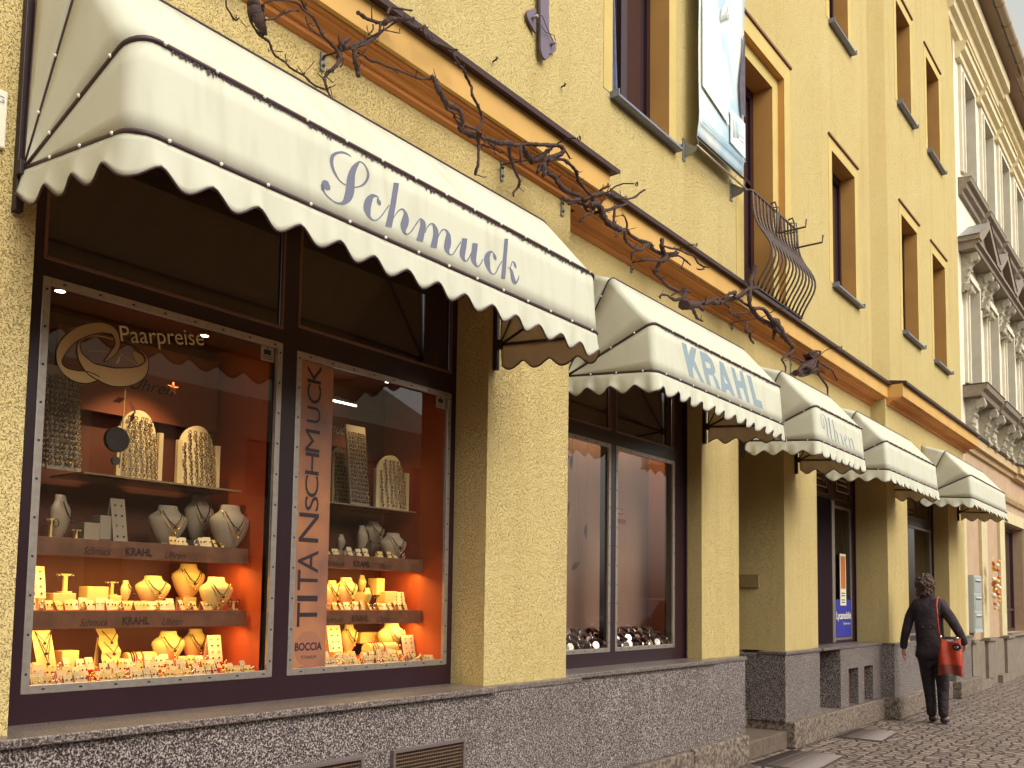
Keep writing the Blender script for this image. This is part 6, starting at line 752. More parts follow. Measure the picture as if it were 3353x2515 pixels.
def awning(xl,xr,yw,desc,zlow=2.79,rivets=True,wave=.008,seed=0):
    rnd=random.Random(seed)
    py,pz=yw-.045,zlow+.045
    T=thing('awning',desc,'awning',((xl+xr)/2,yw-.35,2.6),'cream canvas awnings along the ochre building')
    angs=[(math.atan2(-.05,.65),.655),(math.atan2(.255,.63),.68),(math.atan2(.60,.33),.685),(math.atan2(.70,.03),.70)]
    rr=[.075,.08,.08,.04] if seed==0 else [.04,.045,.045,.03]
    H4=[hoop_path(xl,xr,py,pz,a,L,r) for (a,L),r in zip(angs,rr)]
    names=['front_panel','upper_panel','top_panel']
    cn=MB(); nP=len(H4[0])
    for q in range(3):
        A_,B_=H4[q],H4[q+1]
        def fn(u,v,A_=A_,B_=B_):
            k=u*(nP-1); i=min(int(k),nP-2); f=k-i; a=A_[i].lerp(A_[i+1],f); b=B_[i].lerp(B_[i+1],f); p=a.lerp(b,v)
            s=0
            return (p.x,p.y+s*(1 if 4<k<nP-5 else 0),p.z)
        cn.grid(fn,nP-1,4,0,True)
    me=cn.build('canopy',[CLOTH],T,fix=False); keep(me,T)
    sm=me.modifiers.new('s','SOLIDIFY'); sm.thickness=.002; sm.offset=0
    me.data.set_sharp_from_angle(angle=math.radians(38)) if hasattr(me.data,'set_sharp_from_angle') else None
    # bars
    for q in range(4):
        mb=MB(); pts=[p+Vector((0,-.003 if q<2 else 0,.003 if q>1 else 0)) for p in H4[q]]
        if q==3: pts=[p for p in H4[q]]
        rad=(.0085,.0085,.006,.004)[q]
        mb.tube(pts,rad,7)
        hb=keep(mb.build('hoop_bar',PIPE),T)
        if rivets and q<3:
            sm_,st=resample(pts,.185)
            for k,p in enumerate(sm_[1:-1]):
                mb=MB(); out=Vector((0,-1,0)) if xl+.08<p.x<xr-.08 else Vector((-1 if p.x<(xl+xr)/2 else 1,0,0))
                if q==2 and xl+.08<p.x<xr-.08: continue
                c=p+out*rad*.95; mb.ball(c,.0062,8,5); r_=mb.build('rivet',RIV); r_.parent=hb; r_.matrix_parent_inverse=Matrix.Translation(T.location).inverted()@Matrix.Identity(4); r_.matrix_parent_inverse=hb.matrix_parent_inverse.inverted() if False else Matrix.Identity(4)
    # grime fringe under the upper bar
    if rivets:
        mb=MB(); y,z=H4[1][nP//2].y-.002,H4[1][nP//2].z
        x=xl+.12
        while x<xr-.12:
            h_=rnd.choice((.006,.009,.011,.015,.006,.020))*rnd.uniform(.5,1.1); w_=rnd.uniform(.006,.016); mb.face([(x,y-.006,z-.004),(x+w_,y-.006,z-.004),(x+w_*.6,y-.0045,z-.008-h_),(x+w_*.3,y-.0045,z-.008-h_*.8)]); x+=rnd.uniform(.008,.016)
        keep(mb.build('frayed_edge',PIPE,fix=False),T)
    # valance
    per=.1765; fine,st=resample(H4[0],per/12); edge=[]
    va=MB(); rows=6; N=len(fine)
    cr=MB()
    def vp(i,v):
        p=fine[i]; s=i*st/per; d=.085+.048*(.5-.5*math.cos(2*PI*s))**.75
        out=Vector((-1,0,0)) if p.x<xl+.02 else (Vector((1,0,0)) if p.x>xr-.02 else Vector((0,-1,0)))
        w=wave*math.sin(2*PI*s*1.0+rnd_ph)*v*v+wave*.6*math.sin(2*PI*s*.37+2)*v+(wave*.55*abs(math.sin(PI*s*2.0+1+.6*math.sin(s)))*v**.5 if wave>.01 else 0)
        q=p+out*(.004+.010*v+w); return Vector((q.x,q.y,p.z-.006-d*v))
    rnd_ph=1.2+seed
    va.grid(lambda u,v:vp(int(round(u*(N-1))),v),N-1,rows)
    vo=keep(va.build('valance',[CLOTH]),T); s2=vo.modifiers.new('s','SOLIDIFY'); s2.thickness=.002
    ep=MB(); ep.tube([vp(i,1.0) for i in range(N)],.0042,5); keep(ep.build('valance_piping',PIPE),T)
    # wall brackets
    for x in (xl,xr):
        mb=MB(); mb.box(x-.014,x+.014,yw-.03,yw,pz-.14,pz+.64); mb.box(x-.02,x+.02,py-.015,yw-.03,pz-.025,pz+.025); keep(mb.build('wall_bracket',IRON,bevel=.003),T)
    return T,H4
AW=[(1.442,4.045,WA,2.735,'largest cream awning lettered Schmuck over the jewellery window',.006),
(5.05,7.19,WB,2.79,'cream awning lettered KRAHL over the watch window',.012),
(7.98,9.34,WB,2.785,'narrow cream awning lettered Uhren over the house passage',.012),
(10.15,12.36,WB,2.79,'plain cream awning over the phone shop, second from the far end',.012),
(13.45,15.95,WC,2.795,'plain cream awning farthest down the street, over the dark shop window',.012)]
AT=[]
for i,(a,b,yw,zl,ds,wv) in enumerate(AW): AT.append(awning(a,b,yw,ds,zl,i<4,wv,i)[0])
def panel_fn(y0,z0,y1,z1,off=.006):
    e=Vector((0,y1-y0,z1-z0)).normalized(); nrm=Vector((0,-e.z,e.y)); 
    return lambda s,t:tuple(Vector((s,y0,z0))+e*t+nrm*off)
mb=MB(); strokes_mesh(mb,SCHMUCK,panel_fn(2.475,2.735,2.497,3.035,.005)); keep(mb.build('lettering',LETB,fix=False),AT[0])
mb=MB(); strokes_mesh(mb,UHREN,panel_fn(2.705,2.785,2.727,3.08,.005)); keep(mb.build('lettering',LETG,fix=False),AT[2])
def fill_polys(polys,name,M,fn):
    cu=bpy.data.curves.new(name,'CURVE'); cu.dimensions='2D'; cu.fill_mode='BOTH'
    for P in polys:
        s=cu.splines.new('POLY'); s.points.add(len(P)-1); s.use_cyclic_u=True
        for k,(x,t) in enumerate(P): s.points[k].co=(x,t,0,1)
    ob=bpy.data.objects.new(name,cu); col.objects.link(ob); me=bpy.data.meshes.new_from_object(ob.evaluated_get(bpy.context.evaluated_depsgraph_get())); bpy.data.objects.remove(ob)
    for v in me.vertices: v.co=Vector(fn(v.co.x,v.co.y))
    me.materials.clear(); me.materials.append(M); o=bpy.data.objects.new(name,me); col.objects.link(o); return o
keep(fill_polys(KRAHL,'lettering',LETL,panel_fn(2.705,2.785,2.727,3.08,.005)),AT[1])
# ---------------------------------------------------------------- dry vine along the cornice
V_=thing('dry_vine','gnarled leafless vine trained along the orange cornice above the awnings','vine',(5.0,3.0,3.8))
for k,L in enumerate(VINES):
    P=[Vector(p[:3]) for p in L]; R_=[p[3] for p in L]
    pts=[];rs=[]
    n=len(P)
    for i in range(n-1):
        p0=P[max(i-1,0)];p1=P[i];p2=P[i+1];p3=P[min(i+2,n-1)]
        for s in range(4):
            t=s/4; q=.5*((2*p1)+(p2-p0)*t+(2*p0-5*p1+4*p2-p3)*t*t+(3*p1-p0-3*p2+p3)*t*t*t)
            rr=R_[i]*(1-t)+R_[i+1]*t
            pts.append(q+Vector((random.uniform(-1,1),random.uniform(-1,1),random.uniform(-1,1)))*rr*.22); rs.append(rr*random.uniform(.82,1.22))
    pts.append(P[-1]); rs.append(R_[-1]*.7)
    mb=MB(); mb.tube(pts,rs,7)
    for _ in range(max(2,len(pts)//6)):
        i=random.randrange(len(pts)); d=Vector((random.uniform(-1,1),random.uniform(-1,.3),random.uniform(-1,1))).normalized(); l=random.uniform(.010,.045); e_=pts[i]+d*l; mb.tube([pts[i],e_,e_+Vector((d.x*.5,d.y,abs(d.z)))*l*.5],[min(rs[i]*.4,.004),.0022,.0014],4)
    keep(mb.build('branch',BARK),V_)
HD=['leftmost galvanised vine hook, beside the thick cut stem','vine hook above the letter m of the big awning','vine hook just left of the step in the cornice','vine hook above the left end of the KRAHL awning','thin vine hook under the balcony railing','rightmost vine hook in the tangle above the Uhren awning']
for n_,(a,b,arm,rg,rad) in enumerate(HOLDERS):
    yw=a[1]; T=thing('vine_holder',HD[n_],'bracket',(b[0],yw,b[2]))
    m_=MB(); m_.box(a[0]-.012,a[0]+.012,yw-.006,yw+.004,b[2],a[2]); 
    for f_ in (.25,.7): m_.tube([(a[0],yw-.014,b[2]+(a[2]-b[2])*f_),(a[0],yw-.004,b[2]+(a[2]-b[2])*f_)],.007,6,1)
    keep(m_.build('plate',[GALV,IRON]),T)
    m_=MB(); pts=[(a[0],yw,arm[0][2])]+[tuple(p) for p in arm]; m_.tube(pts,.0045,6)
    c=Vector(rg); m_.tube([tuple(c+Vector((rad*(1-.45*q/14)*math.cos(PI+q*.55),-.01*q/14,rad*(1-.45*q/14)*math.sin(PI+q*.55)))) for q in range(15)],.0032,5)
    keep(m_.build('hook_arm',IRON),T)
# ---------------------------------------------------------------- french balcony railing
RAIL=mat('weathered_railing_iron',srgb(92,76,72),.5,.3,noise=(40,.3,3))
T=thing('balcony_railing','bulging black wrought iron balcony railing in front of the french window','railing',(8.52,3.2,4.2))
bx0,bx1,ry,rz,bz=7.93,9.10,3.27,5.12,4.225
mb=MB(); mb.tube([(bx0-.02,3.39,rz+.02),(bx0-.01,ry,rz),(bx0+.02,ry-.01,rz),(bx1-.02,ry-.01,rz),(bx1,ry,rz),(bx1,3.39,rz)],.011,8); keep(mb.build('hand_rail',RAIL),T)
mb=MB(); mb.box(bx0-.02,bx1+.02,3.225,3.265,bz-.012,bz+.012); mb.box(bx0,bx0+.02,3.26,3.40,bz-.01,bz+.01); mb.box(bx1-.02,bx1,3.26,3.40,bz-.01,bz+.01); keep(mb.build('bottom_rail',RAIL),T)
nb=14
for i in range(nb):
    x=bx0+.015+(bx1-bx0-.03)*i/(nb-1); mb=MB(); P=[]
    for k in range(17):
        t=k/16; z=bz+(rz-bz)*t; bul=.18*math.exp(-((t-.34)/.27)**2)-.0; P.append((x,3.262-bul*1.0+(.0 if t>.1 else .0),z))
    mb.tube(P,.0105,6)
    for k in range(5):
        z=bz+(rz-bz)*(.74+.035*k); mb.ball((x,3.262-.18*math.exp(-((.74+.035*k-.34)/.27)**2),z),.0125,6,4)
    keep(mb.build('baluster',RAIL),T)
for x in (8.38,8.84):
    mb=MB(); mb.tube([(x,3.262,rz+.03),(x,3.22,rz+.04),(x,3.20,rz-.02),(x,3.20,rz-.26),(x,3.18,rz-.27),(x,2.93,rz-.27),(x,2.92,rz-.20)],.009,6); mb.tube([(x+.06,3.262,rz+.02),(x+.06,3.20,rz+.0),(x+.06,3.2,rz-.26)],.006,6); keep(mb.build('flower_box_holder',RAIL),T)
# ---------------------------------------------------------------- banner
BM=bpy.data.materials.new('printed_banner'); BM.use_nodes=True; n=BM.node_tree.nodes; l=BM.node_tree.links; b=n['Principled BSDF']; b.inputs['Roughness'].default_value=.5
tc=n.new('ShaderNodeTexCoord'); mp=n.new('ShaderNodeMapping'); mp.inputs['Rotation'].default_value=(0,.5,0); mp.inputs['Scale'].default_value=(2.2,1,.8); l.new(tc.outputs['Object'],mp.inputs[0])
a=n.new('ShaderNodeTexNoise'); a.inputs['Scale'].default_value=1.4; a.inputs['Detail'].default_value=3; a.inputs['Distortion'].default_value=.8; l.new(mp.outputs[0],a.inputs['Vector'])
r=n.new('ShaderNodeValToRGB'); e=r.color_ramp.elements; e[0].position=.42; e[0].color=srgb(222,226,222); e[1].position=.60; e[1].color=srgb(172,196,212); l.new(a.outputs['Fac'],r.inputs[0]); l.new(r.outputs[0],b.inputs['Base Color'])
T=thing('banner','pale blue and white printed cloth banner hung between two wall brackets','banner',(7.3,3.27,5.1))
mb=MB(); mb.grid(lambda u,v:(6.84+.92*u,3.255+.012*math.sin(PI*v*2)+.03*max(0,(.06-v)/.06),5.17+2.9*v),6,40); k=keep(mb.build('cloth',BM,fix=False),T); q=k.modifiers.new('s','SOLIDIFY'); q.thickness=.003
mb=MB(); mb.tube([(6.82,3.265,5.165),(7.80,3.265,5.165)],.007,8); keep(mb.build('hem_rod',IRON),T)
mb=MB(); mb.tube([(6.80,3.265,5.085),(7.82,3.265,5.085)],.008,8); keep(mb.build('bottom_rod',ALU),T)
for x in (6.825,7.775):
    mb=MB(); mb.face([(x,3.40,5.17),(x,3.40,5.02),(x,3.30,5.04),(x,3.25,5.085),(x,3.30,5.10)]); mb.face([(x+.004,3.40,5.17),(x+.004,3.40,5.02),(x+.004,3.30,5.04),(x+.004,3.25,5.085),(x+.004,3.30,5.10)]); mb.box(x-.02,x+.03,3.392,3.40,5.0,5.19); mb.tube([(x,3.265,5.085),(x,3.265,5.165)],.003,5); keep(mb.build('bracket_arm',GALV,fix=False),T)
WB_=mat('white_banner_print',srgb(236,236,228),.5); LB_=mat('sky_blue_banner_print',srgb(150,184,206),.5)
mb=MB(); mb.face([(6.87,3.245,5.62),(7.40,3.245,5.50),(7.10,3.245,6.75),(6.87,3.245,7.4)]); keep(mb.build('print_shape',WB_,fix=False),T)
mb=MB(); mb.face([(7.42,3.243,5.36),(7.74,3.243,5.34),(7.74,3.243,5.66),(7.42,3.243,5.66)]); keep(mb.build('print_panel',WB_,fix=False),T)
mb=MB()
for k in range(5): mb.tube([(7.47+.03*k,3.240,5.42+.01*k),(7.485+.03*k,3.240,5.60)],.004,4)
mb.box(7.62,7.70,3.239,3.2415,5.50,5.508); mb.box(7.62,7.70,3.239,3.2415,5.46,5.466); keep(mb.build('print_scribble',LB_),T)
mb=MB(); mb.box(6.86,7.74,3.2405,3.243,5.30,5.312); mb.box(6.86,7.74,3.2405,3.243,5.325,5.33); keep(mb.build('print_stripe',LB_),T)
mb=MB()
for k in range(6): mb.tube([(7.22+.03*k,3.240,6.35+.02*k),(7.26+.035*k,3.240,6.65-.05*abs(k-3))],.007,4)
keep(mb.build('print_hand',WB_),T)
mb=MB(); mb.grid(lambda u,v:(7.66+.08*u-.04*math.sin(v*5)*(1-u),3.240,5.72+.75*v),4,12); keep(mb.build('print_dark_figure',mat('dark_banner_print',srgb(92,78,96),.5,noise=(12,.6,4)),fix=False),T)
# ---------------------------------------------------------------- wall anchor and small hooks
T=thing('wall_anchor','grey iron wall anchor with two rounded plates pinned to the upper wall','wall anchor',(4.76,3.39,4.86)); GI=mat('grey_painted_iron',srgb(108,96,112),.6,.2)
def slab(pts,y0,y1,mb):
    mb.face([(x,y0,z) for x,z in pts]); mb.face([(x,y1,z) for x,z in pts])
    for i in range(len(pts)):
        a=pts[i];b=pts[(i+1)%len(pts)]; mb.face([(a[0],y0,a[1]),(b[0],y0,b[1]),(b[0],y1,b[1]),(a[0],y1,a[1])])
def capsule(cx,z0,z1,w,lean=0): 
    return [(cx-w+lean,z1)]+[(cx-w*math.cos(t),z0+w-w*math.sin(t)*1.3) for t in [PI*k/8 for k in range(9)]]+[(cx+w+lean,z1)]
mb=MB(); slab(capsule(4.762,4.87,5.8,.048,-.03),3.352,3.368,mb); keep(mb.build('bar',GI),T)
for cx,z0,z1,s in ((4.635,5.0,5.16,1),(4.868,4.93,5.09,-1)):
    mb=MB(); slab([(cx+s*.05,z1),(cx+s*.05,z0+.0)]+[(cx+s*.05-s*.10*math.sin(PI*k/10),z0+(z1-z0)*k/10) for k in range(11)],3.372,3.386,mb); keep(mb.build('side_plate',GI),T)
    mb=MB(); mb.tube([(cx+s*.01,3.40,(z0+z1)/2),(cx+s*.01,3.33,(z0+z1)/2)],.010,8); keep(mb.build('pin',ALU),T)
mb=MB(); mb.tube([(4.64,3.345,5.09),(4.70,3.335,5.11),(4.80,3.335,5.02),(4.86,3.345,5.01)],.0025,4); mb.tube([(4.65,3.345,5.06),(4.74,3.335,5.02),(4.84,3.335,5.05),(4.87,3.345,5.03)],.0025,4); keep(mb.build('wire',IRON),T)
for n_,(x,z,tx) in enumerate(((4.28,4.62,'left'),(5.02,4.80,'right'))):
    mb=MB(); mb.tube([(x,3.40,z),(x,3.36,z+.01),(x-.02,3.355,z+.005),(x-.025,3.355,z-.02)],.005,6); tag(mb.build('wall_hook',IRON),'small bent iron hook in the plaster above the cornice, %s one'%tx,'hook')
# ---------------------------------------------------------------- grilles, mats, sign, post
def grille(x0,x1,z0,z1,y,desc):
    T=thing('ventilation_grille',desc,'grille',((x0+x1)/2,y,z0)); mb=MB(); frame_rect(mb,x0,x1,z0,z1,.016,y-.01,y+.03); keep(mb.build('grille_frame',mat('grey_grille_frame',srgb(112,98,98),.5,.3) if 'grey_grille_frame' not in bpy.data.materials else bpy.data.materials['grey_grille_frame'],bevel=.002),T)
    mb=MB(); z=z0+.03
    while z<z1-.02: mb.box(x0+.016,x1-.016,y,y+.004,z,z+.005); z+=.017
    x=x0+.022
    while x<x1-.016: mb.box(x,x+.0025,y+.0042,y+.007,z0+.016,z1-.016); x+=.013
    keep(mb.build('mesh_wires',mat('brown_mesh',srgb(120,96,78),.5,.4) if 'brown_mesh' not in bpy.data.materials else bpy.data.materials['brown_mesh']),T)
    mb=MB(); mb.box(x0+.01,x1-.01,y+.012,y+.02,z0+.01,z1-.01); keep(mb.build('dark_cavity',BLK),T)
grille(3.245,3.77,.40,.668,3.105,'steel cellar grille set in the granite plinth under the right pane'); grille(2.50,3.055,.40,.668,3.105,'steel cellar grille at the bottom edge under the left pane')
def grate(pts,desc):
    T=thing('floor_grate',desc,'grate',pts[0]+(0,)); mb=MB(); a,b,c,d=[Vector(p+(.012,)) for p in pts]
    def ln(p,q,w=.004): mb.tube([p,q],w,4)
    N=46
    for k in range(N+1): ln(a.lerp(b,k/N),d.lerp(c,k/N),.0035)
    for k in range(5): ln(a.lerp(d,k/4),b.lerp(c,k/4),.004)
    keep(mb.build('grate_bars',mat('worn_steel_grate',srgb(126,114,110),.6,.3) if 'worn_steel_grate' not in bpy.data.materials else bpy.data.materials['worn_steel_grate']),T)
    mb=MB(); o=(a+b+c+d)/4; P=[o+(p-o)*1.07 for p in (a,b,c,d)]; mb.face([(p.x,p.y,.004) for p in P]); keep(mb.build('pit',mat('grate_pit',srgb(84,72,70),.8) if 'grate_pit' not in bpy.data.materials else bpy.data.materials['grate_pit'],fix=False),T)
grate([(7.80,2.70),(8.72,2.76),(8.72,3.24),(7.80,3.24)],'ribbed steel foot grate before the passage steps'); grate([(9.95,2.76),(10.75,2.82),(10.75,3.22),(9.95,3.22)],'ribbed steel foot grate before the phone shop')
T=thing('wall_sign','white plastic wall sign cut off at the left edge of the photo','sign',(1.2,3.16,2.83)); mb=MB(); mb.box(1.10,1.39,3.15,3.17,2.835,3.03); keep(mb.build('plate',WHITEP,bevel=.004),T); text_obj('G','sign_lettering',LETG,1.355,1.378,2.985,.022,3.148,T)
T=thing('wooden_post','brown rounded wooden post top at the bottom edge of the photo','post',(1.66,2.78,0)); mb=MB(); mb.lathe([(.034,0),(.034,.66),(.042,.68),(.043,.72),(.034,.748),(.0,.757)],(1.66,2.78,0),18); keep(mb.build('post_shaft',mat('varnished_wood',srgb(120,66,34),.4,noise=(20,.3,4))),T)
# letter boxes and garland on the neighbouring front
T=thing('letterbox_panel','tall grey panel of three letterboxes on the pale wall beyond the awnings','letterbox',(17.1,3.23,.94)); mb=MB(); mb.box(16.82,17.42,3.17,3.27,.94,1.88); mb.box(16.80,17.44,3.16,3.175,.94,.97); keep(mb.build('cabinet',mat('pale_grey_enamel',srgb(176,182,180),.4)),T)
for k in range(3):
    mb=MB(); z=1.02+.29*k; mb.box(16.86,17.38,3.163,3.17,z,z+.25); bx=keep(mb.build('letterbox_door',mat('grey_enamel_door',srgb(158,164,164),.4) if k==0 else bpy.data.materials['grey_enamel_door']),T)
    mb=MB(); mb.box(16.92,17.32,3.155,3.163,z+.19,z+.215); s_=mb.build('slot',mat('slot_white',srgb(214,210,198),.4) if k==0 else bpy.data.materials['slot_white']); s_.parent=bx
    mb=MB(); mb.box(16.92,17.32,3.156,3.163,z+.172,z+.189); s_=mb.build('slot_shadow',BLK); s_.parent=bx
T=thing('garland','hanging garland of orange, white and gold ornaments on the pink wall','garland',(18.2,3.12,1.3)); mb=MB(); mb.tube([(18.2,3.12,2.25),(18.2,3.12,1.3)],.006,5); keep(mb.build('cord',CREAM),T)
OG=mat('orange_ornament',srgb(206,98,50),.35); GG=mat('gold_ornament',srgb(226,176,76),.3,.3); WG=mat('white_ornament',srgb(226,214,196),.4)
for k,(z,r_) in enumerate(((2.12,.07),(2.04,.09),(1.84,.07),(1.76,.095),(1.66,.08),(1.56,.085),(1.42,.05),(1.34,.035))):
    mb=MB(); mb.ball((18.2+.05*math.sin(k*2.1),3.10,z),r_,8,6,0,1,.6,.62); mb.ball((18.2+.08*math.cos(k*3),3.04,z+.04),r_*.45,7,5,1); mb.ball((18.2-.08*math.cos(k*2),3.05,z-.03),r_*.4,7,5,2); keep(mb.build('ornament',[(OG,GG,WG)[k%3],(OG,GG,WG)[(k+1)%3],(OG,GG,WG)[(k+2)%3]]),T)
# ---------------------------------------------------------------- ornate grey neighbour
NB=thing('ornate_grey_building','grey stucco town house with pedimented windows, scroll brackets and pink ground floor','building',(25,5,0))
NY=3.30
SP=[17.78+1.78*k for k in range(11)]
ups=[(x-.43,x+.45,8.86,10.63) for x in SP]; nos=[(x-.43,x+.45,5.15,7.0) for x in SP]
shops=[(20.25+3.9*k,22.6+3.9*k,.86,3.0) for k in range(4)]
w_=MB(); wallmesh(w_,X3,38,4.0,11.6,NY,ups+nos); w_.face([(38,NY,0),(38,8,0),(38,8,11.6),(38,NY,11.6)]); keep(w_.build('upper_wall',GREYWALL,fix=False),NB)
w_=MB(); wallmesh(w_,X3+.25,38,.8,4.0,NY,shops)
for s_ in shops: reveal(w_,s_,NY,NY+.25)
keep(w_.build('ground_floor_wall',PINK,fix=False),NB)
w_=MB(); 
w_.box(X3+.0,X3+.30,NY-.06,NY+.1,.8,4.0)
for a,b in ((18.0,18.5),(19.75,20.25),(22.6,23.05),(23.75,24.2)): w_.box(a,b,NY-.05,NY,.8,3.2)
w_.box(19.75,38,NY-.045,NY,3.02,3.25)
keep(w_.build('pilasters',PALE),NB)
w_=MB(); w_.box(X3+.3,38,NY-.08,NY+.2,0,.78); 
for a,b in ((16.75,17.95),(19.0,20.3),(22.5,24.3)): w_.box(a,b,NY-.16,NY-.08,0,.14)
for a,b in ((16.6,16.9),(17.9,18.55),(19.7,20.3)): w_.box(a,b,NY-.13,NY-.08,.14,.80); w_.box(a-.05,b+.05,NY-.17,NY-.06,.78,.83)
w_.box(20.25,38,NY-.14,NY,.80,.86)
keep(w_.build('stone_base',mat('grey_base_render',srgb(132,118,104),.85,noise=(5,.2,4))),NB)
for k,s_ in enumerate(shops):
    f=MB(); y=NY+.18; cx=(s_[0]+s_[1])/2
    frame_rect(f,s_[0],s_[1],s_[2],s_[3],.07,y,y+.06); f.box(cx-.04,cx+.04,y-.01,y+.06,s_[2],s_[3]); f.box(s_[0],s_[1],y,y+.05,s_[2]+.42,s_[2]+.47); W=keep(f.build('shop_window',TIM2),NB)
    f=MB(); f.box(s_[0],s_[1],y+.03,y+.035,s_[2],s_[3]); q=f.build('pane',BLACKG); q.parent=W
    f=MB(); f.box(s_[0]+.35,s_[0]+.37,y-.02,y,s_[2],s_[3]); q=f.build('white_bar',WHITEP); q.parent=W
# string courses over the ground floor
w_=MB()
for a,b,o in ((X3-.02,21.4,0.0),(21.4,38,-.06)):
    w_.prism([(NY,3.97),(NY-.05+o,3.98),(NY-.07+o,4.06),(NY-.13+o,4.07),(NY-.13+o,4.22),(NY,4.22)],a,b)
    w_.prism([(NY,4.222),(NY-.16+o,4.225),(NY-.18+o,4.25),(NY,4.29)],a,b,1)
w_.prism([(NY,3.42),(NY-.05,3.43),(NY-.09,3.50),(NY-.10,3.56),(NY,3.58)],20.0,38)
keep(w_.build('string_course',[mat('tan_string_course',srgb(196,166,124),.8,noise=(6,.15,4)),mat('dark_cap_flashing',srgb(74,60,56),.5)]),NB)
def scroll(mb,x,y0,ztop,h,w,d):
    """S-scroll bracket profile extruded along x"""
    P=[]
    for k in range(25):
        t=k/24; z=ztop-h*t; out=d*(1-t)**1.1*(.80+.20*math.cos(t*6.5))+.045
        if t<.10: out=d*(.93+.6*t)
        P.append((y0-out,z))
    prof=[(y0,ztop)]+P+[(y0,ztop-h)]; mb.prism(prof,x-w/2,x+w/2)
    mb.tube([(x-w/2-.012,y0-d*.78,ztop-.09),(x+w/2+.012,y0-d*.78,ztop-.09)],.075,12)
    mb.tube([(x-w/2-.012,y0-.10,ztop-h+.07),(x+w/2+.012,y0-.10,ztop-h+.07)],.062,12)
    for s in (-1,1):
        for q in range(4): mb.ball((x+s*w/2,y0-d*(.62-.13*q),ztop-.17-.12*q),.036,7,5,0,.6,1,1)
        mb.ball((x+s*w*.3,y0-.16,ztop-h-.02),.045,7,5)
    mb.ball((x,y0-.13,ztop-h+.0),.06,8,6,0,1,.8,1.3)
def proto_window():
    x=0.0; R_=bpy.data.objects.new('window',None); col.objects.link(R_)
    # upper floor window around local x=0
    m_=MB(); o=(-.43,.45,8.86,10.63); reveal(m_,o,NY,NY+.34,0,'lrt'); ring(m_,o,.16,NY,.05); ring(m_,(o[0]-.0,o[1]+.0,o[2],o[3]),.06,NY-.05,.03)
    m_.build('window_surround',GREYTRIM2,R_,fix=False)
    m_=MB(); frame_rect(m_,-.43,.45,8.86,10.63,.07,NY+.24,NY+.30); m_.box(-.03,.05,NY+.23,NY+.30,8.9,10.6); m_.box(-.4,.42,NY+.23,NY+.3,10.0,10.06); m_.build('frame',WHITEP,R_)
    m_=MB(); m_.box(-.4,.42,NY+.27,NY+.275,8.9,10.6); m_.build('pane',GLS,R_)
    m_=MB(); m_.prism([(NY,10.80),(NY-.08,10.81),(NY-.09,10.90),(NY-.16,10.93),(NY-.17,11.02),(NY-.20,11.03),(NY-.20,11.07),(NY,11.10)],-.80,.80); m_.build('hood_mould',CREAMTRIM,R_)
    m_=MB(); m_.prism([(NY,8.36),(NY-.06,8.37),(NY-.07,8.44),(NY-.13,8.47),(NY-.14,8.55),(NY-.20,8.57),(NY-.21,8.64),(NY,8.68)],-.80,.80); m_.box(-.80,.80,NY-.214,NY-.1,8.642,8.652,1); m_.build('window_sill',[GREYDK,IRON],R_)
    return R_
def proto_noble():
    R_=bpy.data.objects.new('window',None); col.objects.link(R_)
    m_=MB(); o=(-.43,.45,5.15,7.0); reveal(m_,o,NY,NY+.34,0,'lrt'); ring(m_,o,.17,NY,.05); ring(m_,o,.07,NY-.05,.03); m_.build('window_surround',GREYTRIM2,R_,fix=False)
    m_=MB(); frame_rect(m_,-.43,.45,5.15,7.0,.07,NY+.24,NY+.30); m_.box(-.03,.05,NY+.23,NY+.30,5.2,6.95); m_.box(-.4,.42,NY+.23,NY+.3,6.35,6.41); m_.build('frame',WHITEP,R_)
    m_=MB(); m_.box(-.4,.42,NY+.27,NY+.275,5.2,6.95); m_.build('pane',GLS,R_)
    m_=MB(); y1=NY-.32 # pediment
    m_.prism([(NY,7.36),(y1+.06,7.37),(y1+.05,7.43),(y1,7.45),(y1,7.50),(NY,7.50)],-.88,.88)
    m_.face([(-.72,y1+.10,7.50),(.72,y1+.10,7.50),(0,y1+.10,7.93)])
    for s in (-1,1):
        a=[(s*.92,7.50),(s*.92,7.58),(0,8.06),(0,7.94),(s*.70,7.50)]
        f=[(x_,y1-.02,z_) for x_,z_ in a]; b_=[(x_,NY,z_) for x_,z_ in a]; m_.face(f); 
        for i in range(5): m_.face([f[i],f[(i+1)%5],b_[(i+1)%5],b_[i]])
    m_.build('pediment',GREYDK,R_,fix=False)
    m_=MB(); 
    for s in (-1,1): m_.face([(s*.94,y1-.04,7.585),(0,y1-.04,8.075),(0,NY,8.075),(s*.94,NY,7.585)]); 
    m_.build('lead_cap',mat('grey_lead_cap',srgb(138,134,132),.5),R_,fix=False)
    for s in (-1,1):
        m_=MB(); scroll(m_,s*.62,NY,7.36,.66,.15,.26); m_.build('scroll_bracket',GREYTRIM,R_)
    m_=MB(); y1=NY-.38; m_.prism([(NY,4.86),(y1+.10,4.87),(y1+.08,4.94),(y1+.02,4.98),(y1,5.06),(NY,5.06)],-.80,.80); m_.box(-.81,.81,y1-.01,NY,5.062,5.075,1); m_.build('window_shelf',[GREYDK,IRON],R_)
    for s in (-1,1):
        m_=MB(); scroll(m_,s*.55,NY,4.86,.60,.17,.30); m_.build('scroll_bracket',GREYTRIM,R_)
    return R_
GREYTRIM2=mat('light_stone_surround',srgb(218,210,190),.8,noise=(5,.1,4)); GREYDK=mat('weathered_grey_stone',srgb(138,124,108),.85,noise=(12,.2,5))
pu=proto_window(); pn=proto_noble()
def childcopy(src,first,x):
    o=src if first else copy_tree(src); o.parent=NB; o.matrix_parent_inverse=Matrix.Translation(NB.location).inverted(); o.location=(x,0,0)
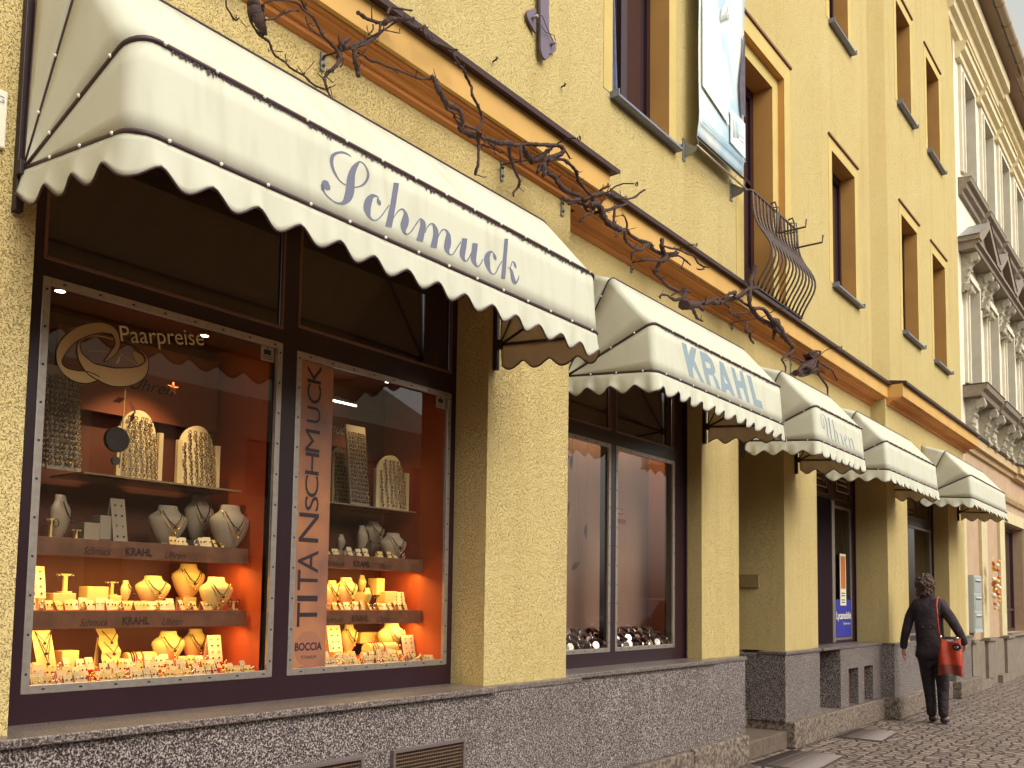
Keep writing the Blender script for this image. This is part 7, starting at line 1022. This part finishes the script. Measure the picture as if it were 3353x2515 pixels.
for i,x in enumerate(SP):
    if i: childcopy(pu,False,x); childcopy(pn,False,x)
childcopy(pu,True,SP[0]); childcopy(pn,True,SP[0])
# eaves, gutter, roof
def eaves(x0,x1,o):
    e=MB(); e.prism([(NY,11.12),(NY-.08+o,11.13),(NY-.10+o,11.22),(NY-.17+o,11.25),(NY-.19+o,11.36),(NY-.27+o,11.38),(NY-.29+o,11.46),(NY-.38+o,11.48),(NY-.38+o,11.72),(NY,11.72)],x0,x1); keep(e.build('eaves_cornice',CREAMTRIM),NB)
    e=MB(); e.box(x0,x1,NY-.56+o,NY-.38+o,11.73,11.75); keep(e.build('eaves_soffit',mat('dark_soffit',srgb(146,122,100),.8,noise=(30,.3,4)) if 'dark_soffit' not in bpy.data.materials else bpy.data.materials['dark_soffit']),NB)
    e=MB(); yg=NY-.62+o; P=[(yg-.0+.085*math.cos(a),11.86+.085*math.sin(a)) for a in [PI+PI*k/8 for k in range(9)]]; e.prism([(y,z) for y,z in P]+[(y*.96+yg*.04,z+.004) for y,z in P[::-1]],x0-.1,x1+.1)
    xx=x0
    while xx<x1: e.tube([(xx,yg+.092*math.cos(a),11.86+.092*math.sin(a)) for a in [PI+PI*k/8 for k in range(9)]],.010,5); xx+=.7
    keep(e.build('gutter',mat('zinc_gutter',srgb(172,150,122),.5,.3) if 'zinc_gutter' not in bpy.data.materials else bpy.data.materials['zinc_gutter']),NB)
eaves(X3-.3,20.1,0); eaves(20.1,38,.10)
e=MB()
for r_ in range(9):
    y0=NY-.58+r_*.30; z0=11.90+r_*.30; e.box(X3-.4,38,y0,y0+.34,z0,z0+.05); 
e.face([(X3-.4,NY-.6,11.88),(38,NY-.6,11.88),(38,6,15.2),(X3-.4,6,15.2)])
keep(e.build('roof',mat('grey_slate_roof',srgb(120,116,112),.6,noise=(8,.3,4)),fix=False),NB)
# houses across the street (seen in the shop glass)
for k,(x0,x1,h_,c_,ds) in enumerate(((-16,-2,6.8,(176,160,140),'tan plastered house across the street, left of the camera'),(-2,11,6.4,(150,140,132),'grey plastered house across the street, behind the camera'),(11,26,7.0,(178,166,140),'cream plastered house across the street, to the right'))):
    B_=thing('town_house',ds,'building',((x0+x1)/2,-15.5,0)); M_=mat('house_plaster',srgb(*c_),.9,noise=(1,.15,4)); ops=[(x0+1+2.3*i,x0+2.1+2.3*i,z,z+1.6) for i in range(int((x1-x0-1)/2.3)) for z in (.9,4.2,6.9) if z+2<h_]
    w_=MB(); wallmesh(w_,x0,x1,0,h_,-15,ops); w_.face([(x0,-15,h_),(x1,-15,h_),(x1,-19,h_+2.5),(x0,-19,h_+2.5)]); w_.face([(x0,-15,0),(x0,-19,0),(x0,-19,h_+2.5),(x0,-15,h_)]); w_.face([(x1,-15,0),(x1,-19,0),(x1,-19,h_+2.5),(x1,-15,h_)])
    for o_ in ops: reveal(w_,o_,-15,-15.2)
    keep(w_.build('walls',M_,fix=False),B_)
    for o_ in ops: f=MB(); f.box(o_[0],o_[1],-15.22,-15.2,o_[2],o_[3]); keep(f.build('window_pane',GLS),B_)

# parked car across the street, mirrored in the watch window
T=thing('parked_car','dark parked hatchback on the far side of the street, seen only mirrored in shop glass','car',(24,-6,0)); CARP=mat('dark_car_paint',srgb(46,44,56),.25,.3)
mb=MB(); pr=[(-2.1,.30),(-2.15,.62),(-2.0,.86),(-1.3,.96),(-.75,1.42),(.95,1.45),(1.75,.98),(2.1,.90),(2.15,.35)]
for y_ in (-6.8,-5.1): mb.face([(24+a,y_,b) for a,b in pr])
for i in range(len(pr)):
    a=pr[i];b=pr[(i+1)%len(pr)]; mb.face([(24+a[0],-6.8,a[1]),(24+b[0],-6.8,b[1]),(24+b[0],-5.1,b[1]),(24+a[0],-5.1,a[1])])
keep(mb.build('body',CARP,fix=True,bevel=.06),T)
for y_ in (-5.09,-6.81):
    mb=MB(); mb.face([(24+a,y_,b) for a,b in ((-1.15,.99),(-.68,1.36),(.1,1.38),(.1,.99))]); mb.face([(24+a,y_,b) for a,b in ((.18,.99),(.18,1.38),(.9,1.38),(1.5,.99))]); keep(mb.build('side_window',BLACKG,fix=False),T)
    for x_ in (-1.35,1.35): mb=MB(); mb.tube([(24+x_,y_-.09*(1 if y_<-6 else -1)*-1-.1,.32),(24+x_,y_+.03,.32)],.32,18); W=keep(mb.build('wheel',BLK),T); mb=MB(); mb.tube([(24+x_,y_+.0,.32),(24+x_,y_+.05,.32)],.19,14); q=mb.build('rim',ALU); q.parent=W
for y_ in (-5.4,-6.5): mb=MB(); mb.ball((21.95,y_,.68),.12,10,6,0,.5,1,.7); keep(mb.build('headlight',WHITEP),T)
# ---------------------------------------------------------------- person walking away
SKIN=mat('skin',srgb(196,140,112),.55); COATM=mat('black_wool_coat',srgb(40,24,32),.8,bump=(0,5,.06)); TROU=mat('black_trousers',srgb(34,22,28),.8,bump=(0,12,.04)); SHOE=mat('black_leather_shoe',srgb(38,26,30),.35); HAIR=mat('brown_hair',srgb(84,54,42),.6,noise=(50,.6,4),bump=(0,60,.01))
BAGM=mat('red_orange_leather',srgb(184,60,28),.35,noise=(18,.2,3)); BAGD=mat('dark_red_leather',srgb(110,40,30),.45)
def skin(name,V,E,R,M,parent,sub=2,root=0):
    me=bpy.data.meshes.new(name); me.from_pydata([tuple(v) for v in V],E,[]); o=bpy.data.objects.new(name,me); col.objects.link(o)
    o.modifiers.new('skin','SKIN'); 
    for i,s in enumerate(me.skin_vertices[0].data):
        r=R[i]; s.radius=(r,r) if not hasattr(r,'__len__') else r; s.use_root=(i==root)
    sb=o.modifiers.new('sub','SUBSURF'); sb.levels=sub; sb.render_levels=sub
    me.materials.append(M); dg=bpy.context.evaluated_depsgraph_get(); m2=bpy.data.meshes.new_from_object(o.evaluated_get(dg)); 
    o2=bpy.data.objects.new(name,m2); col.objects.link(o2); bpy.data.objects.remove(o); o2.parent=parent
    for p in m2.polygons: p.use_smooth=True
    return o2
def chain(V,E,R,start,pts):
    prev=start
    for (p,r) in pts:
        V.append(p); R.append(r); E.append((prev,len(V)-1)); prev=len(V)-1
    return prev
PR=thing('person','person with short brown hair in black coat and trousers walking away with a red bag','person',(11.97,2.665,0))
V=[(0,.06,.93)];E_=[];R_=[(.10,.11)]
s1=chain(V,E_,R_,0,[((0,.085,1.08),(.09,.10)),((-.01,.095,1.22),(.09,.10)),((-.01,.095,1.34),(.08,.10))]); 
nk=chain(V,E_,R_,s1,[((0,.10,1.45),(.06,.06)),((.015,.115,1.52),(.055,.055)),((.03,.125,1.575),(.075,.070)),((.025,.13,1.63),(.092,.078)),((.015,.13,1.685),(.075,.066))])
chain(V,E_,R_,nk-1,[((.125,.135,1.615),(.014,.014))]); chain(V,E_,R_,nk-1,[((.02,.215,1.62),(.016,.012))]); chain(V,E_,R_,nk-1,[((.02,.045,1.62),(.016,.012))])
aL=chain(V,E_,R_,s1,[((0,.22,1.37),.035),((-.02,.34,1.08),.030),((.02,.385,.86),.026)]); 
hand=chain(V,E_,R_,aL,[((.03,.388,.80),(.030,.018))])
for q,(dx,l) in enumerate(((-.022,.055),(-.008,.066),(.008,.062),(.022,.048))): chain(V,E_,R_,hand,[((.03+dx,.392,.772),.0085),((.035+dx,.385,.772-l*.6),.0075),((.038+dx,.372,.772-l),.0065)])
chain(V,E_,R_,hand,[((.062,.380,.79),.0095),((.070,.370,.755),.008)])
aR=chain(V,E_,R_,s1,[((0,-.05,1.37),.035),((-.06,-.235,1.12),.030),((-.02,-.30,.93),.026)])
hr=chain(V,E_,R_,aR,[((.00,-.30,.885),(.028,.018))])
for q,(dx,l) in enumerate(((-.02,.05),(-.007,.06),(.007,.058),(.02,.046))): chain(V,E_,R_,hr,[((.0+dx,-.292,.858),.0085),((.0+dx,-.272,.84),.0075),((.0+dx,-.262,.855),.0065)])
chain(V,E_,R_,hr,[((.03,-.285,.88),.0095),((.035,-.268,.86),.008)])
chain(V,E_,R_,0,[((0,.135,.86),.095),((.02,.105,.48),.062),((.0,.075,.10),.042),((.10,.075,.045),(.04,.03)),((.16,.078,.03),(.03,.02))])
chain(V,E_,R_,0,[((0,-.005,.86),.095),((-.02,-.06,.48),.062),((-.09,-.065,.12),.042),((.01,-.075,.045),(.04,.03)),((.07,-.08,.03),(.03,.02))])
body=skin('body',V,E_,R_,SKIN,PR)
V=[(0,.078,1.02)];E_=[];R_=[(.14,.172)]
top=chain(V,E_,R_,0,[((-.005,.092,1.22),(.135,.172)),((-.01,.097,1.355),(.112,.142)),((0,.106,1.46),(.070,.078))])
sh=top-1
chain(V,E_,R_,sh,[((0,.225,1.385),.074),((-.005,.305,1.23),.064),((-.02,.345,1.06),.056),((.0,.375,.95),.050),((.02,.388,.845),.046)])
chain(V,E_,R_,sh,[((0,-.035,1.385),.074),((-.03,-.15,1.24),.066),((-.06,-.235,1.10),.058),((-.045,-.275,1.01),.050),((-.02,-.302,.915),.045)])
chain(V,E_,R_,0,[((.0,.07,.84),(.162,.195)),((.0,.068,.70),(.160,.205))])
coat=skin('coat',V,E_,R_,COATM,body)
V=[(0,.065,.84)];E_=[];R_=[(.14,.16)]
chain(V,E_,R_,0,[((0,.13,.76),.105),((.02,.115,.50),.080),((.01,.09,.28),.066),((.0,.075,.055),.058)])
chain(V,E_,R_,0,[((0,.0,.76),.105),((-.02,-.055,.50),.080),((-.05,-.06,.30),.066),((-.085,-.067,.06),.058)])
tr=skin('trousers',V,E_,R_,TROU,body)
for (fx,fy,tz) in ((0,.075,0),(-.09,-.070,0)):
    V=[(fx-.03,fy,.055)];E_=[];R_=[(.045,.045)]; chain(V,E_,R_,0,[((fx+.06,fy,.045),(.046,.038)),((fx+.14,fy,.035),(.042,.028)),((fx+.19,fy,.03),(.03,.02))]); skin('shoe',V,E_,R_,SHOE,body,2)
cl=MB(); cl.grid(lambda u,v:(.0+.070*math.cos(2*PI*u)*(1.05+.25*v*0),.105+.082*math.sin(2*PI*u),1.435+.075*v),20,3); ck=cl.build('collar',COATM); ck.parent=coat
hb=MB(); rnd=random.Random(5)
hb.ball((.005,.13,1.635),.112,28,20,0,1.0,.93,1.02)
for q in range(150):
    a=rnd.uniform(0,2*PI); e=rnd.uniform(-.55,1.3); r_=.106
    if math.cos(a)*math.cos(e)>.55: continue
    c=Vector((.005+r_*math.cos(e)*math.cos(a),.13+r_*.94*math.cos(e)*math.sin(a),1.637+r_*math.sin(e))); hb.ball(tuple(c),rnd.uniform(.012,.024),7,5)
for q in range(60):
    a=rnd.uniform(PI*.5,PI*1.5); c=Vector((.0+.078*math.cos(a),.125+.082*math.sin(a),1.535+rnd.uniform(-.035,.04))); hb.ball(tuple(c),rnd.uniform(.014,.024),7,5)
ho=hb.build('hair',HAIR); ho.parent=body
mb=MB(); mb.box(-.158,-.148,.03,.05,1.115,1.13); mb.box(-.158,-.148,.11,.13,1.115,1.13); k=mb.build('coat_buttons',mat('dull_button',srgb(96,70,66),.3)); k.parent=coat
# shoulder bag
BG=thing('shoulder_bag','orange-red leather shoulder bag hanging at the hip of the walking person','bag',(11.85,2.50,.6))
lx,ly=11.97,2.665
def bagpt(u,v,t):
    # u across -1..1, v up 0..1, t thickness -1..1
    wdt=.125*(1.0-.18*v+.08*math.sin(PI*v)); th=.065*(1-.72*v)
    y=-.178-u*wdt*1.0+.0*v; z=.60+.385*v-.03*(1-v)*abs(u)+(.018*u*u if v>.9 else 0)-.03*v*(1-abs(u))
    return (lx-.175+t*th+.012*math.sin(u*5+v*3),ly+y,z)
mb=MB(); mb.grid(lambda u,v:bagpt(u*2-1,v,-1),12,10); mb.grid(lambda u,v:bagpt(u*2-1,v,1),12,10); mb.grid(lambda u,v:bagpt(-1,v,u*2-1),4,10); mb.grid(lambda u,v:bagpt(1,v,u*2-1),4,10); mb.grid(lambda u,v:bagpt(u*2-1,0,v*2-1),12,4); keep(mb.build('bag_body',BAGM),BG)
mb=MB(); mb.grid(lambda u,v:tuple(Vector(bagpt(u*2-1,v*.30,-1))+Vector((-.003,0,0))),12,5); mb.grid(lambda u,v:tuple(Vector(bagpt(-1+u*.16,.3+v*.7,-1))+Vector((-.004,0,0))),2,8); keep(mb.build('bag_base',BAGD),BG)
P=[(lx-.15,ly-.07,.99),(lx-.17,ly-.055,1.10),(lx-.175,ly-.045,1.25),(lx-.165,ly-.035,1.38),(lx-.09,ly-.028,1.462),(lx,ly-.026,1.475),(lx+.09,ly-.03,1.45),(lx+.13,ly-.06,1.30),(lx+.07,ly-.20,1.05),(lx-.10,ly-.27,.99)]
mb=MB(); mb.tube(P,.0085,6); keep(mb.build('strap',BAGM),BG)
mb=MB(); mb.tube([(lx-.15,ly-.07,1.03),(lx-.15,ly-.07,.985)],.013,8); mb.tube([(lx-.19,ly-.23,1.00),(lx-.19,ly-.27,1.005)],.014,8); mb.ball((lx-.18,ly-.29,.80),.014,8,5); keep(mb.build('buckle',SILV),BG)
mb=MB(); mb.tube([(lx-.22,ly-.255+.035*math.cos(a),.91+.028*math.sin(a)) for a in [k*2*PI/14 for k in range(14)]],.016,6,closed=True); mb.ball((lx-.225,ly-.262,.90),.016,8,5,1,.4,1,1); keep(mb.build('sunglasses',[BLK,SILV]),BG)
